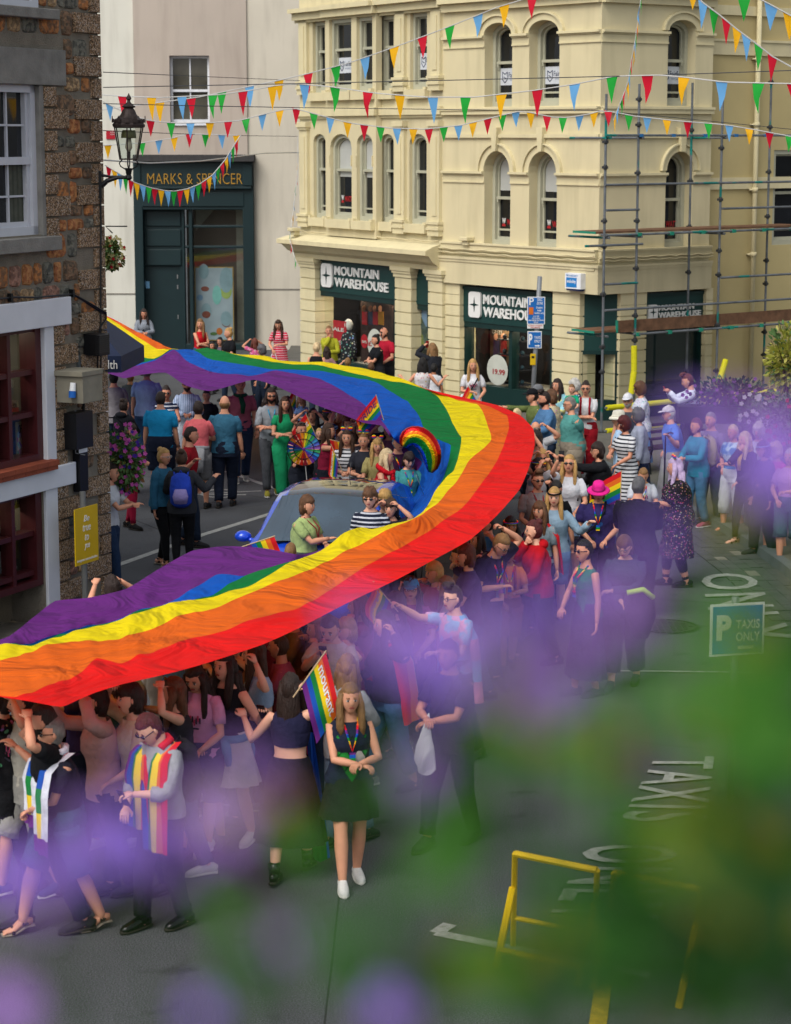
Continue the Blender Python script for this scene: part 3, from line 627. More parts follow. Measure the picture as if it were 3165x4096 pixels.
for i in range(8): z=.6+i*1.4; g.tube([fE.w(t,z,.12),fE.w(t,z+.1,.12)],.07,10); fE.box(g,t-.1,t+.1,z+.03,z+.07,0,.1)
g.build('downpipe',creamt,Y,smooth=True)
# ================================================================ DEPARTMENT STORE (frontal, at the back)
dM=64.0; fM=Fr((0,dM),(1,0)); M=empty('department_store',(-6,dM,0),'pale rendered store with dark green double height shop front and gold lettering','building')
mp=lambda u,v,n=0.:fM.px(u,v,n)
wl=mat('white_render','#cfcdc1',kind='streak',c2='#a09b8e',ks=.5,var=.05,scale=.8,bump=.03,bscale=40); wp=mat('pink_render','#b3a79b',kind='streak',c2='#95897e',ks=.5,var=.05,scale=.8,bump=.03,bscale=40); wr=mat('cream_render','#c9c2b2',kind='streak',c2='#a0988a',ks=.5,var=.06,scale=.8,bump=.03,bscale=40)
g=MB(); a=mp(200,900)[0]; b=mp(547,900)[0]; fM.box(g,a,b,0,13,-2,0); g.build('wall',wl,M)
g=MB(); t0,t1=mp(547,900,.06)[0],mp(994,900,.06)[0]; z0=mp(547,632)[1]; wz=(mp(680,490)[1],mp(680,222)[1]); wt=(mp(680,400,.06)[0],mp(839,400,.06)[0])
v,f=fM.poly([(t0,z0),(t1,z0),(t1,13),(t0,13)],[[(wt[0],wz[0]),(wt[1],wz[0]),(wt[1],wz[1]),(wt[0],wz[1])]],-.4,.06); g.add(v,f); g.build('wall',wp,M)
g=MB(); fM.box(g,mp(994,900)[0],mp(1290,900)[0],0,13,-2,.0); g.build('wall',wr,M)
g=MB()
for (u0,u1,v) in ((413,545,1174),(1018,1200,1156)): z=mp(u0,v)[1]; fM.box(g,mp(u0,v)[0],mp(u1,v)[0],z-.03,z+.01,0,.012)
g.build('wall_joint',mat('joint_grey','#77736a'),M)
# sash upstairs
g=MB(); wn=-.15; T0,T1=wt; Z0,Z1=wz
fr=fM
v,f=fr.poly([(T0,Z0),(T1,Z0),(T1,Z1),(T0,Z1)],[[(T0+.07,Z0+.09),(T1-.07,Z0+.09),(T1-.07,Z1-.07),(T0+.07,Z1-.07)]],wn-.05,wn+.02); g.add(v,f)
zm=Z0+(Z1-Z0)*.48; fr.box(g,T0+.07,T1-.07,zm-.035,zm+.035,wn-.04,wn+.03); fr.box(g,(T0+T1)/2-.02,(T0+T1)/2+.02,Z0+.09,Z1-.07,wn-.035,wn-.01)
fr.box(g,T0-.02,T1+.05,Z0-.08,Z0,-.1,.12)
wm=g.build('window',mat('white_upvc','#d5d7dc',rough=.4),M); g=MB(); fr.box(g,T0+.05,T1-.05,Z0+.05,Z1-.05,wn-.05,wn-.045); g.build('pane',glassmat('store_glass','#4a4840'),wm)
# shop front
gs=mat('store_green','#12282b',rough=.5,var=.1,scale=2)
X=lambda u,n=.1:mp(u,1000,n)[0]; Z=lambda v,n=.1:mp(700,v,n)[1]
g=MB(); fM.box(g,X(544),X(1024),Z(646),Z(618),0,.5,1); fM.box(g,X(552),X(1016),Z(745),Z(646),-.1,.3); fM.box(g,X(560),X(1010),Z(755),Z(745),0,.36); fM.box(g,X(552),X(1016),Z(838),Z(755),-.1,.22); fM.box(g,X(574),X(980),Z(825),Z(768),.22,.26)
fM.box(g,X(540),X(576),.0,Z(646),-.3,.24); fM.box(g,X(974),X(1018),0,Z(646),-.3,.24); fM.box(g,X(544),X(572),Z(742),Z(655),.24,.34); fM.box(g,X(978),X(1014),Z(742),Z(655),.24,.34)
fM.box(g,X(757),X(771),0,Z(838),-.25,.12); fM.box(g,X(730),X(738),0,Z(838),-.25,.05)
for v in (906,988): fM.box(g,X(771),X(974),Z(v+5),Z(v-5),-.2,.05); fM.box(g,X(738),X(757),Z(v+5),Z(v-5),-.2,.02)
fM.box(g,X(738),X(974),0,Z(1376),-.25,.06)
fM.box(g,X(576),X(730),Z(1066),Z(838),-.3,-.1)
for va,vb in ((845,905),(918,985),(998,1062)): fM.box(g,X(584),X(722),Z(vb),Z(va),-.1,-.05)
g.build('shop_front',[gs,mat('lead_flashing','#3b3a3a',var=.2)],M,bevel=.015)
g=MB(); fM.box(g,X(576),X(716),0,Z(1066),-.3,-.16); fM.box(g,X(716),X(730),0,Z(1066),-.3,-.1)
dr=g.build('door',gs,M)
g=MB()
for v in (1108,1150,1270): fM.box(g,X(703),X(707),Z(v+8),Z(v-8),-.16,-.14)
fM.box(g,X(577),X(592),Z(1155),Z(1127),-.155,-.15,1); g.build('door_fittings',[mat('steel','#a6a6a6',metal=.8,rough=.3),mat('door_sticker','#7fb4da')],dr)
g=MB(); g.add([fM.w(X(740),Z(1376),-.11),fM.w(X(972),Z(1376),-.11),fM.w(X(972),Z(838),-.11),fM.w(X(740),Z(838),-.11)],[(0,1,2,3)]); g.build('pane',clearglass(),M)
g=MB(); fM.box(g,X(732),X(980),0,Z(838),-1.2,-1.1,0); fM.box(g,X(732),X(980),0,Z(1376),-1.1,-.3,1)
sv,sf_=fM.poly([(X(771),Z(930)),(X(850),Z(838)),(X(771),Z(838))],[],-1.09,-1.05); g.add(sv,sf_,2); fM.box(g,X(935),X(972),Z(1376),Z(838),-1.09,-1.0,2)
g.build('window_display',[mat('display_wall','#7c6f66',var=.2,scale=1),mat('display_base','#55504a'),mat('display_light','#a8a598')],M)
g=MB(); pxbox(g,fM,778,1067,937,1362,-.3,.03,0); pxbox(g,fM,782,1071,933,1358,-.29,.015,1)
rn=random.Random(3)
for (u,v,ru,rv,c,) in ((815,1085,20,30,2),(905,1120,26,50,2),(905,1165,22,30,3),(868,1180,18,38,4),(820,1155,16,10,5),(800,1190,12,12,6),(825,1243,20,30,2),(825,1258,17,14,5),(905,1275,22,30,2),(905,1290,18,18,5),(878,1325,12,14,7),(855,1335,14,7,8)):
    t,z=fM.px(u,v,-.28); s_=1/138.; mv=[(t+ru*s_*math.cos(a*pi/8),z+rv*s_*math.sin(a*pi/8)) for a in range(16)]
    a_,b_=fM.poly(mv,[],-.289,-.284+.001*rn.random()); g.add(a_,b_,c)
g.build('poster',[mat('poster_gold_edge','#a78a4e'),mat('poster_grey','#97a3ac',var=.15,scale=2),mat('glass_grey','#7f97a0'),mat('glass_lime','#93a45a'),mat('glass_aqua','#78b2ab'),mat('drink_rust','#7d4436'),mat('glass_blue','#6f8fae'),mat('orange_fruit','#b8672a'),mat('leaf_green','#4c6a3a')],M,label='poster of coloured drinking glasses in the tall window')
g=MB(); pxtext(g,fM,"MARKS & SPENCER",589,693,970,736,.31,th=.02,spacing=1.02,offset=-.012); g.build('lettering',mat('gold_letters','#a8802e',rough=.4,var=.05),M)
g=MB(); fM.box(g,X(435,.0),X(470,.0),Z(556,.0),Z(522,.0),0,.03,0); pxtext(g,fM,"Welcome to\nSt Peter Port",441,526,466,540,.032,m=1,th=.004); g.build('wall_plaque',[mat('plaque_red','#a51b2a'),white],label='small red welcome plaque on the white wall behind the lamp',cat='plaque')
# ================================================================ STONE BUILDING (left)
OS=Oat(440,28.6); fS=Fr(OS,(.411,.911)); SB=empty('stone_building',(OS.x,OS.y,0),'rubble stone building with granite quoins, white lintels and maroon shop windows at the left edge','building')
sp=lambda u,v,n=0.:fS.px(u,v,n)
rn=random.Random(11)
tL=sp(-60,900)[0]; mort=mat('mortar','#7a7468',var=.2,scale=6,bump=.3,bscale=60)
gran=mat('granite_block','#8c7258',kind='granite',c2='#b0967a',ks=75,var=.15,scale=8,bump=.3,bscale=90,rough=.85)
conc=mat('concrete_lintel','#777672',var=.22,scale=5,bump=.15,bscale=40)
stn=[mat('rubble_%s'%n_,c,var=.35,scale=9,bump=.5,bscale=22,c2=c2,kind='blotch',ks=14) for n_,c,c2 in (('orange','#a87042','#7c5a40'),('rust','#8e5836','#a9764a'),('grey','#6b6a60','#4a4b45'),('brown','#7a604a','#574a3c'),('tan','#a88c68','#7c6850'),('pink','#9a7464','#74564a'),('slate','#565c5b','#3d4241'),('pale','#a49d8e','#74706a'))]
up=[tL,sp(170,600)[0],sp(100,942)[1],sp(100,338)[1]]; top=[tL,sp(150,20)[0],sp(100,36)[1],9.]
lo=[tL,sp(178,1600)[0],sp(178,1845)[1],sp(178,1300)[1]]; l2=[tL,sp(178,2200)[0],sp(178,2500)[1],sp(178,1958)[1]]
holes=[[(a[0]+.0,a[2]),(a[1],a[2]),(a[1],a[3]),(a[0],a[3])] for a in (up,lo,l2)]
g=MB(); v,f=fS.poly([(tL-.3,0),(0,0),(0,8.6),(tL-.3,8.6)],[[(max(x,tL),z) for x,z in h] for h in holes],-.5,0); g.add(v,f)
# return wall and roof mass
q=fS.w(0,0,-.5); 
fR=Fr(OS,(-.911,.411)) 
P=[fS.w(0,0,0),fS.w(0,0,-6),fS.w(tL-.3,0,-6),fS.w(tL-.3,0,-.5),fS.w(-.02,0,-.5)]
k=5; g.add([(p.x,p.y,z) for z in (0,8.6) for p in P],[(0,1,6,5),(1,2,7,6),(2,3,8,7),tuple(range(5,10))]); g.build('wall',mort,SB)
qz=sp(405,226)[1]; H_=.262; blocked=[]; g=MB()
wide=sp(300,600)[0]; nar=sp(364,600)[0]
def block(t0,t1,z0,z1,nn=.045):
    j=.008
    v=[fS.w(t,z,0) for t,z in ((t0,z0),(t1,z0),(t1,z1),(t0,z1))]+[fS.w(t+rn.uniform(-.003,.003),z,nn+rn.uniform(-.004,.004)) for t,z in ((t0+j,z0+j),(t1-j,z0+j),(t1-j,z1-j),(t0+j,z1-j))]
    g.add(v,[(0,1,5,4),(1,2,6,5),(2,3,7,6),(3,0,4,7),(4,5,6,7)]); blocked.append((t0,t1,z0,z1))
z=qz+5*H_; i=0
while z>0:
    t0=(nar if (i%2)==0 else wide)+rn.uniform(-.015,.015)
    block(t0,.0,max(0,z-H_)+.008,z-.008)
    # side face on the return
    zz0,zz1=max(0,z-H_)+.008,z-.008
    a=[fS.w(0.0,zz,nn) for zz in(zz0,zz1) for nn in (.04,-.35 if i%2 else -.2)]; b=[fS.w(.012,zz,nn) for zz in(zz0,zz1) for nn in (.03,-.35 if i%2 else -.2)]
    g.add(a+b,[(4,5,7,6),(0,4,6,2),(2,6,7,3),(0,1,5,4)])
    z-=H_; i+=1
jw=[sp(220,600)[0],sp(268,600)[0]]; j0=up[1]
z=up[3]; i=0
while z>up[2]+.1: block(j0+.01,(jw[0] if i%2==0 else jw[1]),z-H_+.008,z-.008); z-=H_; i+=1
j0l=sp(212,1600)[0]; jl=[sp(252,1500)[0],sp(304,1500)[0]]
for z_t,z_b in ((lo[3]+.0,lo[2]-.05),(l2[3]+.1,.0)):
    z=z_t; i=0
    while z>z_b+.05: block(j0l,(jl[0] if i%2==0 else jl[1]),max(z-H_,0.01)+.008,z-.008); z-=H_; i+=1
g.build('quoin_blocks',gran,SB)
blocked+= [(tL-1,up[1]+.01,up[2]-.22,up[3]),(tL-1,sp(252,300)[0],up[3],sp(250,201)[1]),(tL-1,sp(200,60)[0],sp(195,82)[1],sp(195,39)[1]),(tL-1,sp(150,20)[0],sp(195,39)[1],9),
 (tL-1,sp(287,1240,.06)[0],lo[3]-.02,sp(287,1182)[1]),(tL-1,j0l,lo[2]-.12,lo[3]),(tL-1,sp(306,1880)[0],l2[3],sp(306,1832)[1]),(tL-1,j0l,0,l2[3])]
g=MB(); z=.0
while z<8.4:
    h=rn.choice([.17,.21,.25,.29,.33]); t=tL-.2
    while t<0:
        w_=rn.uniform(.16,.5); t1=min(t+w_,0); zc_=z+h/2
        hit=[b for b in blocked if b[0]<t1-.02 and b[1]>t+.02 and min(b[3],z+h)-max(b[2],z)>h*.42]
        if hit:
            bx=max(b[1] for b in hit); b0=min(b[0] for b in hit)
            if b0-t>.09: t1=b0
            else: t=max(bx,t+.01); continue
        if t1-t>.07:
            c=((t+t1)/2,zc_); a=(t1-t)/2-.012; b_=h/2-.012; o=[];ii=[]
            k=12
            for j in range(k):
                an=2*pi*(j+.5)/k; cc,ss=math.cos(an),math.sin(an); e=.42
                x=math.copysign(abs(cc)**e,cc)*rn.uniform(.86,1.0); y=math.copysign(abs(ss)**e,ss)*rn.uniform(.84,1.0)
                o.append((c[0]+x*a*1.04,c[1]+y*b_*1.05)); 
            dn=rn.uniform(.015,.034)
            v=[fS.w(x,y,0) for x,y in o]+[fS.w(c[0]+(x-c[0])*.9,c[1]+(y-c[1])*.88,dn*.8) for x,y in o]+[fS.w(c[0]+(x-c[0])*.5,c[1]+(y-c[1])*.5,dn*1.25+rn.uniform(-.006,.006)) for x,y in o]
            fs=[(j,(j+1)%k,(j+1)%k+k,j+k) for j in range(k)]+[(j+k,(j+1)%k+k,(j+1)%k+2*k,j+2*k) for j in range(k)]+[tuple(range(2*k,3*k))]
            g.add(v,fs,rn.choice([0,0,1,1,2,2,3,3,4,4,5,6,7]))
        t=t1
    z+=h
o=g.build('rubble_stones',stn,SB)
g=MB()
fS.box(g,tL-.2,sp(252,300)[0],up[3],sp(250,201)[1],-.2,.05); fS.box(g,tL-.2,sp(205,950)[0],up[2]-.19,up[2]-.02,-.2,.16); fS.box(g,sp(156,600)[0],up[1]+.01,up[2]-.02,up[3],-.3,.03)
fS.box(g,tL-.2,sp(195,60)[0],sp(195,80)[1],sp(195,39)[1],-.2,.16)
g.build('lintel',conc,SB,bevel=.01)
wpt=mat('white_band_paint','#c6cad2',rough=.6,var=.06,scale=3)
g=MB(); fS.box(g,tL-.2,sp(287,1240,.08)[0],lo[3]-.02,sp(287,1182)[1],-.3,.08); fS.box(g,sp(172,1500)[0],j0l,lo[2],lo[3]-.02,-.3,.04)
fS.box(g,tL-.2,sp(306,1880,.08)[0],l2[3],sp(306,1840)[1],-.3,.08); fS.box(g,sp(180,2200)[0],j0l,0,l2[3],-.3,.04)
g.build('white_band',wpt,SB,bevel=.01)
g=MB()
for i in range(16): t1=sp(222,1860,.1)[0]-i*.24; fS.box(g,t1-.235,t1,lo[2]-.04,lo[2]+.02,-.3,.16); fS.box(g,t1-.235,t1,lo[2]-.1,lo[2]-.045,.02,.14)
g.build('tiled_sill',mat('red_tile','#83402a',var=.2,bump=.1),SB)
# upper sash windows
upvc=mat('white_upvc_frame','#b9bdc6',rough=.4,var=.05)
def upwin(a,zt,zb,tr):
    g=MB(); T1=tr; T0=tL-.1; n=-.06
    fS.box(g,T1-.11,T1,zb,zt,n-.1,n+.02); fS.box(g,T0,T1,zb,zb+.1,n-.1,n+.02); fS.box(g,T0,T1,zt-.09,zt,n-.1,n+.02)
    zm=(zb+zt)/2; fS.box(g,T0,T1-.11,zm-.05,zm+.04,n-.1,n+.0); fS.box(g,T1-.17,T1-.11,zb+.1,zt-.09,n-.1,n-.02)
    fS.box(g,T0,T1-.17,zb+.1,zb+.16,n-.1,n-.03); t=sp(58,500)[0]; fS.box(g,t-.015,t+.015,zb+.1,zt-.09,n-.09,n-.05)
    for z in ((zb+zm)/2+.02,(zm+zt)/2-.03): fS.box(g,T0,T1-.17,z-.012,z+.012,n-.09,n-.05)
    w_=g.build('window',upvc,SB); g=MB(); fS.box(g,T0,T1-.1,zb+.05,zt-.05,n-.085,n-.08); g.build('pane',pane,w_)
    g=MB(); tt=sp(64,800)[0]; fS.box(g,tt,T1-.17,zb+.12,zm-.06,n-.079,n-.077); g.build('curtain',mat('net_curtain','#4b4f46',kind='vstripes',c2='#3c4038',ks=25,var=.2,scale=14),w_)
upwin(up,up[3],up[2],sp(158,600)[0])
g=MB(); zb=sp(100,36)[1]; fS.box(g,tL-.1,sp(142,20)[0],zb,zb+.1,-.1,.04); fS.box(g,sp(118,20)[0],sp(142,20)[0],zb+.1,8.4,-.1,.04); w_=g.build('window',upvc,SB); g=MB(); fS.box(g,tL-.1,sp(120,20)[0],zb+.08,8.4,-.02,-.01); g.build('pane',pane,w_)
mar=mat('maroon_frame','#43181c',rough=.4,var=.15)
def shopwin(zt,zb,tr,hs):
    g=MB(); T0=tL-.1
    fS.box(g,tr-.13,tr,zb,zt,-.25,-.02); fS.box(g,T0,tr-.13,zt-.05,zt,-.25,-.04); fS.box(g,T0,tr-.13,zb,zb+.08,-.25,-.02)
    t=sp(54,1600)[0]; fS.box(g,t-.035,t+.035,zb+.08,zt-.05,-.22,-.05)
    for v in hs: z=sp(110,v)[1]; fS.box(g,T0,tr-.13,z-.03,z+.03,-.22,-.06)
    w_=g.build('window',mar,SB)
    g=MB(); g.add([fS.w(T0,zb,-.15),fS.w(tr-.1,zb,-.15),fS.w(tr-.1,zt,-.15),fS.w(T0,zt,-.15)],[(0,1,2,3)]); g.build('pane',clearglass(),w_)
    g=MB(); fS.box(g,T0-.2,tr,zb,zt,-1.4,-1.35); fS.box(g,tr-.05,tr,zb,zt,-1.35,-.3); g.build('display_wall',mat('shop_back','#56544c',var=.25,scale=1),w_)
    return w_
def lamps(z,par,n_=2):
    for q_ in range(n_): g=MB(); fS.box(g,tL+.3+q_*.8,tL+.45+q_*.8,z-.04,z,-.75,-.6); g.build('downlight',lampm,par)
s1=shopwin(lo[3]-.02,lo[2]+.02,sp(176,1600)[0],(1495,1665))
s2=shopwin(l2[3],.55,sp(176,2200)[0],(2145,2305))
lamps(lo[3]-.05,s1); lamps(l2[3]-.02,s2)
g=MB()
for z,n0 in ((.75,.1),(1.25,.2),(1.75,.3)): fS.box(g,tL,sp(150,2200)[0],z,z+.03,-.8,-.3,3)
for i in range(26):
    t=tL+.3+rn.random()*2.0; z=rn.choice([.78,1.28,1.78]); w_=rn.uniform(.06,.16); h=rn.uniform(.12,.34); fS.box(g,t,t+w_,z,z+h,-.6,-.4-rn.random()*.05,rn.choice([0,0,0,1,2,4]))
for i in range(5): fS.box(g,tL,sp(150,2200)[0],.9+i*.17,.91+i*.17,-1.34,-1.3,3)
t=sp(100,2300,-.4)[0]; g.tube([fS.w(t,.62,-.42),fS.w(t,1.05,-.42)],.07,14,0); g.build('boxed_goods',[mat('box_white','#a9abad',var=.1),mat('box_red','#8f2420'),mat('box_dark','#1d2026'),mat('shelf_grey','#6d6f70'),mat('box_blue','#33507a')],s2)
g=MB(); pxbox(g,fS,66,1690,140,1830,-.3,.02,0); pxbox(g,fS,70,1730,132,1805,-.29,.008,1); pxtext(g,fS,"OFF with HEAD!",74,1700,134,1722,-.285,m=2,th=.003)
pxbox(g,fS,6,1750,33,1840,-.3,.1,3); g.build('picture_board',[mat('board_cream','#8f8a6e'),mat('board_art','#8a5a34',kind='multi',ks=14,var=.3),mat('board_ink','#26231f'),mat('game_box','#7a6a8a',kind='multi',ks=20)],s1,label='old illustrated picture board in the upper shop window')
g=MB(); pxbox(g,fS,0,1590,44,1680,-.4,.25,0); pxtext(g,fS,"MOTOROLA",12,1611,62,1622,-.395,m=1,th=.003); fS.box(g,tL,sp(95,1500)[0],sp(60,1492)[1],sp(60,1486)[1],-.5,-.3,0); fS.box(g,tL,sp(100,1660)[0],sp(60,1660)[1],sp(60,1652)[1],-.5,-.3,0); g.build('boxed_goods',[mat('box_white2','#9a9ea3',var=.1),mat('board_ink','#26231f')],s1)
g=MB(); pxbox(g,fS,-10,1985,115,2020,-.3,.01,0); pxtext(g,fS,"AUDIO VIDEO",20,1990,104,2010,-.29,m=1,th=.003,offset=.01); g.build('window_header',[mat('header_yellow','#9a8a34'),mat('board_ink','#26231f')],s2,label='yellow AUDIO VIDEO strip')
# --- fittings on the stone wall
blk=mat('black_plastic','#101114',rough=.35,var=.1); gryp=mat('weathered_grey_box','#7e7a6c',var=.18,scale=5)
def bx(g,u0,v0,u1,v1,n0,n1,m=0): t0,z1=sp(u0,v0,n1); t1,z0=sp(u1,v1,n1); fS.box(g,t0,t1,z0,z1,n0,n1,m)
g=MB(); bx(g,330,1493,412,1600,.02,.42); bx(g,328,1488,414,1494,.01,.44); o=g.build('junction_box',gryp,label='weathered pale grey junction box on the stone wall',cat='junction box',bevel=.008)
g=MB(); a=sp(316,1578,.44)[0]; zz=sp(316,1578,.44)[1]; t,z=sp(316,1566,.3); g.tube([fS.w(sp(331,1500,.42)[0]-.03,z+.12,.3),fS.w(sp(331,1500,.42)[0]-.05,z+.02,.3)],[.035,.04],12,0); g.tube([fS.w(sp(331,1500,.42)[0]-.05,z+.02,.3),fS.w(sp(331,1500,.42)[0]-.06,z-.06,.3)],[.045,.045],12,1); g.build('socket',[mat('white_plastic','#dadde0'),mat('blue_plug','#1c5aa8')],o)
g=MB(); bx(g,304,1655,374,1785,.02,.22); bx(g,318,1785,355,1960,.02,.12); bx(g,316,1790,350,1806,.121,.124,1); g.tube([fS.w(*sp(335,u,.1),.1) for u in (1603,1655)],.02,8)
g.tube([fS.w(*sp(302,v,.08),.08) for v in (1640,1670,1740,1795,1812)]+[fS.w(*sp(340,1820,.15),.15)],.008,6,2)
g.build('meter_box',[blk,mat('white_plastic','#dadde0'),mat('grey_wire','#7d8084')],label='black meter housing with looped grey wires below the junction box',cat='meter box',bevel=.01)
g=MB(); bx(g,396,1338,440,1418,.02,.25)
for i in range(9): v=1342+i*8.4; bx(g,398,v,438,v+3,.25,.31)
g.build('power_unit',blk,label='black finned power unit at the corner of the stone wall',cat='power unit',bevel=.004)
g=MB(); cb=.012
g.tube([fS.w(*sp(u,v,.06),.06) for u,v in ((402,790),(404,900),(403,1100),(403,1335))],cb,6)
g.tube([fS.w(*sp(u,v,.06),.06) for u,v in ((-20,1197),(60,1188),(150,1189),(288,1176),(330,1200),(390,1240),(424,1256))],cb,6)
g.tube([fS.w(*sp(u,v,.07),.07) for u,v in ((288,1174),(330,1196),(424,1250),(425,1275),(400,1310),(392,1380),(390,1495))],cb,6)
g.tube([fS.w(*sp(u,v,.05),.05) for u,v in ((404,1420),(402,1490))],cb,6)
for u,v in ((40,1190),(288,1173)): t,z=sp(u,v,.05); fS.box(g,t-.02,t+.02,z-.05,z+.05,0,.08)
g.build('wall_cable',blk,label='black cables clipped along the stone wall above the white lintel',cat='cable')
# yellow sign on a grey pole
g=MB(); nn=.28; t=sp(336,2200,nn)[0]; g.tube([fS.w(t,0,nn),fS.w(t,sp(336,1965,nn)[1],nn)],.038,12,0); 
PS=empty('post_sign',fS.w(t,0,nn),'yellow sign reading Be true to you on a grey post by the stone wall','sign'); g.build('post',mat('galvanised_post','#6d6e6c',rough=.5,metal=.3,var=.15),PS,smooth=False)
g=MB(); t0,z1=sp(299,2040,nn+.06); t1,z0=sp(395,2238,nn+.06); fS.box(g,t0,t1,z0,z1,nn+.045,nn+.06,0)
for i,(wd,a,b) in enumerate((("Be",.38,.62),("true",.33,.67),("to",.41,.58),("you",.39,.62))):
    zt_=z1-(z1-z0)*(.14+.17*i); ftext(g,fS,wd,t0+(t1-t0)*a,t0+(t1-t0)*b,zt_-(z1-z0)*.11,zt_,nn+.06,m=1,th=.004,shear=.3)
ftext(g,fS,"instagram: notestoislanders",t0+(t1-t0)*.06,t0+(t1-t0)*.94,z0+.03,z0+.075,nn+.06,m=1,th=.003,shear=.3)
g.build('sign_plate',[mat('sign_yellow','#c9a50f',rough=.4,var=.04),white],PS)
# wall lantern
iron=mat('dark_iron','#16171a',rough=.45,var=.2,metal=.4); brz=mat('weathered_bronze','#3a3230',rough=.6,metal=.5,var=.4,scale=14)
dl=28.2; lc=Wd(515,700,dl); px=lambda n:n*(dl+.5)/FPX
LP=empty('wall_lantern',fS.w(0,Wd(405,740,dl).z,.05),'weathered bronze street lantern on a black bracket at the corner of the stone building','lamp')
g=MB(); a=Wd(402,738,dl)
g.box((a.x,a.y,a.z),(px(12),.08,px(105))); g.tube([Wd(404,745,dl),Wd(430,722,dl),Wd(470,710,dl),Wd(525,708,dl)],[.035,.03,.022,.024],8); g.tube([Wd(404,700,dl),Wd(440,706,dl),Wd(500,706,dl)],[.02,.014,.014],8)
g.tube([Wd(515,720,dl),Wd(515,712,dl),Wd(515,700,dl),Wd(515,676,dl),Wd(515,672,dl)],[.02,.045,.03,.045,.05],12)
g.build('bracket',iron,LP,smooth=False)
g=MB()
for s in (-1,1):
    g.tube([Wd(515+s*12,678,dl),Wd(515+s*32,665,dl),Wd(515+s*38,652,dl),Wd(515+s*30,642,dl),Wd(515+s*26,638,dl)],.008,6)
    g.tube([Wd(515,672,dl)+Vector((0,s*.04,0)),Wd(515,655,dl)+Vector((0,s*.11,0)),Wd(515,638,dl)+Vector((0,s*.09,0))],.008,6)
g.build('scroll_frame',iron,LP)
def ringz(v,r): c=Wd(515,v,dl); return [c+Vector((r*math.cos(2*pi*(i+.5)/6),r*math.sin(2*pi*(i+.5)/6),0)) for i in range(6)]
b0=ringz(636,px(37)); b1=ringz(508,px(60)); g=MB()
for i in range(6): g.tube([b0[i],b1[i]],.008,6); g.tube([b0[i],b0[(i+1)%6]],.01,6); g.tube([b1[i],b1[(i+1)%6]],.012,6)
g.tube([Wd(515,636,dl),Wd(515,560,dl)],.012,8)
g.build('lantern_frame',brz,LP)
g=MB(); g.add(b0+b1,[(i,(i+1)%6,(i+1)%6+6,i+6) for i in range(6)]); g.build('glass',clearglass(),LP)
g=MB(); c=[(508,62),(498,64),(492,58),(478,57),(470,40),(455,30),(440,24),(432,18),(428,25),(424,26),(418,16),(408,7),(400,6),(395,11),(388,9),(380,4),(372,1)]
g.tube([Wd(515,v,dl) for v,_ in c],[px(r) for _,r in c],16,0)
for i in range(12):
    a=2*pi*i/12; p=Wd(515,490,dl)+Vector((px(62)*math.cos(a),px(62)*math.sin(a),0)); h=px(26 if i%2==0 else 15); d=Vector((-math.sin(a),math.cos(a),0))
    g.add([p-d*.03,p+d*.03,p+d*.022+Vector((0,0,h*.6)),p+Vector((0,0,h)),p-d*.022+Vector((0,0,h*.6))]+[q+Vector((math.cos(a),math.sin(a),0))*.01 for q in (p-d*.03,p+d*.03,p+d*.022+Vector((0,0,h*.6)),p+Vector((0,0,h)),p-d*.022+Vector((0,0,h*.6)))],[(0,1,2,3,4),(9,8,7,6,5),(0,5,6,1),(1,6,7,2),(2,7,8,3),(3,8,9,4),(4,9,5,0)])
g.build('lantern_roof',brz,LP,smooth=False)
g=MB(); g.tube([Wd(515,v,dl) for v in (520,530,552)],[px(24),px(28),px(30)],14,0); g.tube([Wd(515,552,dl),Wd(515,590,dl),Wd(515,606,dl)],[.03,.045,.02],10,1); g.build('burner',[mat('shade_brass','#6b6a45',rough=.5),mat('bulb_glass','#a9a08c',rough=.2)],LP,smooth=True)
# ================================================================ SCAFFOLD
SC=empty('scaffold',fC.w(0,.12,1.),'grey tube scaffold with wooden boards and yellow foam padding at the cream corner','scaffolding')
tubem=mat('scaffold_tube','#6c7175',rough=.45,metal=.5,var=.35,scale=4,c2='#1f7c74',kind='spots',ks=1.6); coup=mat('scaffold_coupler','#3f4142',rough=.5,metal=.5,var=.3); teal=mat('green_clip','#1b7a63'); wood=mat('scaffold_board','#6a4c37',var=.4,scale=7,bump=.15); foam=mat('yellow_foam','#c4bd14',rough=.7,var=.06)
NF,NBk=1.15,.3
poles=[(2417,375,NF),(2547,335,NF),(2878,400,NF),(2757,330,NBk),(3068,265,NBk)]
tp=[]
for u,vt,nn in poles:
    t=fC.px(u,1000,nn)[0]; z1=fC.px(u,vt,nn)[1]; tp.append(t); g=MB(); g.tube([fC.w(t,.12,nn),fC.w(t,z1,nn)],.026,10,0); 
    g.box(fC.w(t,.13,nn),(.15,.15,.02),1)
    z=.9+rn.random()*.4
    while z<z1-.1: g.tube([fC.w(t,z,nn),fC.w(t,z+.05,nn),fC.w(t,z+.055,nn),fC.w(t,z+.1,nn)],[.034,.045,.045,.034],10,1); fC.box(g,t-.05,t+.03,z+.02,z+.07,nn-.05,nn+.05,1); z+=rn.choice([.5,.95,1.05])
    g.build('upright',[tubem,coup],SC,smooth=False)
def led(t0,z0,t1,z1,nn,r=.025,m=tubem,name='ledger',n2=None): g=MB(); g.tube([fC.w(t0,z0,nn),fC.w(t1,z1,nn if n2 is None else n2)],r,10,0); return g.build(name,m,SC)
tR=fC.px(3230,900,NF)[0]
def zc_(v,u=2417): return fC.px(u,v,NF)[1]
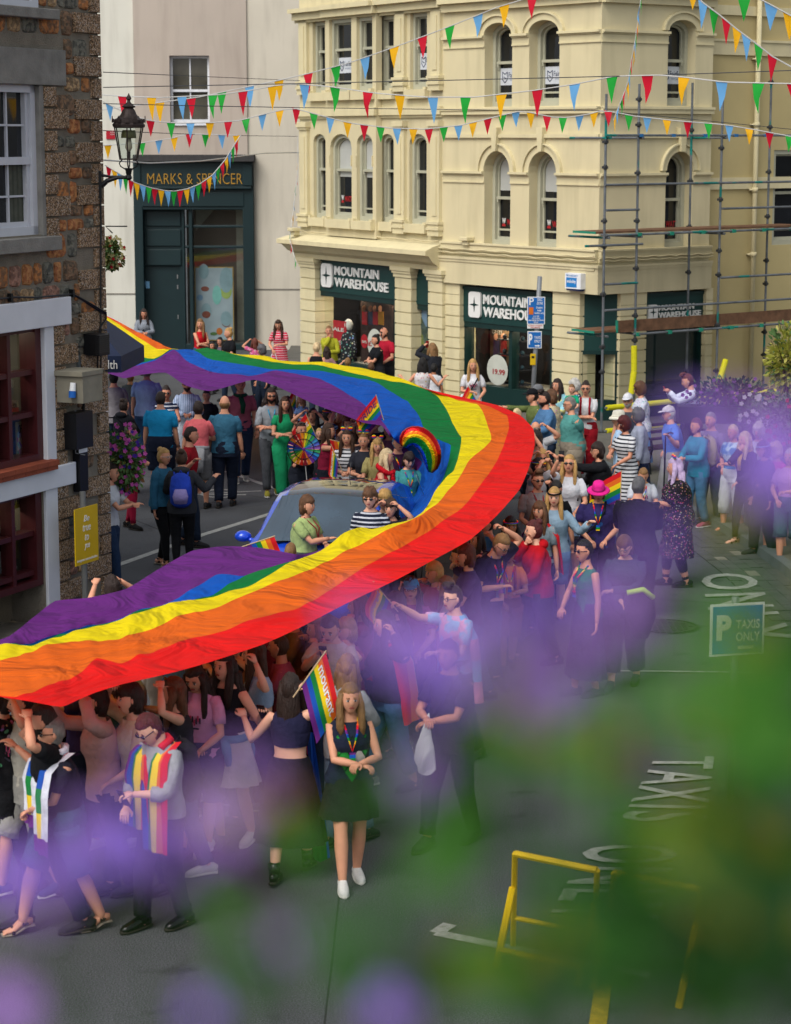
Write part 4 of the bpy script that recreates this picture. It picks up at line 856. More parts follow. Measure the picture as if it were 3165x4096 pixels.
for v,a,b in ((541,tp[0]-.05,tR),(739,tp[0]-.05,tR),(841,tp[0],tp[1]),(827,tp[2],tR),(941,tp[0],tR),(981,tp[0]-.55,tp[1]+.12),(1137,tp[0],tp[1]),(1241,tp[0],tR),(1345,tp[1]-.1,tR)):
    z=zc_(v,2417) if v!=827 else zc_(834,2878); led(a,z,b,z,NF+.05)
z=zc_(1110,2878); led(tp[2],z,tR,z,NF+.05)
for t in (tp[0],tp[1],tp[2]):
    for v in (541,941,1335): led(t+.05,zc_(v)-.05,t+.05,zc_(v)-.05,-.0+NF+.1,n2=.05,name='transom')
def board(v,ta,th=.04,n0=.35,n1=1.1,name='board'):
    z=zc_(v); 
    for k in range(3): g=MB(); fC.box(g,ta-.03*k,tR,z,z+th,n0+k*.25,n0+k*.25+.23,0); fC.box(g,ta-.03*k-.02,ta-.03*k+.01,z-.002,z+th+.002,n0+k*.25,n0+k*.25+.23,1); g.build(name,[wood,teal],SC)
board(935,tp[0]-.1); board(1332,tp[0]-.1)
g=MB(); z=zc_(1340); t0=fC.px(2482,1320,NF+.03)[0]; fC.box(g,t0,tR,z+.02,z+.26,NF-.08,NF-.04,0); fC.box(g,t0-.02,t0,z+.02,z+.27,NF-.09,NF-.03,1); g.build('toe_board',[wood,teal],SC)
g=MB(); 
for t in np.arange(tp[0]+.9,tR,.9):
    for v in (941,1345): z=zc_(v); fC.box(g,t-.05,t+.05,z-.04,z+.03,NF,NF+.09,0)
    z=zc_(541); fC.box(g,t-.05,t+.05,z-.03,z+.03,NF+.02,NF+.08,1)
g.build('board_clips',[teal,mat('blue_tape','#23659a')],SC)
zf1,zf2=zc_(1629),zc_(1722)
led(tp[0]+.05,zf1,tR-.5,zf1,NF+.1,.055,foam,'foam_padding'); led(tp[0]+.05,zf2,tp[0]+.5,zf2,NF+.1,.055,foam,'foam_padding'); led(tp[1]+.3,zf2,tR-.6,zf2,NF+.1,.055,foam,'foam_padding')
led(tp[0],zf1,tR,zf1,NF+.1,.024); led(tp[0],zf2,tR,zf2,NF+.1,.024)
for (u0,v0,u1,v1) in ((2537,1383,2537,1482),(2537,1484,2525,1575),(2904,1438,2872,1545),(2872,1548,2878,1620),(2878,1622,2868,1720)):
    g=MB(); t0,z0=fC.px(u0,v0,NF+.1); t1,z1=fC.px(u1,v1,NF+.1); g.tube([fC.w(t0,z0,NF+.1),fC.w(t1,z1,NF+.1)],.062,12,0); g.build('foam_padding',foam,SC)
# ================================================================ BUNTING
pc={'R':mat('pennant_red','#cf1430',rough=.6,var=.04,trans=.3),'Y':mat('pennant_yellow','#f0b414',rough=.6,var=.04,trans=.3),'B':mat('pennant_blue','#6aa9dc',rough=.6,var=.04,trans=.3),'G':mat('pennant_green','#22a83a',rough=.6,var=.04,trans=.3)}
cord=mat('white_cord','#b9b9b6',var=.05); cordd=mat('dark_wire','#3c3f44')
def bunting(poly,pen,d0,d1,w_,h_,label,tw=0.,cols=None):
    """poly: cord in photo pixels; pen: list of (u,colour); w_,h_ metres"""
    us=[p[0] for p in poly]; L=[0]
    for i in range(1,len(poly)): L.append(L[-1]+math.hypot(poly[i][0]-poly[i-1][0],poly[i][1]-poly[i-1][1]))
    def at(s):
        s=max(0,min(L[-1],s)); i=max(j for j in range(len(L)) if L[j]<=s) if s<L[-1] else len(L)-2
        f=(s-L[i])/(L[i+1]-L[i]); a,b=poly[i],poly[i+1]
        return Wd(a[0]+(b[0]-a[0])*f,a[1]+(b[1]-a[1])*f,d0+(d1-d0)*s/L[-1])
    B=empty('bunting_string',at(0),label,'bunting','strings of bunting across the street')
    g=MB(); k=60; g.tube([at(L[-1]*i/k) for i in range(k+1)],.0085,5,0); g.build('cord',cord,B)
    for s,c in pen:
        s=s*L[-1] if s<=1 else None
        p=at(s); dd=(at(s+.5)-at(s-.5)); dd.normalize(); a=p-dd*w_/2; b=p+dd*w_/2
        tilt=Vector((rn.uniform(-.05,.05)+tw,rn.uniform(-.08,.08),-1)).normalized()*h_
        q=a.lerp(b,.5)+tilt*rn.uniform(.95,1.05); nrm=dd.cross(Vector((0,0,1))).normalized(); bow=rn.uniform(-.03,.03)
        m1=a.lerp(q,.5)+nrm*bow; m2=b.lerp(q,.5)+nrm*(bow*1.3); m0=(a+b)/2+nrm*.0+Vector((0,0,-h_*.25)); m0+=nrm*bow*.8
        g=MB(); g.add([a,b,m2,q,m1,m0],[(0,5,4),(0,1,5),(1,2,5),(4,5,3),(5,2,3)]); 
        t=nrm*.0015; g.build('pennant',pc[c],B,smooth=True)
    return B
def pu(poly,us,cols):
    """pennants given by their u centre along a polyline"""
    L=[0]
    for i in range(1,len(poly)): L.append(L[-1]+math.hypot(poly[i][0]-poly[i-1][0],poly[i][1]-poly[i-1][1]))
    out=[]
    for u,c in zip(us,cols):
        for i in range(len(poly)-1):
            a,b=poly[i],poly[i+1]
            if min(a[0],b[0])<=u<=max(a[0],b[0]): f=(u-a[0])/(b[0]-a[0]); out.append(((L[i]+f*(L[i+1]-L[i]))/L[-1],c)); break
    return out
P1=[(400,378),(500,385),(640,390),(760,384),(880,378),(1020,358),(1100,342),(1180,334),(1313,345),(1500,372),(1700,388),(1900,388),(2130,362),(2290,338),(2460,304),(2640,300),(2720,306),(2900,328),(3200,335)]
bunting(P1,pu(P1,[490,606,728,852,972,1090,1218,1340,1472,1599,1732,1863,2006,2150,2300,2449,2590,2737,2887,3035,3172],'RYBGRYBGRYBGYRBGRYBGR'),36,27,.2,.36,'longest bunting string with the largest pennants crossing the whole street')
P2=[(400,400),(500,450),(600,483),(700,492),(850,490),(960,482),(1060,455),(1170,430),(1240,450),(1400,492),(1560,512),(1700,516),(1850,500),(2000,462),(2090,442),(2200,467),(2260,470),(2340,460),(2415,440),(2540,464),(2700,482),(2900,498),(3030,520),(3200,552)]
us=[437,602,684,762,840,913,984,1050,1119,1168,1250,1325,1388,1454,1520,1588,1654,1716,1775,1834,1893,1952,2008,2065,2124,2188,2250,2330,2377,2430,2516,2590,2668,2752,2834,2918,2998,3078,3160]
us=[437,602,684,762,840,913,984,1050,1119,1185,1255,1322,1390,1457,1523,1588,1654,1716,1776,1834,1893,1952,2010,2064,2123,2188,2252,2319,2377,2433,2516,2590,2668,2752,2834,2918,2998,3079,3158]
bunting(P2,pu(P2,us,'BRGBYRGBYRGBYRGBYRGBYRGBYRGBYRGBYRGBYRG'[:39]),36,36,.135,.25,'second bunting string of small pennants sagging from stone building past scaffold')
P3=[(400,440),(620,412),(800,387),(965,352),(1120,320),(1240,292),(1400,250),(1600,180),(1800,105),(1990,28),(2200,-35)]
bunting(P3,pu(P3,[640,765,888,998,1116,1233,1343,1460,1578,1690,1800,1912,2018,2130],'YRGBYRGBYRGBYR'),38,33,.19,.33,'bunting string climbing diagonally from left to top in front of cream windows')
P4=[(400,582),(560,572),(690,552),(750,535),(830,537),(950,541)]
bunting(P4,pu(P4,[432,568,636,698,757,823,887,946],'YGBYRGBY'),42,42.5,.14,.26,'short bunting string above the gold shop lettering')
P5=[(420,660),(470,690),(540,730),(600,750),(660,762),(700,764),(750,755),(800,735),(850,700),(900,640),(940,575),(963,540)]
bunting(P5,[((i+.7)/26,'RYBG'[i%4]) for i in range(25)],37,38,.11,.27,'deep swag of narrow pennants across gold shop lettering')
P6=[(1190,545),(1192,620),(1190,700),(1183,760),(1175,830),(1165,900),(1160,960),(1185,1050)]
bunting(P6,[(.08,'G'),(.2,'Y'),(.3,'R'),(.38,'G'),(.5,'B'),(.62,'Y'),(.74,'G'),(.84,'R'),(.95,'G')],58,55,.2,.3,'loose bunting tail hanging straight down beside the cream building')
P7=[(2790,-20),(2810,8),(2880,60),(2950,118),(3020,170),(3090,225),(3180,275)]
bunting(P7,pu(P7,[2812,2856,2905,2948,2985,3035,3090],'BGRYBGR'),26,26,.13,.28,'bunting string dropping steeply at the top right')
P8=[(2700,-80),(2950,-30),(3050,0),(3165,62),(3240,110)]
bunting(P8,pu(P8,[2770,2975,3085,3160],'YGBY'),25,25,.17,.28,'bunting string cutting the top right corner')
P9=[(2566,-20),(2553,80),(2540,170),(2525,250),(2512,330),(2490,390),(2470,440),(2455,480)]
bunting(P9,[((i+.5)/15,'GBYRGBYRGBYRGBY'[i]) for i in range(15)],34,34.5,.11,.26,'nearly vertical bunting string rising from the scaffold corner')
def wire(pts,d0,d1,label,r=.006,m=cordd):
    g=MB(); k=len(pts); g.tube([Wd(u,v,d0+(d1-d0)*i/(k-1)) for i,(u,v) in enumerate(pts)],r,5); g.build('overhead_wire',m,label=label,cat='wire',group='overhead wires')
wire([(413,288),(800,305),(1200,322)],30,54,'thin dark wire crossing the pink wall above the bunting')
wire([(413,349),(1180,334),(1900,318),(2640,300),(3200,280)],30,29,'long dark wire carrying the largest pennants')
wire([(413,414),(800,423),(1200,430),(2000,440),(2400,442),(2700,470),(3200,520)],31,44,'dark wire carrying the second row of small pennants')
wire([(413,522),(700,534),(960,542),(1190,545)],31,58,'dark wire over the shop ledge')
wire([(413,640),(600,652),(800,644),(1060,612),(1195,610)],31,58,'white cable sagging over the shop ledge',.012,cord)
# ================================================================ PEOPLE
SK=[mat('skin_%d'%i,c,rough=.6,var=.08,scale=14,spec=.35) for i,c in enumerate(['#c98f72','#b97c5f','#d6a288','#9a6346','#c4876c'])]
HC={'black':'#12100f','dark':'#261812','brown':'#3c2618','mid':'#5a3b24','light':'#7d5c38','blond':'#b08a52','pale':'#cdb48a','grey':'#77746f','white':'#b5b2ac','red':'#4e1a1c','auburn':'#5a2a1c','blue':'#4f7f9a','silver':'#56565a'}
def hairm(c):
    k='hair_'+c
    if k in _M: return _M[k]
    m=mat(k,HC.get(c,c),rough=.55,var=.35,scale=16,spec=.35); n=m.node_tree.nodes; l=m.node_tree.links
    tc=n.new('ShaderNodeTexCoord'); mp=n.new('ShaderNodeMapping'); mp.inputs['Scale'].default_value=(70,70,7); l.new(tc.outputs['Object'],mp.inputs[0])
    t=n.new('ShaderNodeTexNoise'); t.inputs['Scale'].default_value=1.5; t.inputs['Detail'].default_value=3; l.new(mp.outputs[0],t.inputs['Vector'])
    b=n.new('ShaderNodeBump'); b.inputs['Strength'].default_value=.8; b.inputs['Distance'].default_value=.02; l.new(t.outputs[0],b.inputs['Height']); l.new(b.outputs[0],n['Principled BSDF'].inputs['Normal']); return m
eyew=mat('eye_white','#c9c2ba',rough=.3,var=0); eyed=mat('eye_dark','#1b120e',rough=.2,var=0); lipm=mat('lips','#8a3f3a',rough=.5,var=0); sole=mat('shoe_sole','#c9c7c0',var=.1); lens=mat('dark_lens','#0a0a0c',rough=.08,var=0,spec=.6)
def stripemat(k='rb'):
    return [mat('cloth_%s'%n_,c,rough=.75,var=.06,scale=4,bump=.1,bscale=9,trans=.22) for n_,c in (('red','#d0141f'),('orange','#e4691c'),('yellow','#f0d018'),('green','#11813a'),('blue','#1352b4'),('purple','#6a2580'))]
RB=stripemat()
CV=1 # cloth noise
def ik(a,b,l1,l2,pole):
    d=b-a; L=d.length; L2=min(L,(l1+l2)*.995)
    if L>L2: b=a+d*(L2/L); d=b-a; L=L2
    d=d/L; x=(l1*l1-l2*l2+L*L)/(2*L); h=math.sqrt(max(l1*l1-x*x,1e-6)); p=pole-d*pole.dot(d)
    if p.length<1e-4: p=Vector((0,1,0))-d*d.y
    p.normalize(); return a+d*x+p*h,b
# hand targets (metres at 1.7 m, right hand; x outward, y forward, z up), elbow pole, palm curl
HP={'down':((.27,.06,.80),(.3,-1,-.2),.5),'up':((.14,.18,1.67),(1,.3,-.2),1.1),'upf':((.05,.42,1.60),(.8,.2,-1),1.1),'ups':((.34,.12,1.60),(.6,-.3,-1),1.1),
 'hold':((.04,.30,1.12),(.9,-.4,-.6),.9),'holdl':((-.06,.28,1.10),(.9,-.3,-.5),.9),'low':((.10,.26,.98),(.9,-.5,-.3),.7),'cross':((-.12,.19,1.13),(1,.3,-.6),.8),'cross2':((-.08,.22,1.07),(1,.3,-.6),.8),
 'hip':((.17,.08,1.0),(1,-.8,.1),.6),'back':((-.02,-.20,.92),(1,-.6,-.1),.8),'point':((.12,.62,1.43),(.5,0,-1),.2),'mouth':((-.02,.14,1.47),(.7,.2,-1),.4),'phone':((.02,.38,1.42),(.8,0,-1),1.0),'phoneup':((.10,.36,1.72),(.8,0,-1),1.0),
 'out':((.45,.2,1.30),(.3,-.3,-1),.5),'carry':((-.10,.24,1.12),(1,-.3,-.5),.6),'carry2':((-.02,.27,1.02),(1,-.3,-.5),.6),'far':((.62,.18,1.48),(.2,-.3,-1),1.0),'fist':((.16,.10,1.66),(1,.5,-.2),1.5),'waist':((-.05,.22,1.0),(1,-.5,-.2),1.2),'clap':((-.01,.36,1.2),(1,0,-.8),.3),'walkf':((.24,.25,.85),(.2,-1,-.2),.6),'walkb':((.27,-.12,.82),(.2,-1,-.2),.6),'upw':((.42,.30,1.50),(.3,0,-1),1.1),'mast':((.25,.1,1.75),(.9,.2,-.2),1.3),'farf':((.26,.50,1.55),(.2,-.3,-1),1.1),'wave':((.17,.02,1.62),(.7,.1,-1),1.3),'upu':((.16,.15,1.5),(.9,.2,-.2),1.3)}
ALLP=[]
def person(u,v,h=1.66,face=0.,skin=0,b=1.,fem=1,hair=('long','brown'),top=('tee','#888'),bot=('trousers','#222'),arms=('down','down'),yaw=0,pitch=0,lean=4,step=.12,ex=(),label='',shoe='#2a2a2c',at=None,fine=False,grp=None,zb=0.,name='person'):
    k=h/1.7; c=at if at is not None else Hh(u,v,h+zb); rz=R(face+180); n1=14 if fine else 10
    loc=Vector((c.x,c.y,zb)); B=MB(); sk=SK[skin]
    Lr=Matrix.Rotation(R(-lean),3,'X'); piv=Vector((0,0,.95))
    def up(p): p=Vector(p); return (piv+Lr@(p-piv)) if p.z>.95 else p
    off=Vector((0,-(Lr@Vector((0,0,.55))).y*.6,0))   # hips go back when leaning
    def UP(p): p=Vector(p); q=up(p); return q+off*1.0 if True else q
    def K(vs): return [v*k for v in vs]
    G={}
    W=b*(1.0 if not fem else .93)
    zs=[.80,.88,.96,1.06,1.15,1.26,1.34,1.385,1.425,1.46,1.53]
    aa=[.13,.17,.168,.142,.15,.168,.178,.162,.115,.064,.052] if not fem else [.13,.178,.176,.132,.138,.158,.160,.145,.10,.058,.046]
    bb=[.10,.122,.118,.10,.108,.122,.105,.082,.062,.054,.052] if not fem else [.10,.125,.118,.095,.103,.130,.105,.078,.058,.05,.047]
    bl=(b-1)*.55
    def bf(z): return 1+max(0,bl)*1.6*math.exp(-((z-1.03)/.16)**2)*1.0
    aa=[a*(b if z<1.42 else 1) for a,z in zip(aa,zs)]; bb=[q*(b if z<1.42 else 1)*bf(z) for q,z in zip(bb,zs)]
    def body(mbx,z0,z1,ex_,n=14,m=0,drop=None,flare=0,cap=False,folds=0):
        P=[];A=[];D=[]; Z=[z for z in np.linspace(z0,z1,max(3,int((z1-z0)/.055)+2))]
        for z in Z:
            a_=np.interp(z,zs,aa)+ex_; b_=np.interp(z,zs,bb)+ex_
            if z<.88: a_=max(a_,.172*b+ex_); b_=max(b_,.118*b+ex_)
            P.append(UP((0,.012 if (fem and 1.2<z<1.32) else 0,z))); A.append(a_); D.append(b_)
        i0=len(mbx.v); mbx.tube(K(P),[x*k for x in A],n,m,cap,side=(1,0,0),rb=[x*k for x in D])
        if folds:
            for i in range(i0,len(mbx.v)):
                q=Vector(mbx.v[i]); nn=noise.noise(q*7/k+Vector((u*.1,0,0)))*folds*k; r_=Vector((q.x,q.y,0)); 
                if r_.length>1e-4: q+=r_.normalized()*nn
                mbx.v[i]=tuple(q)
    body(B,.80,1.53,0,n1,0)
    # legs
    legs=[]; hipz=.90
    for s,side in ((1,'r'),(-1,'l')):
        hip=Vector((s*.088*b,off.y*.4,hipz)); st_=step*(1 if s>0 else -1); ank=Vector((s*(.085+.02*(b-1)),st_,.085+(0.05*abs(st_) if st_<0 else 0)))
        kn,an=ik(hip,ank,.42,.405,Vector((s*.1,1,0)))
        legs.append((hip,kn,an,s))
        pts=[hip,hip.lerp(kn,.35),hip.lerp(kn,.75),kn,kn.lerp(an,.3),kn.lerp(an,.65),an,an-Vector((0,0,.05))]
        B.tube(K(pts),[x*k*b**.7 for x in (.088,.082,.064,.055,.058,.047,.034,.036)],n1,0)
    # arms
    hands={}
    for s,nm,ar in ((1,'r',arms[1]),(-1,'l',arms[0])):
        if isinstance(ar,str): tg,pl,cu=HP[ar]
        else: tg,pl,cu=ar
        S=UP((s*.168*W,0,1.365)); T=Vector((s*tg[0],tg[1]+off.y,tg[2]))
        if tg[2]<1.5: T=T+ (UP((0,0,1.3))-Vector((0,off.y,1.3)))*.6
        e,w_=ik(S,T,.275,.25,Vector((s*pl[0],pl[1],pl[2])))
        if tg[2]>1.6: S=S+Vector((s*-.01,0,.03))
        B.tube(K([S+Vector((-s*.05,0,-.02)),S,S.lerp(e,.3),S.lerp(e,.8),e,e.lerp(w_,.3),e.lerp(w_,.75),w_]),[x*k*b**.5*(1 if not fem else .92) for x in (.045,.052,.046,.037,.036,.038,.028,.023)],n1,0)
        hd=(w_-e).normalized(); 
        # hand: palm, four fingers, thumb
        nrm=Vector((0,0,-1)) if abs(hd.z)<.7 else Vector((-s*.5,.6,0)); x=hd.cross(nrm); x.normalize(); nrm=x.cross(hd).normalized()
        if cu<.6: pass
        p1=w_+hd*.075
        B.tube(K([w_-hd*.01,w_+hd*.02,w_+hd*.05,p1]),[.022*k,.033*k,.04*k,.038*k],8,0,True,side=x,rb=[.017*k,.015*k,.015*k,.012*k])
        fn=5 if not fine else 6
        for fi in range(4):
            o=x*(.028-.0187*fi); ln=(.068,.076,.070,.055)[fi]; q=p1+o-hd*.004; P=[q-hd*.012,q]; ang=.15
            for sgi in range(3):
                ang+=cu*.62*(1+.12*sgi); q=q+(hd*math.cos(ang)+nrm*math.sin(ang))*ln*(.42,.32,.26)[sgi]; P.append(q)
            B.tube(K(P),[.0085*k,.0092*k,.0085*k,.008*k,.006*k],fn,0)
        tx=x*(1 if s*x.x>=0 else 1); q=w_+hd*.022+x*.03; P=[w_+hd*.012+x*.02,q,q+(hd*.7+x*.6+nrm*.3*cu).normalized()*.034,q+(hd*.7+x*.6+nrm*.3*cu).normalized()*.034+(hd*.9+nrm*.6*cu).normalized()*.028]
        B.tube(K(P),[.011*k,.0115*k,.0095*k,.007*k],fn,0)
        hands[nm]=(S,e,w_,hd,nrm,p1+nrm*.03)
    # head
    nk=UP((0,.005,1.49)); HR=Matrix.Rotation(R(yaw),3,'Z')@Matrix.Rotation(R(-pitch),3,'X')@Matrix.Rotation(R(-lean*.3),3,'X')
    hk=1.0 if h>1.45 else min(1.35,1.0+(1.45-h)*.55)
    hcen=Vector((0,.025,.115*1.0*hk))
    def HD(p): return nk+HR@(hcen+Vector(p)*hk)
    def shape(q):
        x,y,z=q
        if z<-.01: f=1-.42*((-z-.01)/.11)**1.6; x*=f; y=y*(1-.18*((-z)/.12)) + (.012*(-z/.12) if y>0 else .03*(-z/.12))
        if y>.05 and z<.05: y=.05+(y-.05)*.82
        if y>.04 and abs(x)<.012 and -.045<z<.03: y+=.024*(1-abs(z+.022)/.055)
        if y>.04 and abs(x)<.03 and -.1<z<-.078: y+=.008
        if y>.03 and .004<z<.03 and .012<abs(x)<.05: y-=.006
        return Vector((x,y,z))
    i0=len(B.v); B.ell((0,0,0),(.076,.096,.122),0,20,16,fn=shape)
    for i in range(i0,len(B.v)): B.v[i]=tuple(HD(B.v[i])*k)
    def hp(fnadd,mbx,start): 
        for i in range(start,len(mbx.v)): mbx.v[i]=tuple(HD(mbx.v[i])*k)
    i0=len(B.v)
    for s in (-1,1):
        B.ell((s*.030,.0825,.006),(.0150,.006,.0072),1,8,6); B.ell((s*.030,.088,.006),(.0078,.003,.0070),2,8,4); B.ell((s*.031,.0835,.0155),(.0165,.006,.0022),2,8,4); B.ell((s*.031,.084,.030),(.019,.006,.0036),3,8,4)
        B.ell((s*.077,-.004,-.002),(.010,.017,.028),0,8,6)
    B.ell((0,.0865,-.054),(.025,.0075,.0078),4,10,5)
    hp(None,B,i0)
    Bo=B.build(name,[sk,eyew,eyed,hairm(hair[1] if hair[0]!='bald' else 'brown'),lipm],None,smooth=True,world=False)
    Bo.location=loc; Bo.rotation_euler=(0,0,rz); tag(Bo,label,'person',grp)
    def child(mbx,nm,ms,smooth=True): return mbx.build(nm,ms,Bo,smooth=smooth,world=False)
    def cm(c): 
        if isinstance(c,tuple): return cloth(*c)
        return cloth(c)
    # hair
    H=MB(); st_,hc=hair[0],hair[1]; 
    def hshell(sc_=1.09,front=.05,low=-.06,nz=.0,side=.0):
        def f(q):
            x,y,z=q; 
            fl=front+.0*x
            if y>.03 and z<fl: t=.80; return Vector((x*t,y*t,z*t))
            if abs(y)<=.06 and z<low+.03+side and y>-.02: t=.86; return Vector((x*t,y*t,z*t))
            if z<low: t=.85; return Vector((x*t,y*t,max(z,-.1)))
            n_=1+(nz+.03)*noise.noise(Vector((x,y,z))*38+Vector((u,v,0))*.05)
            return Vector((x*n_,y*n_,z*n_))
        i0=len(H.v); H.ell((0,0,0),(.079*sc_,.1*sc_,.123*sc_),0,20,16,fn=f)
        for i in range(i0,len(H.v)): x,y,z=H.v[i]; H.v[i]=tuple(HD((x,y-.008,z+.004))*k)
    def strand(pts,ra,rb_,n=10):
        P=[]
        for p in pts: P.append((HD(p) if p[2]>-.06 else HD((p[0],p[1],-.06))+Vector((HR@Vector((0,0,0)))) +Vector((0,0,(p[2]+.06)*hk)))*k)
        xx=HR@Vector((1,0,0)); i0=len(H.v); H.tube(P,[r*k for r in ra],n,0,True,side=xx,rb=[r*k for r in rb_])
        for i in range(i0,len(H.v)): q=Vector(H.v[i]); H.v[i]=tuple(q+Vector((noise.noise(q*30),noise.noise(q*30+Vector((9,0,0))),0))*.02*k)
    if st_=='short': hshell(1.09,.06,-.05,.06)
    elif st_=='crop': hshell(1.05,.068,-.04,.02)
    elif st_=='quiff': hshell(1.08,.06,-.04,.05); strand([(0,.05,.1),(0,.075,.13),(0,.06,.15),(0,0,.145)],[.05,.06,.055,.03],[.02,.025,.025,.02])
    elif st_=='curly': hshell(1.2,.045,-.07,.22)
    elif st_=='perm': hshell(1.26,.05,-.09,.16)
    elif st_=='bob': hshell(1.15,.05,-.085,.05); strand([(0,-.05,.02),(0,-.055,-.05),(0,-.05,-.115)],[.085,.094,.088],[.05,.055,.04])
    elif st_=='bald':
        def f(q):
            x,y,z=q
            if z>.02 or y>.02 or z<-.06: t=.9; return Vector((x*t,y*t,z*t))
            return q
        i0=len(H.v); H.ell((0,0,0),(.081,.102,.125),0,18,12,fn=f)
        for i in range(i0,len(H.v)): H.v[i]=tuple(HD(H.v[i])*k)
    elif st_ in('long','wavy','bangs'):
        L=-.36 if len(hair)<3 else hair[2]; nz=.06 if st_=='long' else .12
        hshell(1.11,.055 if st_!='bangs' else .03,-.09,nz)
        strand([(0,-.045,.05),(0,-.062,-.04),(0,-.075,-.14),(0,-.085,L*.72),(0,-.08,L)],[.082,.094,.10,.088,.05],[.05,.052,.045,.038,.02],14)
        for s in (-1,1): strand([(s*.066,.015,.06),(s*.085,.012,-.03),(s*.088,.03,-.11),(s*.092,.06,max(-.3,L*.75)),(s*.085,.065,max(-.36,L*.95))],[.02,.027,.032,.03,.014],[.034,.042,.034,.025,.012],8)
        if st_=='wavy':
            for i in range(7): a=i*.9; x=.09*math.cos(a+2.6); y=-.05-.05*abs(math.sin(a)); strand([(x,y,-.05),(x*1.15+.02,y-.02,-.15),(x*1.2-.02,y-.01,-.25),(x*1.25,y-.02,L)],[.03,.034,.034,.012],[.03,.03,.03,.01],6)
    elif st_ in('bun','pony'):
        hshell(1.07,.062,-.08,.03)
        if st_=='bun': i0=len(H.v); H.ell((0,-.07,.10),(.048,.045,.045),0,12,8); 
        else: i0=len(H.v); H.ell((0,-.1,.05),(.03,.03,.03),0,10,6)
        for i in range(i0,len(H.v)): H.v[i]=tuple(HD(H.v[i])*k)
        if st_=='pony': strand([(0,-.1,.05),(0,-.14,-.02),(0,-.13,-.12),(0,-.12,-.25)],[.025,.035,.035,.012],[.025,.03,.03,.012])
    if st_!='none' and H.v: child(H,'hair',hairm(hc))
    # clothes
    tt=top[0]; tmat=cm(top[1]); T=MB(); ex0={'tee':.02,'shirt':.022,'tank':.012,'crop':.010,'hoodie':.036,'coat':.04,'dress':.016,'jacket':.034,'knit':.034,'vest':.026,'none':0}[tt]
    sl={'tee':.42,'shirt':1.,'tank':0,'crop':0,'hoodie':1.,'coat':1.,'dress':.35,'jacket':1.,'knit':1.,'vest':0,'none':0}[tt]
    if len(top)>2: sl=top[2]
    hem={'tee':.86,'shirt':.85,'tank':.90,'crop':1.14,'hoodie':.84,'coat':.78,'dress':.9,'jacket':.9,'knit':.82,'vest':.9,'none':1}[tt]
    if len(top)>3: hem=top[3]
    if tt!='none':
        body(T,max(hem,.8),1.452 if sl>0 else 1.425,ex0,16,0,folds=.014)
        if hem<.8: pass
        for nm,s in (('r',1),('l',-1)):
            S,e,w_,hd,nrm,_p=hands[nm]
            if sl<=0:
                T.tube(K([S+Vector((-s*.075,0,.045)),S+Vector((-s*.065,.0,-.1))]),[.032*k,.05*k],8); continue
            P=[S+Vector((-s*.07,0,-.01)),S+Vector((-s*.01,0,.0))]; A=[.05,.062]; ln=sl
            up_=[(S,e,t) for t in (.2,.45,.7,.95)]; fo=[(e,w_,t) for t in (.2,.45,.7,.93)]; tot=[(a.lerp(b_,t),(t*.5 if a is S else .5+t*.5)) for a,b_,t in up_+fo]
            for p,f in tot:
                if f<=ln+.01: P.append(p); A.append(np.interp(f,[0,.5,1],[.056,.046,.034]))
            i0=len(T.v); A=[(a+ex0*.45)*b**.5*(.95 if fem else 1) for a in A]; T.tube(K(P),[a*k for a in A],12,0,True)
            for i in range(i0,len(T.v)): q=Vector(T.v[i]); T.v[i]=tuple(q+Vector((noise.noise(q*16/k),noise.noise(q*16/k+Vector((5,0,0))),noise.noise(q*16/k+Vector((0,7,0)))))*.010*k)
        if tt in('hoodie',): 
            c0=UP((0,-.075,1.44)); T.ell(c0*k,(.12*k,.07*k,.06*k),0,14,8)
        if tt in('shirt','jacket') : T.tube(K([UP((.075,0,1.44)),UP((.06,.055,1.435)),UP((0,.075,1.41)),UP((-.06,.055,1.435)),UP((-.075,0,1.44)),UP((-.04,-.055,1.455)),UP((.04,-.055,1.455)),UP((.075,0,1.44))]),.013*k,6,0,False)
    tname={'tee':'t_shirt','shirt':'shirt','tank':'tank_top','crop':'crop_top','hoodie':'hoodie','coat':'coat','dress':'dress','jacket':'jacket','knit':'sweater','vest':'vest','none':'x'}[tt]
    bt=bot[0]; bm=cm(bot[1]); 
    def skirt(mbx,z0,z1,r0,r1,fold=.05,nf=9,m=0):
        n=36; rows=7; i0=len(mbx.v); vs=[]
        for i in range(rows):
            t=i/(rows-1); z=z0+(z1-z0)*t
            for j in range(n):
                a=2*pi*j/n; f=1+fold*t*math.sin(nf*a+2*t+u*.1); rx=(r0+(r1-r0)*t**.8)*f; c0=UP((0,0,z)) if z>.95 else Vector((0,off.y*(.4 if z>.6 else .2),z))
                vs.append((c0+Vector((rx*math.cos(a)*1.12*b,rx*math.sin(a)*.82*b+step*.0,0)))*k)
        mbx.add(vs,[(i*n+j,i*n+(j+1)%n,(i+1)*n+(j+1)%n,(i+1)*n+j) for i in range(rows-1) for j in range(n)],m)
    if tt=='dress' or (tt=='coat' and len(top)>4):
        ln=top[4] if len(top)>4 else .5; skirt(T,.96,ln,.155,.2+.05*(.9-ln),.05)
    if tt!='none': child(T,tname,[tmat])
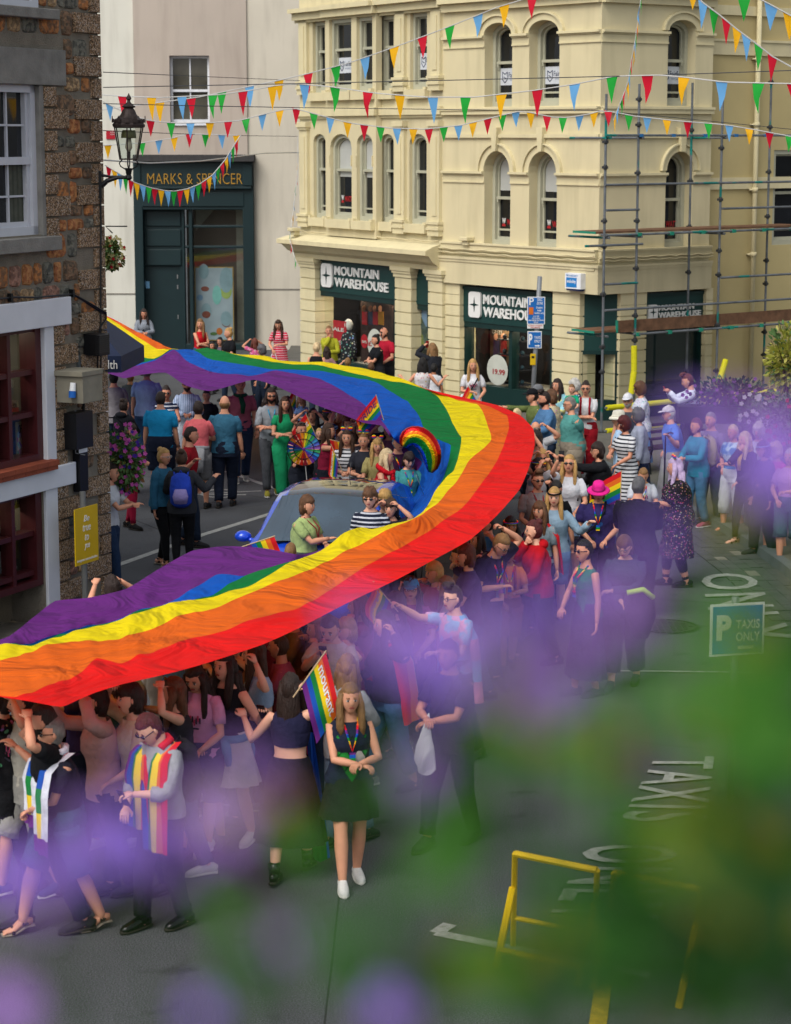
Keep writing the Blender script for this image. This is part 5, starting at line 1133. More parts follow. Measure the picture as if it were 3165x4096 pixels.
    if bt in('trousers','leggings','shorts','jeans','wide'):
        Tr=MB(); e_={'trousers':.026,'leggings':.006,'shorts':.03,'jeans':.016,'wide':.04}[bt]; ln=bot[2] if len(bot)>2 else (1. if bt!='shorts' else .52)
        body(Tr,.80,1.03,e_*.6+.008,16,0)
        for hip,kn,an,s in legs:
            P=[];A=[]
            for f,r_ in ((0,.096),(.15,.09),(.3,.078),(.42,.068),(.5,.062),(.6,.06),(.75,.054),(.88,.05),(.97,.05)):
                if f<=ln+.01: P.append(hip.lerp(kn,f*2) if f<=.5 else kn.lerp(an,(f-.5)*2)); A.append((r_+e_)*b**.7 if bt!='leggings' or f<.8 else (.04+e_))
            if ln<.97 and bt=='shorts': A[-1]+=.01
            i0=len(Tr.v); Tr.tube(K(P),[a*k for a in A],12,0,True)
            if bt!='leggings':
                for i in range(i0,len(Tr.v)): q=Vector(Tr.v[i]); Tr.v[i]=tuple(q+Vector((noise.noise(q*13/k),noise.noise(q*13/k+Vector((5,0,0))),0))*.014*k)
        child(Tr,{'trousers':'trousers','leggings':'leggings','shorts':'shorts','jeans':'jeans','wide':'trousers'}[bt],[bm])
    elif bt=='skirt':
        Tr=MB(); body(Tr,.9,1.05,.016,16,0); ln=bot[2] if len(bot)>2 else .55; skirt(Tr,.99,ln,.15,(.23 if ln<.7 and len(bot)<4 else (.2+.1*(.95-ln)) if len(bot)<4 else bot[3]),.07,11); child(Tr,'skirt',[bm])
    # shoes
    hem_=bot[2] if len(bot)>2 else 1
    for hip,kn,an,s in legs:
        Sx=MB(); tip=.0; y0=an.y
        if shoe=='sandal':
            Sx.tube(K([Vector((an.x,y0-.09,.012+an.z-.085)),Vector((an.x,y0-.02,.012+an.z-.085)),Vector((an.x*1.08,y0+.08,.012)),Vector((an.x*1.12,y0+.17,.012))]),[.034*k,.036*k,.046*k,.04*k],12,0,True,side=(1,0,0),rb=[.013*k]*4)
            Sx.tube(K([Vector((an.x-s*.045,y0+.09,.02)),Vector((an.x*1.06,y0+.085,.068)),Vector((an.x+s*.06,y0+.09,.02))]),[.014*k]*3,6,1); Sx.tube(K([Vector((an.x-.04,y0,.03+an.z-.085)),Vector((an.x,y0+.035,.1+an.z-.085)),Vector((an.x+.04,y0,.03+an.z-.085))]),[.013*k]*3,6,1)
            Sx.tube(K([Vector((an.x-.042,y0-.01,.09)),Vector((an.x,y0-.055,.085)),Vector((an.x+.042,y0-.01,.09))]),[.012*k]*3,6,1)
            F=MB(); F.tube(K([Vector((an.x,y0-.07,.045+an.z-.085)),Vector((an.x,y0,.06+an.z-.085)),Vector((an.x*1.06,y0+.08,.045)),Vector((an.x*1.1,y0+.155,.03))]),[.03*k,.036*k,.042*k,.034*k],12,0,True,side=(1,0,0),rb=[.03*k,.035*k,.024*k,.012*k])
            for t_ in range(5): F.tube(K([Vector((an.x*1.1+s*(-.03+.0155*t_),y0+.14,.03)),Vector((an.x*1.1+s*(-.032+.0165*t_),y0+.172-.006*t_,.024))]),[.0095*k,.007*k],6)
            child(F,'foot',[sk]); child(Sx,'sandal',[mat('sandal_sole','#8a7f70'),cloth('#2a2622')])
        else:
            z=an.z-.085; R_=1.0
            Sx.tube(K([Vector((an.x,y0-.085,.045+z)),Vector((an.x,y0-.05,.055+z)),Vector((an.x,y0+.01,.06+z)),Vector((an.x*1.06,y0+.08,.045+z*.6)),Vector((an.x*1.1,y0+.15,.036)),Vector((an.x*1.1,y0+.185,.026))]),[x*k for x in (.02,.036,.04,.046,.042,.02)],12,0,True,side=(1,0,0),rb=[x*k for x in (.03,.045,.05,.038,.03,.018)])
            Sx.tube(K([Vector((an.x,y0-.088,.014+z)),Vector((an.x,y0-.03,.014+z)),Vector((an.x*1.06,y0+.08,.014+z*.5)),Vector((an.x*1.1,y0+.15,.014)),Vector((an.x*1.1,y0+.192,.016))]),[x*k for x in (.03,.038,.049,.044,.02)],12,1,True,side=(1,0,0),rb=[.015*k]*5)
            if shoe[0]=='B': Sx.tube(K([Vector((an.x,y0,.06+z)),Vector((an.x,y0-.01,.17+z))]),[.047*k,.05*k],12,0)
            sc_=shoe.lstrip('B'); child(Sx,'shoe',[cloth(sc_) if sc_!='#101011' else mat('polished_black_leather','#0b0b0c',rough=.2,var=.1),sole if sc_ not in('#101011','#2a2a2c','#1a1a1a') else mat('dark_sole','#26221c')])
    # extras
    for e_ in ex:
        nm=e_ if isinstance(e_,str) else e_[0]; cc=None if isinstance(e_,str) else e_[1]; g=MB()
        def hx(i0): 
            for i in range(i0,len(g.v)): g.v[i]=tuple(HD(g.v[i])*k)
        if nm=='sunglasses':
            for s in (-1,1): g.ell((s*.032,.094,.010),(.026,.008,.017),0,10,6); g.tube([(s*.058,.085,.014),(s*.08,.0,.012)],.004,5,1)
            g.tube([(-.02,.1,.014),(.02,.1,.014)],.004,5,1); hx(0); child(g,'sunglasses',[lens,cloth(cc or '#111114')])
        elif nm=='glasses':
            for s in (-1,1):
                g.tube([(s*.032+.024*math.cos(a*pi/5),.096,.008+.017*math.sin(a*pi/5)) for a in range(11)],.0028,4,0,False); g.tube([(s*.057,.09,.012),(s*.08,.0,.012)],.003,4)
            g.tube([(-.01,.1,.012),(.01,.1,.012)],.003,4); hx(0); child(g,'glasses',[cloth(cc or '#141416')])
        elif nm=='topglasses':
            for s in (-1,1): g.ell((s*.03,.062,.115),(.026,.016,.012),0,10,6)
            hx(0); child(g,'sunglasses',[lens])
        elif nm=='cap':
            def f(q): x,y,z=q; return Vector((x,y,max(z,.0)))
            g.ell((0,-.004,.035),(.086,.108,.098),0,16,10,fn=f); g.tube([(0,.08,.045),(0,.13,.042),(0,.165,.032)],[.075,.066,.03],14,0,True,side=(1,0,0),rb=[.01,.007,.004]); hx(0); child(g,'cap',[cloth(cc)])
        elif nm in('hat','bucket'):
            g.tube([(0,0,.035),(0,-.002,.06),(0,-.004,.11),(0,-.004,.145),(0,-.004,.155)],[.088,.087,.08,.066,.03],18,0,True,side=(1,0,0),rb=[.108,.105,.098,.085,.04])
            rr=.155 if nm=='hat' else .14; g.tube([(0,0,.030 if nm=='hat' else .01),(0,0,.042),(0,0,.05)],[rr,rr*.93,.088],22,0,True,side=(1,0,0),rb=[rr*1.12,rr,.108]); g.tube([(0,0,.048),(0,0,.07)],[.0905,.09],18,1,True,side=(1,0,0),rb=[.111,.109]); hx(0); child(g,'hat',[cloth(cc),cloth(cc if nm=='bucket' else '#8a1c5c')])
        elif nm=='headband': g.tube([(.085*math.cos(a*pi/8),.108*math.sin(a*pi/8)-.005,.06-.01*math.sin(a*pi/8)) for a in range(17)],.012,6,0,False); hx(0); child(g,'headband',[cloth(cc) if cc!='rainbow' else cloth('#888','rainbow','#888',30.)])
        elif nm=='bow':
            for s in(-1,1): g.ell((s*.058,.01,.145),(.036,.02,.036),0,12,8,rot=Matrix.Rotation(s*.5,3,'Y'))
            g.ell((0,.015,.125),(.016,.016,.016),0,8,6); hx(0); child(g,'bow_headband',[cloth('#888','rainbow','#888',18.)])
        elif nm=='beard':
            def f(q):
                x,y,z=shape(q)
                if z>-.03 or y<.0: return Vector((x*.9,y*.9,z*.9))
                return Vector((x,y,z))
            g.ell((0,0,0),(.081,.102,.128),0,18,14,fn=f); hx(0); child(g,'beard',[hairm(cc)])
        elif nm=='earbud': g.ell((-.085,.01,-.005),(.008,.008,.012),0,6,4); hx(0); child(g,'earbud',[sole])
        elif nm=='headphones':
            g.tube([(.09*math.cos(a*pi/8),-.01,.14*math.sin(a*pi/8)) for a in range(9)],.01,6); 
            for s in(-1,1): g.ell((s*.09,-.005,-.005),(.022,.036,.042),0,12,8)
            hx(0); child(g,'headphones',[cloth('#0e0e10')])
        elif nm=='strap':
            P=[UP((-.10,.0,1.46)),UP((-.08,.13*b,1.36)),UP((.02,.16*b,1.2)),UP((.12*b,.14*b,1.06)),UP((.18*b,.03,.95))]; g.tube(K(P),.014*k,6); P=[UP((-.10,.0,1.46)),UP((-.06,-.12*b,1.36)),UP((.06,-.15*b,1.15)),UP((.18*b,-.03,.95))]; g.tube(K(P),.014*k,6)
            g.box(K([UP((.2*b,.02,.88))])[0],(.08*k,.22*k,.18*k)); child(g,'shoulder_bag',[cloth(cc or '#15161a')],smooth=False)
        elif nm=='lanyard': g.tube(K([UP((-.07,.02,1.46)),UP((-.04,.15*b,1.34)),UP((0,.165*b,1.2)),UP((.04,.15*b,1.34)),UP((.07,.02,1.46))]),.009*k,5); g.box(UP((0,.175*b,1.16))*k,(.05*k,.01*k,.07*k)); child(g,'lanyard',[cloth('#888','rainbow','#888',6.) if cc is None else cloth(cc)],smooth=False)
        elif nm=='braces':
            for s in(-1,1): g.tube(K([UP((s*.08,.13*b,1.15)),UP((s*.075,.14*b,1.3)),UP((s*.08,.06,1.445)),UP((s*.075,-.1*b,1.38)),UP((s*.05,-.12*b,1.15))]),.02*k,6)
            child(g,'dungaree_straps',[cloth(cc)])
        elif nm=='tied':
            g.tube(K([UP((.16*b*math.cos(a*pi/8),.13*b*math.sin(a*pi/8),1.0)) for a in range(17)]),.035*k,8,0,False); g.tube(K([UP((.02,.15*b,1.0)),UP((.05,.17*b,.9)),UP((.06,.17*b,.74))]),[.05*k,.05*k,.03*k],8); g.tube(K([UP((-.03,.15*b,1.0)),UP((-.07,.17*b,.92)),UP((-.09,.16*b,.78))]),[.045*k,.045*k,.03*k],8)
            g.tube(K([Vector((0,-.15*b,1.0)),Vector((0,-.19*b,.85)),Vector((0,-.18*b,.62))]),[.14*k,.15*k,.12*k],12,0,True,side=(1,0,0),rb=[.03*k,.03*k,.02*k]); child(g,'tied_sweater',[cloth(cc)])
        elif nm=='neckerchief': g.tube(K([UP((.09*math.cos(a*pi/6+pi/2),.075*math.sin(a*pi/6+pi/2)+.01,1.44)) for a in range(13)]),.028*k,8,0,False); g.tube(K([UP((0,.1,1.42)),UP((-.03,.15*b,1.3)),UP((-.02,.16*b,1.16))]),[.04*k,.045*k,.03*k],8); child(g,'neck_sweater',[cloth(cc)])
        elif nm in('cape','scarf','transcape','whiteflag'):
            ms={'cape':RB,'scarf':RB,'transcape':[cloth('#6fb3dd'),cloth('#d98a9c')],'whiteflag':[cloth('#c9ccd6'),RB[0],RB[4],RB[3],RB[2],RB[5]]}[nm]
            if nm in('cape','transcape'):
                zl=cc or .62; n=24; rows=12; vs=[];fs=[];mi=[]
                for i in range(rows+1):
                    t=i/rows; z=1.45+(zl-1.45)*t
                    for j in range(n+1):
                        s_=j/n*2-1; a=-pi/2+s_*(1.95-.35*t); rx=(.11+.13*min(1,t*4)+.05*t)*b; ry=(.10+.07*min(1,t*4)+.04*t)*b; f=1+.09*t*math.sin(9*s_+u)
                        vs.append((UP((0,0,z)) if z>.95 else Vector((0,off.y*.6,z)))*k+Vector((rx*math.cos(a)*f,ry*math.sin(a)*f,0))*k)
                for i in range(rows):
                    for j in range(n): fs.append((i*(n+1)+j,i*(n+1)+j+1,(i+1)*(n+1)+j+1,(i+1)*(n+1)+j)); mi.append(min(len(ms)-1,int(j/n*len(ms))) if nm=='cape' else (0 if i%6<3 else 1))
                g.add(vs,fs,mi)
            else:
                for s in (-1,1):
                    zl=(.66 if s<0 else .80) if nm=='scarf' else (.70 if s<0 else .86); n=12; rows=14; vs=[];fs=[];mi=[]
                    for i in range(rows+1):
                        t=i/rows
                        if t<.22: q=t/.22; c0=UP((s*(.075+.02*q),-.07+.16*q,1.46-.05*q))
                        else: q=(t-.22)/.78; c0=UP((s*(.10-.02*q)*b,(.12+.06*min(1,q*3))*b,1.41-.30*min(1,q*2))) if 1.41-q*(1.41-zl)>1.0 else Vector((s*.09*b,off.y+.19*b,1.0)); c0=Vector((c0.x,c0.y,1.41-q*(1.41-zl)))
                        wd=.06+.10*min(1,t*2)
                        for j in range(n+1): x_=(j/n*2-1); vs.append((c0+Vector((x_*wd,.012*math.sin(8*x_+3*t)-.03*x_*x_,0)))*k)
                    for i in range(rows):
                        for j in range(n): fs.append((i*(n+1)+j,i*(n+1)+j+1,(i+1)*(n+1)+j+1,(i+1)*(n+1)+j)); mi.append(int(j/n*6) if nm=='scarf' else ((1+int(i/3)%5) if 4<=j<=7 or i>11 else 0))
                    g.add(vs,fs,mi)
                g.tube(K([UP((.1,.06,1.45)),UP((.07,-.06,1.475)),UP((0,-.085,1.48)),UP((-.07,-.06,1.475)),UP((-.1,.06,1.45))]),.03*k,8,0)
            child(g,'flag_cape' if nm=='cape' else 'draped_flag',ms)
        elif nm=='boa':
            for i in range(26): a=i*.24; g.ell(UP((.13*math.cos(a),.11*math.sin(a)+.02,1.43-.05*math.sin(a)))*k,(.045*k,.045*k,.04*k),0,7,5)
            for i in range(9): g.ell(UP((.05,.14+.01*i,1.4-.04*i))*k,(.045*k,.035*k,.04*k),0,7,5)
            child(g,'feather_boa',[cloth('#b5121f')])
        elif nm=='argyle':
            for i,(x,z_,c_) in enumerate(((-.06,1.13,0),(.06,1.13,1),(0,1.24,2),(-.115,1.24,1),(.115,1.24,1),(0,1.02,1))):
                yy=math.sqrt(max(0,1-(x/.185)**2)); q=UP((x,.152*yy,z_)); w2,h2=.056,.095
                P=[UP((x-w2,.150*math.sqrt(max(.1,1-((x-w2)/.185)**2)),z_)),UP((x,.156*yy,z_-h2)),UP((x+w2,.150*math.sqrt(max(.1,1-((x+w2)/.185)**2)),z_)),UP((x,.156*yy,z_+h2))]
                g.add([p*k for p in P]+[q*k],[(0,1,4),(1,2,4),(2,3,4),(3,0,4)],c_)
            child(g,'argyle_pattern',[cloth('#b3b0a8'),cloth('#1f7a30'),cloth('#14281c')])
        elif nm=='print':
            for i in range(9):
                x=-.07+.0175*i; q=UP((x,.150*b+.012,1.24+.02*math.sin(i*1.7))); g.box(q*k,(.012*k,.006*k,.05*k),i%2)
            g.box(UP((0,.158*b+.01,1.17))*k,(.12*k,.006*k,.014*k),0); child(g,'shirt_print',[cloth(cc or '#2a2a34'),cloth('#a83a5c')],smooth=False)
    M_=Matrix.Translation(loc)@Matrix.Rotation(rz,4,'Z')
    out={'obj':Bo,'k':k,'M':M_,'r':hands['r'],'l':hands['l'],'UP':UP,'b':b,'face':face}
    ALLP.append((out,u,v)); return out
def wp(P,p): return P['M']@(Vector(p)*P['k'])
def handpos(P,s='r'): return wp(P,P[s][5])
def handdir(P,s='r'): return (P['M'].to_3x3()@P[s][3]).normalized()
def phone(P,s='r',c='#0f1013',label='black phone',face=None,up=.35):
    p=handpos(P,s); g=MB(); a=R(P['face']); 
    Rm=Matrix.Rotation(R(P['face']+180),3,'Z')@Matrix.Rotation(R(60 if up<.5 else 5),3,'X')
    g.box((0,0,0),(.072,.15,.010) if up<.5 else (.072,.010,.15),0,Rm); g.box(Rm@Vector((0,0,.006) if up<.5 else Vector((0,.006,0))),(.066,.142,.002) if up<.5 else (.066,.002,.142),1,Rm)
    return g.build('phone',[mat('phone_'+c,c,rough=.3,var=0),mat('phone_screen','#12151c',rough=.1,var=0)],label=label,cat='phone',loc=p,world=False)
def backpack(P,c='#202226',label='',c2=None):
    b=P['b']; g=MB(); q=P['UP']((0,-.2*b-.02,1.2)); q=Vector(q)
    Rm=Matrix.Rotation(0,3,'Z')
    g.tube([q+Vector((0,.02,-.24)),q+Vector((0,-.01,-.2)),q+Vector((0,-.02,0)),q+Vector((0,0,.16)),q+Vector((0,.02,.21))],[.11,.15,.155,.13,.06],14,0,True,side=(1,0,0),rb=[.06,.09,.09,.075,.04])
    g.tube([q+Vector((0,-.09,-.2)),q+Vector((0,-.12,-.1)),q+Vector((0,-.09,.0))],[.09,.11,.08],12,1,True,side=(1,0,0),rb=[.03,.04,.02])
    for s in(-1,1): g.tube([q+Vector((s*.09,.08,.16)),q+Vector((s*.1,.18,.24)),q+Vector((s*.11,.3,.12)),q+Vector((s*.12,.28,-.08)),q+Vector((s*.12,.1,-.18))],.016,6,0)
    g.tube([q+Vector((-.03,.03,.2)),q+Vector((0,.03,.25)),q+Vector((.03,.03,.2))],.008,5,0)
    V=[tuple(P['M']@(Vector(v)*P['k'])) for v in g.v]; g.v=V; L=wp(P,q); return g.build('backpack',[cloth(c),cloth(c2 or c)],label=label,cat='backpack',smooth=True,loc=L)
def handflag(P=None,s='r',pos=None,d=(0,0,1),side=(1,0,0),w_=.42,h_=.30,pole=.6,label='',txt=None,gr=.12,mats=None,wave=.03,cols=None):
    """small stick flag: pole + six-stripe cloth; d = pole direction, side = the way the cloth flies"""
    p=handpos(P,s) if P else Vector(pos); d=Vector(d).normalized(); sd_=Vector(side).normalized(); nn=d.cross(sd_).normalized()
    F=empty('hand_flag',p,label,'flag','small rainbow flags on sticks')
    g=MB(); g.tube([p-d*gr,p+d*(pole-gr)],.006,6); g.build('stick',mat('pale_stick','#b39a78'),F)
    top=p+d*(pole-gr-.01); g=MB(); nx,ny=14,12; vs=[];fs=[];mi=[]
    for j in range(ny+1):
        for i in range(nx+1):
            a,b_=i/nx,j/ny; q=top-d*(h_*b_)+sd_*(w_*a)+nn*(wave*a*math.sin(a*7+b_*2+p.x*9))-Vector((0,0,1))*(.10*w_*a*a); vs.append(q)
    for j in range(ny):
        for i in range(nx): fs.append((j*(nx+1)+i,j*(nx+1)+i+1,(j+1)*(nx+1)+i+1,(j+1)*(nx+1)+i)); mi.append(j//2 if not cols else cols[j//2])
    g.add(vs,fs,mi); ms=list(RB)+[white]; c_=g.build('flag_cloth',ms,F,smooth=True)
    if txt:
        g=MB()
        def fn(a,b_,h): 
            A=.10+.8*a; B_=1-(txt[1]+(txt[2]-txt[1])*b_); sg=1 if nn.dot(Vector((0,-1,0)))>0 else -1
            A2=A if sd_.cross(Vector((0,1,0))).dot(Vector((0,0,1)))*d.z>0 or True else 1-A
            if sd_.x*d.z<0: A2=1-A
            return top-d*(h_*B_)+sd_*(w_*A2)+nn*(wave*A2*math.sin(A2*7+B_*2+p.x*9)+sg*(h+.003))-Vector((0,0,1))*(.10*w_*A2*A2)
        text(g,txt[0],fn,0,.002,offset=.01); g.build('flag_lettering',mat('flag_print_'+txt[3],txt[3],var=0),c_)
    return F
# ================================================================ THE GIANT RAINBOW FLAG
ST=[ # stations along the flag: red edge ... purple edge, in half-size photo pixels (x,y[,height])
[(120,640,1.7),(120,641),(120,642),(120,690),(120,725),(128,752),(135,770)],
[(228,674,1.75),(228,675),(228,676),(228,722),(228,757),(235,784),(243,800)],
[(284,703,1.7),(284,704),(281,712),(281,752),(279,775),(277,781),(265,807)],
[(326,726,1.7),(326,725),(334,744),(328,766),(329,769),(330,770),(303,799)],
[(366,746,1.6),(366,743),(366,743.5),(367,744),(367,744.5),(370,746),(353,795)],
[(425,752,1.4),(422,751,1.5),(418,749,1.6),(415,746,1.75),(412,745),(405,775),(398,823)],
[(470,758,1.4),(468,756,1.5),(465,752,1.7),(452,745),(455,768),(465,795),(450,834)],
[(560,768,1.4),(560,766,1.5),(558,759),(550,767),(548,782),(530,802),(540,810)],
[(600,776,1.4),(600,774,1.5),(598,766),(590,770),(590,788),(590,793),(590,824)],
[(720,788,1.4),(715,786,1.5),(705,776),(690,781),(690,792),(683,808),(670,862)],
[(800,804,1.4),(800,802,1.5),(790,790),(765,797),(757,804),(738,838),(735,886)],
[(872,820,1.5),(868,816,1.8),(850,805),(830,811),(800,815),(776,863),(776,902)],
[(945,838,1.9),(925,836,1.9),(910,830),(885,823),(840,840),(810,893),(814,908)],
[(1000,850),(985,853),(966,851),(930,842),(870,858),(829,916),(830,928)],
[(1060,864),(1035,866),(1016,864),(950,870),(892,885),(840,935),(848,945,1.6)],
[(1110,886),(1080,885),(1034,888),(965,900),(905,912),(870,960,1.4),(862,975,1.1)],
[(1138,915),(1086,912),(1046,920),(984,931),(924,932,1.9),(900,985,1.3),(875,1010,1.1)],
[(1141,950),(1074,952),(1047,944),(982,960),(962,952,1.9),(890,1010,1.25),(868,1022,1.0)],
[(1128,1000),(1053,997),(1005,978),(968,1000),(948,1010,1.6),(880,1050,1.0),(860,1065,.9)],
[(1108,1045),(1023,1040),(985,1012),(935,1035),(922,1060,1.4),(874,1085,.95),(845,1105,.85)],
[(1060,1100),(985,1085),(945,1062),(912,1078),(902,1098,1.6),(870,1112,1.2),(835,1122,1.0)],
[(1005,1150),(925,1125),(895,1100,2.0),(880,1110,1.7),(870,1118,1.5),(850,1125,1.3),(830,1135,1.1)],
[(930,1192),(855,1165),(832,1126,2.0),(800,1128,1.75),(795,1135,1.5),(790,1145,1.3),(780,1155,1.1)],
[(850,1235),(790,1205),(765,1165),(751,1128,2.0),(745,1138,1.7),(740,1150,1.5),(735,1160,1.3)],
[(740,1287),(710,1252),(700,1195),(685,1170),(680,1178,1.8),(675,1182,1.7),(660,1180,1.7)],
[(640,1339),(640,1297),(640,1222),(628,1200),(627,1199,1.88),(626,1198,1.88),(635,1183,1.9)],
[(561,1375),(540,1328),(550,1262),(545,1243),(520,1228),(520,1224),(560,1169)],
[(450,1412),(450,1352),(460,1294),(455,1269),(455,1267),(462,1229),(480,1165)],
[(380,1432),(380,1372),(385,1316),(385,1287),(383,1286),(400,1262),(410,1175)],
[(322,1446),(310,1392),(310,1345),(320,1304),(319,1303,1.92),(319,1302,1.92),(345,1210)],
[(260,1460),(262,1413),(262,1360),(263,1319),(262,1318.5,1.93),(261,1318,1.93),(270,1256)],
[(205,1477),(208,1404),(192,1366),(196,1335),(195,1334,1.93),(194,1334,1.93),(190,1275)],
[(165,1494),(152,1442),(130,1370),(130,1352),(129,1351,1.93),(129,1351,1.93),(118,1282)],
[(130,1508),(99,1466),(70,1386),(68,1371),(67,1370,1.93),(67,1370,1.93),(76,1313)],
[(60,1496),(35,1488),(25,1405),(20,1376),(19,1375.5),(19,1375),(20,1357)],
[(-20,1484),(-30,1478),(-40,1425),(-45,1388),(-45,1387.5),(-46,1387),(-45,1378)],
[(-160,1478),(-160,1470),(-160,1440),(-165,1410),(-165,1405),(-165,1402),(-165,1398)]]
def flagmesh():
    N=len(ST); C=[[None]*7 for _ in range(N)]
    for i in range(N):
        for j in range(7):
            q=ST[i][j]; z=q[2]-.06*(i>28) if len(q)>2 else (1.86 if i<25 else 1.92)
            C[i][j]=Hh(q[0]*S2,q[1]*S2,z)
    SUB,CS=8,6; rows=[]
    def cr(p0,p1,p2,p3,t): return 0.5*((2*p1)+(-p0+p2)*t+(2*p0-5*p1+4*p2-p3)*t*t+(-p0+3*p1-3*p2+p3)*t*t*t)
    for i in range(N-1):
        for s in range(SUB):
            t=s/SUB; R_=[]
            for j in range(7):
                p1,p2=C[i][j],C[i+1][j]; p0=C[max(i-1,0)][j]; p3=C[min(i+2,N-1)][j]
                R_.append(cr(p0,p1,p2,p3,t)*.5+p1.lerp(p2,t)*.5)
            rows.append(R_)
    rows.append(C[-1])
    vs=[];W_=6*CS+1
    for ri,R_ in enumerate(rows):
        for j in range(6):
            p0=R_[max(j-1,0)];p1=R_[j];p2=R_[j+1];p3=R_[min(j+2,6)]
            for s in range(CS):
                t=s/CS; q=p1.lerp(p2,t); vs.append(q)
        vs.append(R_[6])
    # cloth undulation: gentle sag between hands plus crumples
    out=[]
    for idx,q in enumerate(vs):
        ri,cj=divmod(idx,W_); e=min(cj,W_-1-cj)/(W_/2); a=ri/8.0
        wv=.045*noise.noise(Vector((a*.8,cj*.07,3)))*min(1,e*3)+.02*noise.noise(Vector((a*2.2,cj*.16,9)))*min(1,e*3)
        out.append(Vector((q.x,q.y,q.z+wv)))
    fs=[];mi=[]; nr=len(rows)
    for i in range(nr-1):
        for j in range(W_-1): fs.append((i*W_+j,i*W_+j+1,(i+1)*W_+j+1,(i+1)*W_+j)); mi.append(j//CS)
    return out,fs,mi
gv,gf,gm=flagmesh()
GF=[]
for n_,c in (('red','#ee1c1a'),('orange','#ee6a1c'),('yellow','#f4dc12'),('green','#0c7a3a'),('blue','#0f5ac0'),('purple','#6c2b80')):
    m=mat('flag_'+n_,c,rough=.8,var=.05,scale=1.2,trans=.34,spec=.15); GF.append(m); n=m.node_tree.nodes; l=m.node_tree.links
    tc=n.new('ShaderNodeTexCoord'); ns=[]
    for sc_,det,ds in ((1.1,3,.9),(5.5,5,.16)):
        t=n.new('ShaderNodeTexNoise'); t.inputs['Scale'].default_value=sc_; t.inputs['Detail'].default_value=det; t.inputs['Distortion'].default_value=1.6; l.new(tc.outputs['Object'],t.inputs['Vector']); ns.append((t,ds))
    b1=n.new('ShaderNodeBump'); b1.inputs['Strength'].default_value=.6; b1.inputs['Distance'].default_value=.42; l.new(ns[0][0].outputs[0],b1.inputs['Height'])
    b2=n.new('ShaderNodeBump'); b2.inputs['Strength'].default_value=.22; b2.inputs['Distance'].default_value=.035; l.new(ns[1][0].outputs[0],b2.inputs['Height']); l.new(b1.outputs[0],b2.inputs['Normal'])
    l.new(b2.outputs[0],n['Principled BSDF'].inputs['Normal'])
g=MB(); g.add(gv,gf,gm); ob=g.build('giant_flag',GF,smooth=True,label='enormous six striped rainbow flag carried over the marching crowd along the street',cat='flag',loc=Hh(1500,2500,0))
# ================================================================ THE CROWD
FG='people marching at the front of the flag'; SG='people watching the parade'; MG='people marching inside the loop of the flag'; RG='people holding the right side of the flag'
def Q(u,v,h,f,sk,fem,hair,top,bot,arms,label,ex=(),g=SG,**kw):
    kw.setdefault('step',.22 if g is FG else .12)
    return person(u,v,h,f,skin=sk,fem=fem,hair=hair,top=top,bot=bot,arms=arms,label=label,ex=ex,grp=g,**kw)
T_='tee'; navy='#1b2136'; blk_='#141518'; jean='#2f4766'; ljean='#587399'; djean='#1c2738'; wht='#c4c6c8'; grey='#6f7276'
dn=('down','down')
# ---- front row
e1=Q(225,2883,1.66,-62,0,1,('short','grey'),(T_,'#20202c'),('shorts','#3b4c63',.55),('waist','fist'),'older person in sandals with raised fist and white rainbow flag round the neck',('sunglasses','whiteflag'),FG,b=1.22,shoe='sandal',step=.3,fine=True)
e2=Q(637,2841,1.72,-45,2,0,('short','red'),('jacket','#8d8f93',.8),('jeans','#191a1d'),('hold','low'),'person in silver sleeves with rainbow flag scarf looking down at a phone',('sunglasses','scarf'),FG,pitch=32,fine=True,shoe='B#101011',step=.14)
backpack(e2,'#1a1b1f','black backpack on the person with the rainbow scarf'); phone(e2,'l',label='black phone held by the person with the rainbow scarf')
e10=Q(1159,2713,1.68,168,2,1,('long','dark',-.42),('crop','#20203a'),('skirt','#17171a',.32,.27),('out','wave'),'girl in dark lace crop top and long black skirt waving a flag above her head',(),FG,shoe='B#101011',fine=True,lean=0)
e11=Q(1397,2745,1.66,10,0,1,('long','light',-.30),('vest','#1b1f33'),('skirt','#1c1f1c',.60,.22),('hold','holdl'),'girl in argyle knitted vest and short pleated skirt with chunky white trainers',('lanyard','argyle'),FG,shoe='#c9c9c6',fine=True,step=.16)
e8=Q(910,2618,1.70,-28,2,1,('wavy','dark'),('tank','#17171b'),('skirt','#b9b5b8',.60,.25),('out','low'),'girl in black top and pale skirt with blue sweater tied round her waist',(('tied','#5f8fb3'),),FG,yaw=-10,shoe='#c9c7c0',fine=True)
phone(e8,'l',label='phone held by the girl with the blue tied sweater')
e7=Q(798,2650,1.66,-20,0,1,('wavy','dark'),(T_,'#c58ab0'),('shorts','#24304a'),('low','hold'),'girl in loose pink t-shirt with long dark curls looking down',('print',),FG,pitch=25,fine=True)
e6=Q(714,2722,1.64,-82,2,1,('long','mid'),('tank','#26262c'),('jeans',jean),('up','low'),'girl in profile with sunglasses on her head reaching up to the flag edge',('topglasses',),FG,fine=True,shoe='#c9c9c6')
e9=Q(1035,2571,1.68,-75,2,1,('long','brown'),('crop','#8ea3bd'),('jeans',djean),('ups','up'),'girl in pale blue crop top with her arm straight up to the flag',(),FG,yaw=-8,fine=True)
e3=Q(190,2832,1.76,-75,0,0,('short','dark'),(T_,blk_),('jeans',djean),('up','out'),'man in black t-shirt reaching back behind the older person with the white flag',(('beard','dark'),),FG)
e4=Q(400,2755,1.70,-70,0,1,('bob','dark'),('knit','#b88d86'),('jeans','#1a1c22'),('up','upf'),'woman in long pale pink knitted sweater holding the flag up with both hands',(),FG)
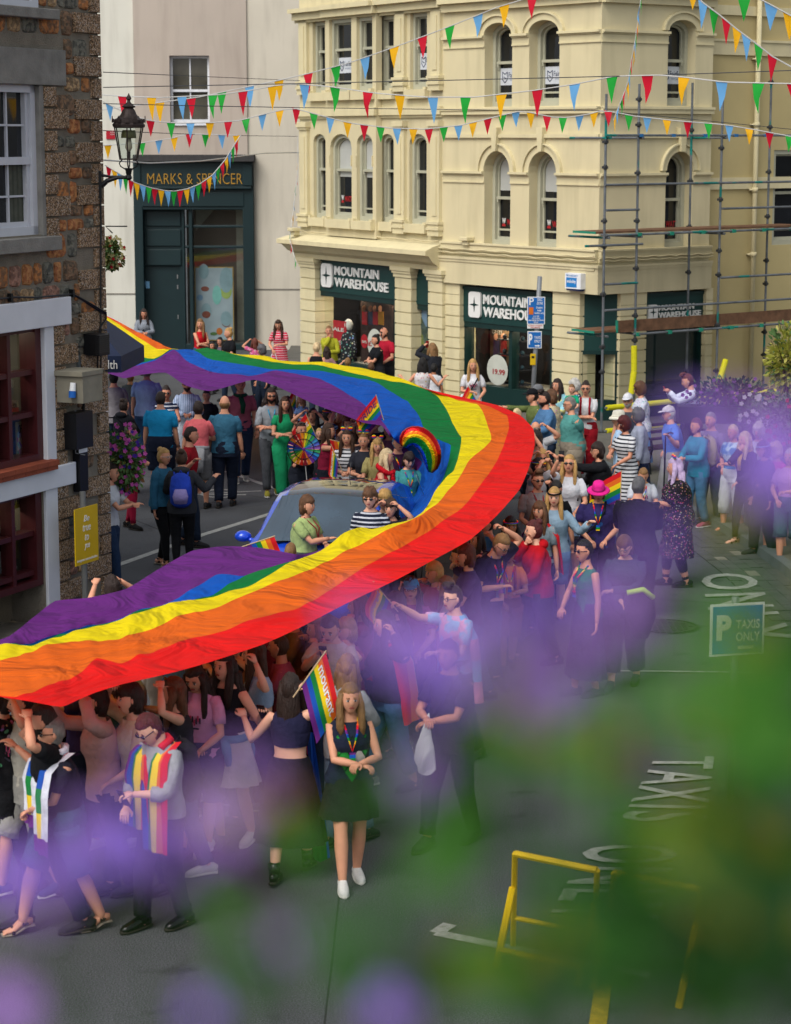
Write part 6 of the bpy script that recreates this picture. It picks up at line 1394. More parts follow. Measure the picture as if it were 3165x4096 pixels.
e5=Q(540,2745,1.72,-65,2,1,('bob','dark'),('knit','#b9ab8d',.5),('jeans',djean),('low','up'),'person in cream cable knit jumper with a tattooed raised forearm',(),FG)
e18=Q(15,2745,1.7,-80,0,1,('bob','dark'),('tee',('#17171a','floral','#5a4a60',14.)),('trousers',blk_),('up','low'),'person in dark floral shirt at the bottom left edge of the flag',(),FG)
e19=Q(100,2760,1.7,-60,0,0,('short','dark'),(T_,'#a9a598'),('shorts','#8b8a84'),('up','hold'),'person in cream printed t-shirt and pale shorts under the flag corner',('print',),FG,shoe='#33456b')
e12=Q(1383,2635,1.64,150,0,1,('long','light',-.40),('knit','#8d9094'),('jeans','#6a7d94'),('low','hold'),'woman with long light hair and grey cardigan seen from behind',('glasses',),FG,yaw=25)
e13=Q(1556,2456,1.68,-68,0,1,('long','black',-.40),('jacket','#1d1f24'),('jeans','#41628c',.93),('ups','hold'),'woman with long black hair in blue jeans with a rainbow flag worn as a cape',(('cape',.72),),FG,b=1.15,fine=True)
e14=Q(1330,2455,1.74,-15,0,0,('short','brown'),(T_,'#b5a39c'),('jeans',djean),('hold','phone'),'man in white t-shirt looking at a dark phone between flag and marchers',(),FG,pitch=25)
phone(e14,'r',label='dark phone of the man in the white t-shirt')
e15=Q(1805,2570,1.78,-35,1,0,('short','black'),(T_,'#17181b'),('jeans','#16171a'),('cross2','hold'),'person dressed all in black holding leaflets behind the purple blossom',('strap',),FG)
e16=Q(1824,2352,1.72,-50,2,0,('quiff','dark'),(T_,('#88b6d8','blotch','#d3a0b8',9.)),('jeans',djean),('hold','farf'),'person in pink and blue tie dye t-shirt with glasses stretching out a flag',('glasses','transcape'),FG,fine=True)
e17=Q(1646,2316,1.64,-5,0,1,('wavy','dark'),(T_,'#8b3f72'),('jeans',djean),('low','hold'),'woman in backwards blue cap and glasses with a magenta cape',(('cap','#3a7fb0'),'glasses'),FG)
e35=Q(1835,2296,1.3,160,0,0,('short','light'),('knit',('#7a2f52','multi','#000',22.)),('jeans',djean),dn,'fair haired child in crocheted flower cardigan',(),FG)
e34=Q(1951,2218,1.42,-15,0,0,('short','brown'),(T_,('#3a3b38','multi','#000',18.)),('jeans',jean),('hold','up'),'child in camouflage cap and headphones raising one arm to the flag',(('cap','#4a4f3c'),'headphones'),FG)
e33=Q(2034,2186,1.44,5,3,0,('short','light'),(T_,'#c2692c'),('shorts','#7a4a3a'),('hold','low'),'boy in orange t-shirt with rucksack straps and lanyard',('lanyard',('braces','#93302a')),FG)
e29=Q(1961,2105,1.78,40,0,0,('short','light'),(T_,'#17181c'),('jeans',djean),('up','hold'),'man with glasses bending forward in navy t-shirt at the tip of the red stripe',('glasses','lanyard'),FG,pitch=25,lean=25)
e30=Q(2042,2073,1.6,5,3,1,('long','black'),(T_,'#a0543a'),('jeans',djean),dn,'smiling girl with very long black hair and rainbow headband',(('headband','rainbow'),),FG)
e25=Q(2150,2090,1.66,-80,2,1,('bun','red'),('hoodie','#a80f1a'),('jeans','#33363d'),('low','mouth'),'woman in bright red hoodie covering her mouth with her hand',(),FG,b=1.1)
e32=Q(2351,2168,1.70,-60,4,1,('crop','black'),('tank','#0d6b4a'),('skirt',('#26283a','spots','#6c8a5c',1.5),.22,.24),('down','low'),'woman with shaved sides and coloured ribbons in a green vest and long two tone skirt',('sunglasses','lanyard'),FG,shoe='#2a2a2c',step=.08)
e31=Q(2506,2142,1.70,-20,2,1,('bob','mid'),('hoodie','#2f3a4a'),('wide','#23242b',.9),('carry','carry2'),'person in slate hoodie and glasses carrying a black jacket with lime stripe',('glasses',),FG,b=1.15,pitch=20)
# ---- right hand holders
Q(2165,2012,1.62,-30,0,1,('bangs','mid'),(T_,'#7b8a92'),('jeans',djean),dn,'girl with a brown fringe wrapped in a red orange yellow flag cape',(('cape',.8),),RG)
Q(2219,1957,1.66,-8,2,1,('long','blond'),('jacket','#7f98ab'),('shorts',ljean),('out','hold'),'blonde girl with black headband in pale denim jacket',(('headband','#141416'),),RG)
Q(2148,1891,1.68,15,0,1,('quiff','mid'),(T_,'#8d8a8a'),('shorts','#8ea0b0'),('upf','low'),'person with short quiff, mirrored sunglasses and red bead necklace in a grey t-shirt',('sunglasses',('lanyard','#8c1f2c')),RG,b=1.15)
Q(2217,1922,1.66,15,0,0,('short','black'),(T_,blk_),('jeans',djean),dn,'person with short black hair looking down behind the blonde girl',(),RG,pitch=20)
Q(2143,1839,1.62,60,0,1,('short','black'),(T_,'#b9b5b6'),('jeans',djean),('up','up'),'person in black cap with rainbow band gripping the red edge',(('headband','rainbow'),'sunglasses'),RG)
Q(2170,1803,1.66,0,4,1,('long','blond'),('tank',blk_),('jeans',djean),('up','up'),'blonde woman in sunglasses and black top with both arms raised',('sunglasses',),RG)
Q(2153,1730,1.68,-60,0,1,('bob','dark'),(T_,'#a7a9ad'),('jeans',djean),('up','up'),'dark haired person in pale top holding the outer flag edge with both hands',(),RG)
Q(2140,1692,1.7,10,0,0,('bald','grey'),(T_,'#b9bcc0'),('jeans',djean),('up','ups'),'balding man with red glasses behind the outer edge of the flag',('sunglasses',),RG)
b15=Q(2279,1829,1.72,-12,0,1,('long','blond'),('shirt','#c8cad0',.35),('shorts','#7c95b0'),('low','phoneup'),'blonde woman in white shirt and mirrored sunglasses filming with a raised phone',('sunglasses',),RG,pitch=-12)
phone(b15,'r',up=.9,label='black phone raised by the blonde woman in the white shirt'); backpack(b15,'#2c2e33','dark backpack on the blonde woman in the white shirt')
b26=Q(2395,1934,1.64,-5,0,1,('bob','mid'),(T_,('#2a2452','spots','#26508c',5.)),('jeans','#1c2030'),('low','low'),'woman in bright pink trilby hat and purple t-shirt with rainbow lanyard',(('hat','#c9227f'),'lanyard',('strap','#17181c')),RG,b=1.35,pitch=15)
Q(2553,1917,1.78,168,0,0,('crop','silver'),('shirt','#131419'),('trousers','#1d1e24'),('hold','hold'),'large man in black shirt with grey cropped hair seen from behind',(),SG,b=1.35,yaw=-20)
Q(2572,1870,1.45,0,0,0,('short','light'),(T_,'#b7bcc4'),('shorts','#3b4a66'),('hold','hold'),'fair haired boy in white t-shirt looking down at his phone',('print','lanyard',),SG,pitch=25)
b37=Q(2714,1841,1.72,-85,0,1,('wavy','#b9a4c6',-.42),('coat',('#18141a','floral','#8c3030',34.),.55,.8,.42),('leggings','#17151a'),('carry','carry2'),'tall person in black spotted coat dress and long pastel rainbow wig with orange bow',(('bow',0),),RG,b=1.25,shoe='#1a1a1a')
# ---- spectators at the scaffold corner
Q(2160,1543,1.76,-50,0,0,('crop','dark'),('shirt','#4b4d50'),('jeans',djean),dn,'man in grey cap mostly hidden behind the pointing man',(('cap','#6c6e72'),))
Q(2140,1560,1.74,-75,0,0,('crop','dark'),(T_,'#5f6b3c',.9),('trousers','#26282c'),('down','point'),'man in black cap and olive top pointing along the street',(('cap','#15161a'),))
Q(2187,1573,1.76,-70,4,0,('quiff','dark'),('jacket','#4c739b'),('jeans',djean),('hold','hold'),'young man with dark quiff in blue denim jacket',(('beard','dark'),))
Q(2215,1566,1.68,-120,0,1,('bob','mid'),('dress',('#b9ad8c','floral','#8a6a4a',22.),.3,.9,.1),('none','#888'),dn,'woman with brown hair in long pale floral dress')
Q(2234,1521,1.66,-20,0,1,('long','dark'),('hoodie',('#8fc3cf','blotch','#c9c77a',6.)),('leggings',blk_),('cross','cross2'),'girl with long dark hair in pastel tie dye hoodie',(),yaw=-20)
Q(2307,1523,1.62,-75,0,1,('perm','white'),(T_,('#23364f','floral','#54708c',22.)),('trousers','#28303e'),('hold','low'),'older woman with curly white hair in navy patterned top')
b7=Q(2345,1531,1.72,-10,0,1,('bun','dark'),(T_,'#c6c6c8'),('trousers','#8a1420'),('carry','carry'),'woman in sunglasses and red dungarees carrying a toddler',('sunglasses',('braces','#8a1420')),b=1.05)
person(2376,1540,.92,-25,skin=2,fem=0,hair=('short','light'),top=(T_,'#12936a'),bot=('shorts','#8c98a6'),arms=('low','hold'),label='toddler in green t-shirt carried by the woman in red dungarees',grp=SG,shoe='#4c4f55',at=wp(b7,(.22,.22,0)),zb=.74)
Q(2290,1595,1.74,-75,0,0,('short','grey'),(T_,'#4f8c86'),('shorts','#7f7668',.6),('back','back'),'heavy man with grey hair in teal polo shirt standing with hands behind his back',('glasses',),b=1.32)
Q(2402,1777,1.64,-80,0,1,('bob','dark'),('jacket','#17181c'),('trousers','#1d1e22'),('point','hold'),'woman with dark bob and glasses in a black jacket reaching out to the left',('glasses',),b=1.2)
Q(2506,1673,1.66,-60,4,1,('perm','red'),('dress',('#c3c5c8','stripes','#22242c',17.),.38,.9,.28),('none','#888'),('low','hold'),'woman with maroon hair in long white dress with thin black stripes',(),b=1.15)
Q(2487,1654,1.70,-100,0,0,('short','grey'),('shirt','#9bb9d6'),('jeans',jean),dn,'man in white sun hat and light blue shirt behind the striped dress',(('bucket','#c9c7b8'),))
Q(2515,1578,1.72,-20,0,0,('short','white'),('vest','#3d4149'),('trousers','#26282e'),dn,'older man in white cap and glasses with grey beard and dark vest',(('cap','#c5c7cc'),'glasses',('beard','white')))
Q(2562,1642,1.62,-90,0,1,('perm','silver'),('knit','#8d94a4'),('skirt','#1e2a44',.4),dn,'woman with short grey hair in pale grey cardigan and navy skirt')
Q(2569,1536,1.66,-80,0,1,('perm','mid'),('shirt',('#c2c5d0','floral','#5a6a96',30.)),('skirt','#6f97cc',.28),('hold','hold'),'tall woman with brown curly hair, floral blouse and long blue skirt',('sunglasses',),b=1.1,shoe='#c9c4bc')
b38=Q(2691,1629,1.74,-80,0,0,('short','white'),(T_,'#4a74c4'),('trousers','#8f8f92'),('out','hip'),'older man in cap and bright blue polo shirt leaning on a black cane',(('cap','#b9b3c0'),'glasses'),b=1.15,lean=8)
b39=Q(2765,1499,1.80,-80,0,0,('quiff','auburn'),('shirt','#c3c9dc'),('trousers','#26304a'),('phone','phone'),'young man in white shirt with earbuds standing tall and reading a red phone',('earbud',),pitch=18,lean=0)
phone(b39,'l','#a01c30',label='red phone of the young man in the white shirt')
b40=Q(2795,1680,1.68,-60,4,1,('short','auburn'),('knit','#1b7c96'),('jeans','#3f6a8c'),('hold','hold'),'woman in teal jumper and blue jeans with a camera in her hands',(),shoe='#9a4a5c')
backpack(b40,'#9a8f6c','pale floral rucksack on the woman in the teal jumper')
Q(2850,1655,1.74,-40,0,0,('crop','grey'),(T_,'#77718a'),('jeans',jean),dn,'man in faded purple t-shirt and jeans behind the floral rucksack')
Q(2940,1705,1.62,-50,4,1,('crop','pale'),(T_,('#2a7fb4','blotch','#b7d2e0',5.)),('trousers','#c3c7cc',.86),('hold','hip'),'woman in blue and white tie dye top and white cropped trousers',(),b=1.15,shoe='sandal')
Q(2990,1734,1.66,-60,2,1,('long','pale'),('knit','#23242a'),('leggings','#1a1b20'),('low','mouth'),'woman with pale hair, mustard scarf and black leggings touching her face',(('neckerchief','#b9963e'),),shoe='sandal')
Q(3064,1773,1.64,-70,0,1,('bob','dark'),('jacket','#232536'),('trousers','#22232b'),dn,'woman in dark jacket with pale blue headband and black canvas shoes',(('headband','#8ea6cc'),'glasses'))
Q(3112,1779,1.60,-60,0,1,('perm','pale'),(T_,'#c22f8c'),('skirt','#4c4a54',.6),('hold','low'),'blonde older woman in bright pink t-shirt near the right kerb',())
Q(3165,1802,1.62,-30,0,1,('short','white'),(T_,'#b48ab4'),('shorts','#3c5c5a',.62),('hold','low'),'white haired woman in lilac top at the right edge of the picture',(),b=1.15,shoe='#b9b09c')
Q(2975,1640,1.3,30,3,1,('wavy','black'),(T_,'#5b4a7c'),('jeans',djean),dn,'child with dark hair behind the tie dye top')
Q(3040,1700,1.66,-30,0,1,('perm','white'),('shirt','#b5b7c0'),('trousers','#3a3b46'),dn,'white haired woman in pale shirt between headband and mustard scarf')
# ---- back left near the department store and shop one
a1=Q(574,1238,1.66,12,4,1,('long','dark'),('hoodie','#7c828c'),('jeans','#1c1f28'),('hold','hold'),'girl in grey hoodie with long dark hair by the dark green shop door',('strap',),pitch=10)
Q(800,1280,1.66,40,0,1,('long','light'),('tank','#b01822'),('jeans',jean),('cross','cross2'),'woman in red sleeveless top with arms crossed in front of the poster window',(),yaw=-50)
Q(846,1373,1.2,20,4,1,('long','black'),(T_,'#3a3440'),('jeans',djean),dn,'small dark haired child beside the woman in the red top')
Q(882,1355,1.25,-20,4,1,('long','black'),(T_,'#5a5460'),('jeans',djean),dn,'dark haired girl between the red top and the blonde bun')
Q(920,1316,1.66,-60,0,1,('bun','blond'),(T_,'#15161a'),('jeans',djean),('low','low'),'woman with blond bun and black t-shirt looking left')
a5=Q(1022,1359,1.35,-150,0,1,('long','auburn'),(T_,('#c05a84','floral','#d9a0b0',20.)),('jeans',djean),('up','up'),'girl in pink patterned top holding up a phone to film')
Q(1053,1385,1.55,-60,0,1,('perm','silver'),(T_,('#8a5a4c','floral','#b48a6a',20.)),('trousers',djean),dn,'woman with grey curly hair just above the green stripe')
a7=Q(1117,1280,1.66,-12,0,1,('long','brown'),('dress',('#c01f3c','stripes','#c9a0a8',18.),.4,.9,.5),('none','#888'),('hold','low'),'woman in red and white striped dress with sunglasses on her head carrying a white bag',('topglasses',),pitch=20)
g=MB(); p=handpos(a7,'r'); 
for s in(-1,1): g.tube([p+Vector((-.1,.02*s,-.22)),p+Vector((-.04,.02*s,-.02)),p+Vector((.04,.02*s,-.02)),p+Vector((.1,.02*s,-.22))],.008,5)
g.tube([p+Vector((0,0,-.58)),p+Vector((0,0,-.55)),p+Vector((0,0,-.35)),p+Vector((0,0,-.2))],[.15,.18,.19,.17],12,0,True,side=(1,0,0),rb=[.05,.08,.08,.03]); g.box(p+Vector((.0,-.085,-.34)),(.14,.01,.12),1)
g.build('carrier_bag',[mat('bag_white','#c9cbce',rough=.4,bump=.2,bscale=12),mat('bag_print','#2c2c2e')],label='white carrier bag hanging from the hand of the woman in the striped red dress',cat='bag',smooth=True,loc=p)
Q(1265,1376,1.6,170,0,1,('short','pale'),('tank','#17181c'),('jeans',djean),dn,'woman with short pale hair and black straps seen from behind by the first shop window')
Q(1317,1307,1.66,-5,4,1,('crop','light'),('knit','#9c9c2a'),('trousers','#2a2c30'),('hold','mouth'),'woman in lime green cardigan with her hand over her mouth')
Q(1306,1395,1.3,170,0,1,('long','dark'),(T_,'#8c6a6c'),('jeans',djean),('out','out'),'dark haired child holding up a phone below the lime cardigan')
Q(1390,1440,1.2,170,0,0,('short','light'),(T_,'#6c7c8c'),('jeans',djean),dn,'fair haired child whose head just shows above the yellow stripe')
Q(1509,1343,1.66,-60,0,1,('bun','black'),(T_,'#15161a'),('trousers','#1c1d22'),('cross','cross2'),'woman in black t-shirt with crossed arms beside the man in red')
Q(1542,1314,1.78,-35,4,0,('bald','dark'),(T_,'#a51a30'),('trousers','#17181c'),('low','low'),'man in red t-shirt with sunglasses on his shaved head',('topglasses',),yaw=-20)
Q(1484,1458,1.25,170,0,0,('short','mid'),(T_,'#4c5a6c'),('jeans',djean),dn,'brown haired child in front of the man in red')
Q(1690,1437,1.62,175,0,1,('long','black',-.40),('tank',('#c9c5c4','floral','#a03040',22.)),('trousers','#22242a'),('out','out'),'woman with very long black hair and floral top seen from behind')
a16=Q(1735,1378,1.66,-150,0,1,('long','light',-.28),('jacket','#22242a'),('jeans',djean),('up','phone'),'woman with light brown hair and dark jacket lifting a red phone')
phone(a16,'l','#8a1420',up=.9,label='red phone lifted in front of the mountain poster')
Q(1735,1462,1.3,170,3,0,('short','black'),(T_,'#c4c5c8'),('jeans',djean),dn,'black haired child in white t-shirt beside the pier')
a18=Q(1891,1442,1.70,5,0,1,('long','blond'),(T_,'#c9c9cc'),('jeans',jean),('low','hold'),'blonde woman in white printed t-shirt holding flags outside the second shop',('print',('strap','#26282e'),))
Q(1871,1538,1.15,15,0,0,('curly','mid'),(T_,'#c4c8c4'),('jeans',djean),dn,'curly haired small child in front of the blonde woman',())
Q(2072,1640,1.5,-30,0,1,('short','pale'),(T_,'#7c2f8c'),('jeans',djean),dn,'person with cropped pale hair and pink glasses behind the red stripe',('glasses',))
# ---- road on the left
Q(455,1494,1.72,-165,0,0,('short','black'),('knit','#79767a'),('jeans',djean),dn,'man in grey wool sweater half hidden by the stone corner')
Q(519,1496,1.4,160,0,0,('short','light'),(T_,'#4c4f55'),('jeans',djean),dn,'fair haired boy in dark grey shirt in front of the older man')
Q(585,1467,1.80,175,0,0,('bald','grey'),('shirt','#8fa6cc',.42),('jeans','#2e4668'),dn,'older balding man in light blue short sleeved shirt seen from behind',(),b=1.15)
Q(640,1575,1.78,172,0,0,('crop','dark'),(T_,'#1a86b8'),('shorts','#1c2234'),dn,'broad man in bright blue polo shirt and dark shorts seen from behind',(),b=1.2)
Q(665,1550,1.68,5,4,1,('bun','dark'),('dress',('#1f2a44','stripes','#b9bcc4',16.),.2,.9,.5),('none','#888'),('hold','down'),'woman in navy striped dress and sunglasses facing the camera',('sunglasses',))
Q(748,1515,1.76,5,4,0,('short','dark'),('shirt',('#b4c2d8','vstripes','#6f86ac',30.)),('trousers','#a3aab4'),('hold','hold'),'man in black cap, sunglasses and open blue striped shirt',(('cap','#17181b'),'sunglasses',('beard','dark')))
Q(828,1565,1.45,-10,0,0,('short','dark'),('jacket','#1a1b22'),('trousers','#22242a'),dn,'boy in black zipped jacket standing behind the coral t-shirt')
Q(791,1613,1.74,170,0,0,('short','dark'),(T_,'#d2646a'),('shorts','#6f6f70'),('down','hold'),'young man in coral t-shirt with a grey sweater round his waist',(('tied','#8e8f92'),))
Q(754,1715,1.76,80,4,0,('short','dark'),(T_,'#8c1420'),('jeans',djean),('down','out'),'man in dark red t-shirt turned to the right with one hand out',())
Q(897,1591,1.80,176,0,0,('bald','light'),(T_,'#34637c'),('jeans','#1a2233'),dn,'man with shaved head in teal blue t-shirt and dark jeans walking away',(),b=1.12)
Q(960,1515,1.82,10,0,0,('short','brown'),(T_,'#9a5262'),('jeans','#1f2c44'),dn,'tall man in pink polo shirt with dark green sweater round his shoulders',(('neckerchief','#14402e'),),b=1.1,shoe='#8c8c88')
c12=Q(1084,1558,1.80,8,4,0,('wavy','dark',-.1),('shirt','#8b9096',.5),('jeans','#43454a'),('carry','hold'),'bearded man in grey shirt and sunglasses carrying a baby',('sunglasses',('beard','dark'),('lanyard','#2a8fb8')),shoe='#8c8434')
person(1024,1607,.80,25,skin=2,fem=0,hair=('short','dark'),top=('knit','#9fa3a8'),bot=('trousers','#2c4a6c'),arms=('hold','hold'),label='baby in grey top held by the bearded man',grp=SG,at=wp(c12,(-.24,.24,0)),zb=.86)
c13=Q(1138,1593,1.70,15,0,1,('long','brown'),(T_,'#1a8a5a',.3),('wide','#1a8a5a'),('carry','hold'),'woman in green jumpsuit carrying a little girl in a blue dress',(),MG,shoe='#b9b5b0')
person(1205,1609,.95,-30,skin=2,fem=1,hair=('long','light',-.2),top=('dress','#5f78a8',.4,.9,.7),bot=('none','#888'),arms=('hold','hold'),label='little girl in blue dress with face paint carried by the woman in green',grp=MG,at=wp(c13,(-.26,.2,0)),zb=.78)
Q(491,1602,1.60,150,4,1,('bun','dark'),('hoodie','#1b1c22'),('trousers','#1b1c22'),('hold','hold'),'woman in black hooded top with dark bun behind the hanging flowers')
Q(646,1800,1.66,60,0,1,('bun','blond'),('jacket','#2c5f7c'),('leggings','#141518'),dn,'woman in blue denim jacket, white glasses and black leggings',(('glasses','#b9b9bc'),),shoe='sandal')
c16=Q(725,1807,1.68,-178,0,1,('bun','brown'),('hoodie','#2e3034'),('leggings','#131417'),('hold','out'),'person in charcoal hoodie wearing a blue and lilac backpack',())
backpack(c16,'#2440a8','blue backpack fading to lilac on the person in the charcoal hoodie','#8a7fb4')
Q(434,1862,1.72,75,0,0,('short','dark'),(T_,'#c2c6ca'),('jeans','#22344e'),('clap','clap'),'man in white t-shirt clapping at the corner of the stone building')
Q(515,1700,1.62,60,0,1,('bob','dark'),('jacket','#2a2c34'),('leggings','#a01c3c'),('hold','hold'),'person in crimson trousers and black canvas shoes behind the hanging flowers',(),shoe='#1a1a1a')
Q(455,2325,1.60,-150,0,0,('curly','dark'),(T_,'#33363c'),('jeans',djean),('upf','up'),'curly haired person holding the purple edge by the stone wall')
# ---- inside the loop behind the car
d=[(1308,1637,1.70,75,0,0,('short','dark'),(T_,('#28406a','stripes','#8ea0b8',20.)),('ups','up'),'boy in blue striped t-shirt with rainbow headband reaching up',(('headband','rainbow'),)),
(1304,1701,1.68,75,0,1,('long','brown'),('tank','#8c1f3c'),('hold','point'),'girl in profile pushing a flag stick out to the left',()),
(1202,1694,1.68,20,4,1,('pony','brown'),('tank','#2a2226'),('carry','carry'),'woman holding a baby in a grey carrier behind the rainbow pinwheel',('topglasses',)),
(1389,1725,1.68,-5,0,1,('long','brown'),(T_,('#c5c6c9','stripes','#22242c',19.)),('hold','hold'),'girl in white and navy striped t-shirt with rainbow bow holding a flag',(('bow',0),)),
(1458,1737,1.66,-10,0,1,('crop','light'),(T_,'#2a2b33'),('hold','hold'),'short haired woman with rainbow bow behind the striped girl',(('bow',0),)),
(1510,1758,1.62,5,0,1,('bangs','blond'),(T_,'#9a8f5c'),('hold','low'),'girl with strawberry blond fringe, rainbow bow and red whistle',(('bow',0),)),
(1590,1742,1.74,20,4,0,('quiff','blue'),(T_,'#3a1d38'),('hold','down'),'person with slicked blue hair and painted forehead in plum t-shirt',('lanyard',)),
(1536,1803,1.64,70,0,1,('long','pale'),('tank','#a01420'),('hold','low'),'woman with long pale hair in red feather boa turned to the right',('boa',)),
(1631,1808,1.62,15,2,1,('bob','dark'),(T_,'#3f8a8a'),('low','low'),'girl in teal t-shirt with rainbow straps looking down under the balloon',('lanyard',)),
(1394,1673,1.66,0,0,1,('long','auburn'),(T_,'#4a3a3c'),('up','hold'),'laughing woman with auburn hair under the purple hem',()),
(1451,1694,1.66,-30,0,1,('long','brown'),(T_,'#35303a'),('hold','up'),'woman with brown hair singing beneath the purple stripe',()),
(1255,1640,1.60,-20,0,1,('long','black'),(T_,'#1a1b20'),('up','up'),'girl in black under the purple edge of the flag',()),
(1365,1620,1.7,60,1,0,('short','dark'),(T_,'#7a3a24'),('up','up'),'man in rust top under the middle of the purple stripe',()),
(1500,1665,1.7,-10,0,0,('short','brown'),(T_,'#2c3036'),('mast','up'),'man in dark t-shirt raising the big printed flag',()),
(1560,1695,1.66,-20,0,1,('bob','brown'),(T_,'#7a4a5c'),('up','up'),'woman in mauve top holding the purple edge beside the blue stripe',()),
(1569,2003,1.60,-20,0,1,('bob','brown'),(T_,'#26262c'),('up','up'),'person behind the sunglasses pair gripping the hanging purple cloth',())]
DD=[]
for q in d: DD.append(Q(q[0],q[1],q[2],q[3],q[4],q[5],q[6],q[7],('jeans','#20242e'),q[8],q[9],q[10],MG,pitch=22 if 'down under' in q[9] else 0))
person(1282,1742,.78,10,skin=2,fem=0,hair=('crop','blond'),top=(T_,('#15161c','stripes','#8a6a3a',10.)),bot=('trousers','#2a2c33'),arms=('hold','hold'),label='baby in a grey carrier behind the pinwheel',grp=MG,at=wp(DD[2],(-.22,.25,0)),zb=.80)
d15=Q(1218,1990,1.64,62,0,1,('bob','mid'),(T_,'#96a86c'),('trousers','#3a3c40'),('hold','clap'),'woman with brown bob in pale green top handing out leaflets from a basket',(('lanyard','#7a2f2c'),),MG,b=1.25)
Q(1484,1960,1.74,-12,2,0,('curly','mid'),(T_,('#1b2030','stripes','#b9bcc4',19.)),('shorts','#39465c'),dn,'curly haired young man in navy striped t-shirt and rainbow sunglasses',(('sunglasses','#b0682a'),),MG)
Q(1541,1967,1.68,-10,2,1,('curly','blond'),(T_,'#17171b'),('jeans',djean),dn,'smiling blond curly person in sunglasses and black t-shirt',('sunglasses',),MG)
Q(1441,2097,1.2,160,0,0,('short','brown'),(T_,'#7a4a3a'),('jeans',djean),dn,'small child whose brown hair shows above the yellow stripe',(),MG)
Q(1159,2187,1.3,160,0,0,('short','light'),(T_,'#4c5a5c'),('jeans',djean),dn,'child with fair hair between the car and the purple stripe',(),MG)
# ---- marchers half hidden under the cloth
rn=random.Random(42); hc_=['dark','brown','mid','black','light','blond','auburn']; cc_=['#1d1f26','#8a3a4a','#3c6a9c','#9a989c','#7a5c3c','#3a2a4c','#9a9a9c','#26402f','#8a3038','#b0a08c']
U=[(100,2560),(200,2500),(300,2520),(400,2470),(520,2480),(640,2420),(760,2400),(880,2380),(980,2360),(1080,2340),(1180,2330),(1280,2350),(1350,2340),(1450,2290),(1550,2260),(1650,2210),(1750,2150),(1850,2080),(1920,2010),(1960,1950),(450,2540),(700,2480),(850,2460),(1000,2430),(1130,2420),(1400,2370),(1600,2280),(1800,2180),(1880,2120)]
W2=['denim','checked','patterned','plain','hooded','faded']
for i,(uu,vv) in enumerate(U):
    f=rn.uniform(-110,-50); fe=rn.random()<.6; cidx=rn.choice(cc_); hcx=rn.choice(hc_)
    at=Hh(uu,vv,1.86); at.z=0; pp=proj((at.x,at.y,1.6))
    nm={'#1d1f26':'black','#8a3a4a':'maroon','#3c6a9c':'blue','#9a989c':'grey','#7a5c3c':'tan','#3a2a4c':'violet','#9a9a9c':'pale grey','#26402f':'dark green','#8a3038':'red','#b0a08c':'beige'}[cidx]
    person(pp[0],pp[1],rn.uniform(1.5,1.68),f,skin=rn.choice([0,1,2,4]),fem=fe,hair=(rn.choice(['long','bob','wavy'] if fe else ['short','crop']),hcx),top=(T_,cidx),bot=('jeans',rn.choice(['#20242e',jean,djean,'#17181c'])),arms=(rn.choice(['hold','upu']),rn.choice(['upu','low'])),label='%s topped marcher with %s hair under the cloth, %s from the left'%(nm,hcx,['first','second','third','fourth','fifth','sixth','seventh','eighth','ninth','tenth','eleventh','twelfth','thirteenth','fourteenth','fifteenth','sixteenth','seventeenth','eighteenth','nineteenth','twentieth','twenty first','twenty second','twenty third','twenty fourth','twenty fifth','twenty sixth','twenty seventh','twenty eighth','twenty ninth'][sorted(range(len(U)),key=lambda j:U[j][0]).index(i)]),grp='marchers half hidden under the cloth',at=at,shoe=rn.choice(['#c4c4c0','#2a2a2c','#8c8c88']),step=rn.uniform(.08,.25))
# ---- hand flags, balloon, pinwheel
handflag(None,pos=handpos(e10,'r')+Vector((0,-.09,.02)),d=(.57,0,.82),side=(.26,0,-1),w_=.46,h_=.34,pole=.47,label='rainbow stick flag printed mourant waved by the girl in the crop top',txt=('mourant',.62,.82,'#d8dce0'),gr=.1)
handflag(DD[3],'l',d=(-.38,0,.92),side=(-.1,0,-1),w_=.40,h_=.28,pole=.62,label='rainbow stick flag printed mourant held by the striped girl with the bow',txt=('mourant',.62,.82,'#d8dce0'))
handflag(None,pos=Wd(1545,1715,33),d=(-.28,0,.95),side=(-.67,0,-.74),w_=.44,h_=.34,pole=.68,label='large rainbow flag printed PRIDE raised above the heads inside the loop',txt=('PRIDE',.62,.88,'#4a1a5c'),gr=.15)
handflag(DD[1],'r',d=(-.97,0,.22),side=(.2,0,-1),w_=.34,h_=.34,pole=.62,label='small rainbow flag on a stick pushed out over the pinwheel')
handflag(None,pos=Hh(1190,1660,1.35),d=(-.1,0,1),side=(-.5,0,-.9),w_=.30,h_=.40,pole=.6,label='rainbow flag printed mourant beside the woman in green',txt=('mourant',.62,.80,'#c9ccd0'))
handflag(e16,'r',d=(-.42,-.62,.66),side=(-.3,0,-1),w_=.30,h_=.40,pole=.55,label='rainbow flag printed mourant in the outstretched hand of the tie dye person',txt=('mourant',.62,.80,'#a08cc0'))
handflag(a18,'l',d=(-.5,0,.86),side=(-.6,0,-1),w_=.26,h_=.34,pole=.5,label='folded rainbow flags in the hands of the blonde woman outside the shop')
handflag(None,pos=Hh(2480,2075,1.15),d=(.02,0,1),side=(-1,0,-.5),w_=.45,h_=.42,pole=.75,label='rainbow flag on a white stick beside the pink hat')
handflag(None,pos=Hh(1290,1800,1.2),d=(-.4,0,.9),side=(-.7,0,-.8),w_=.34,h_=.44,pole=.75,label='rainbow flag drooping beside the baby carrier',txt=('mourant',.62,.80,'#d8dce0'))
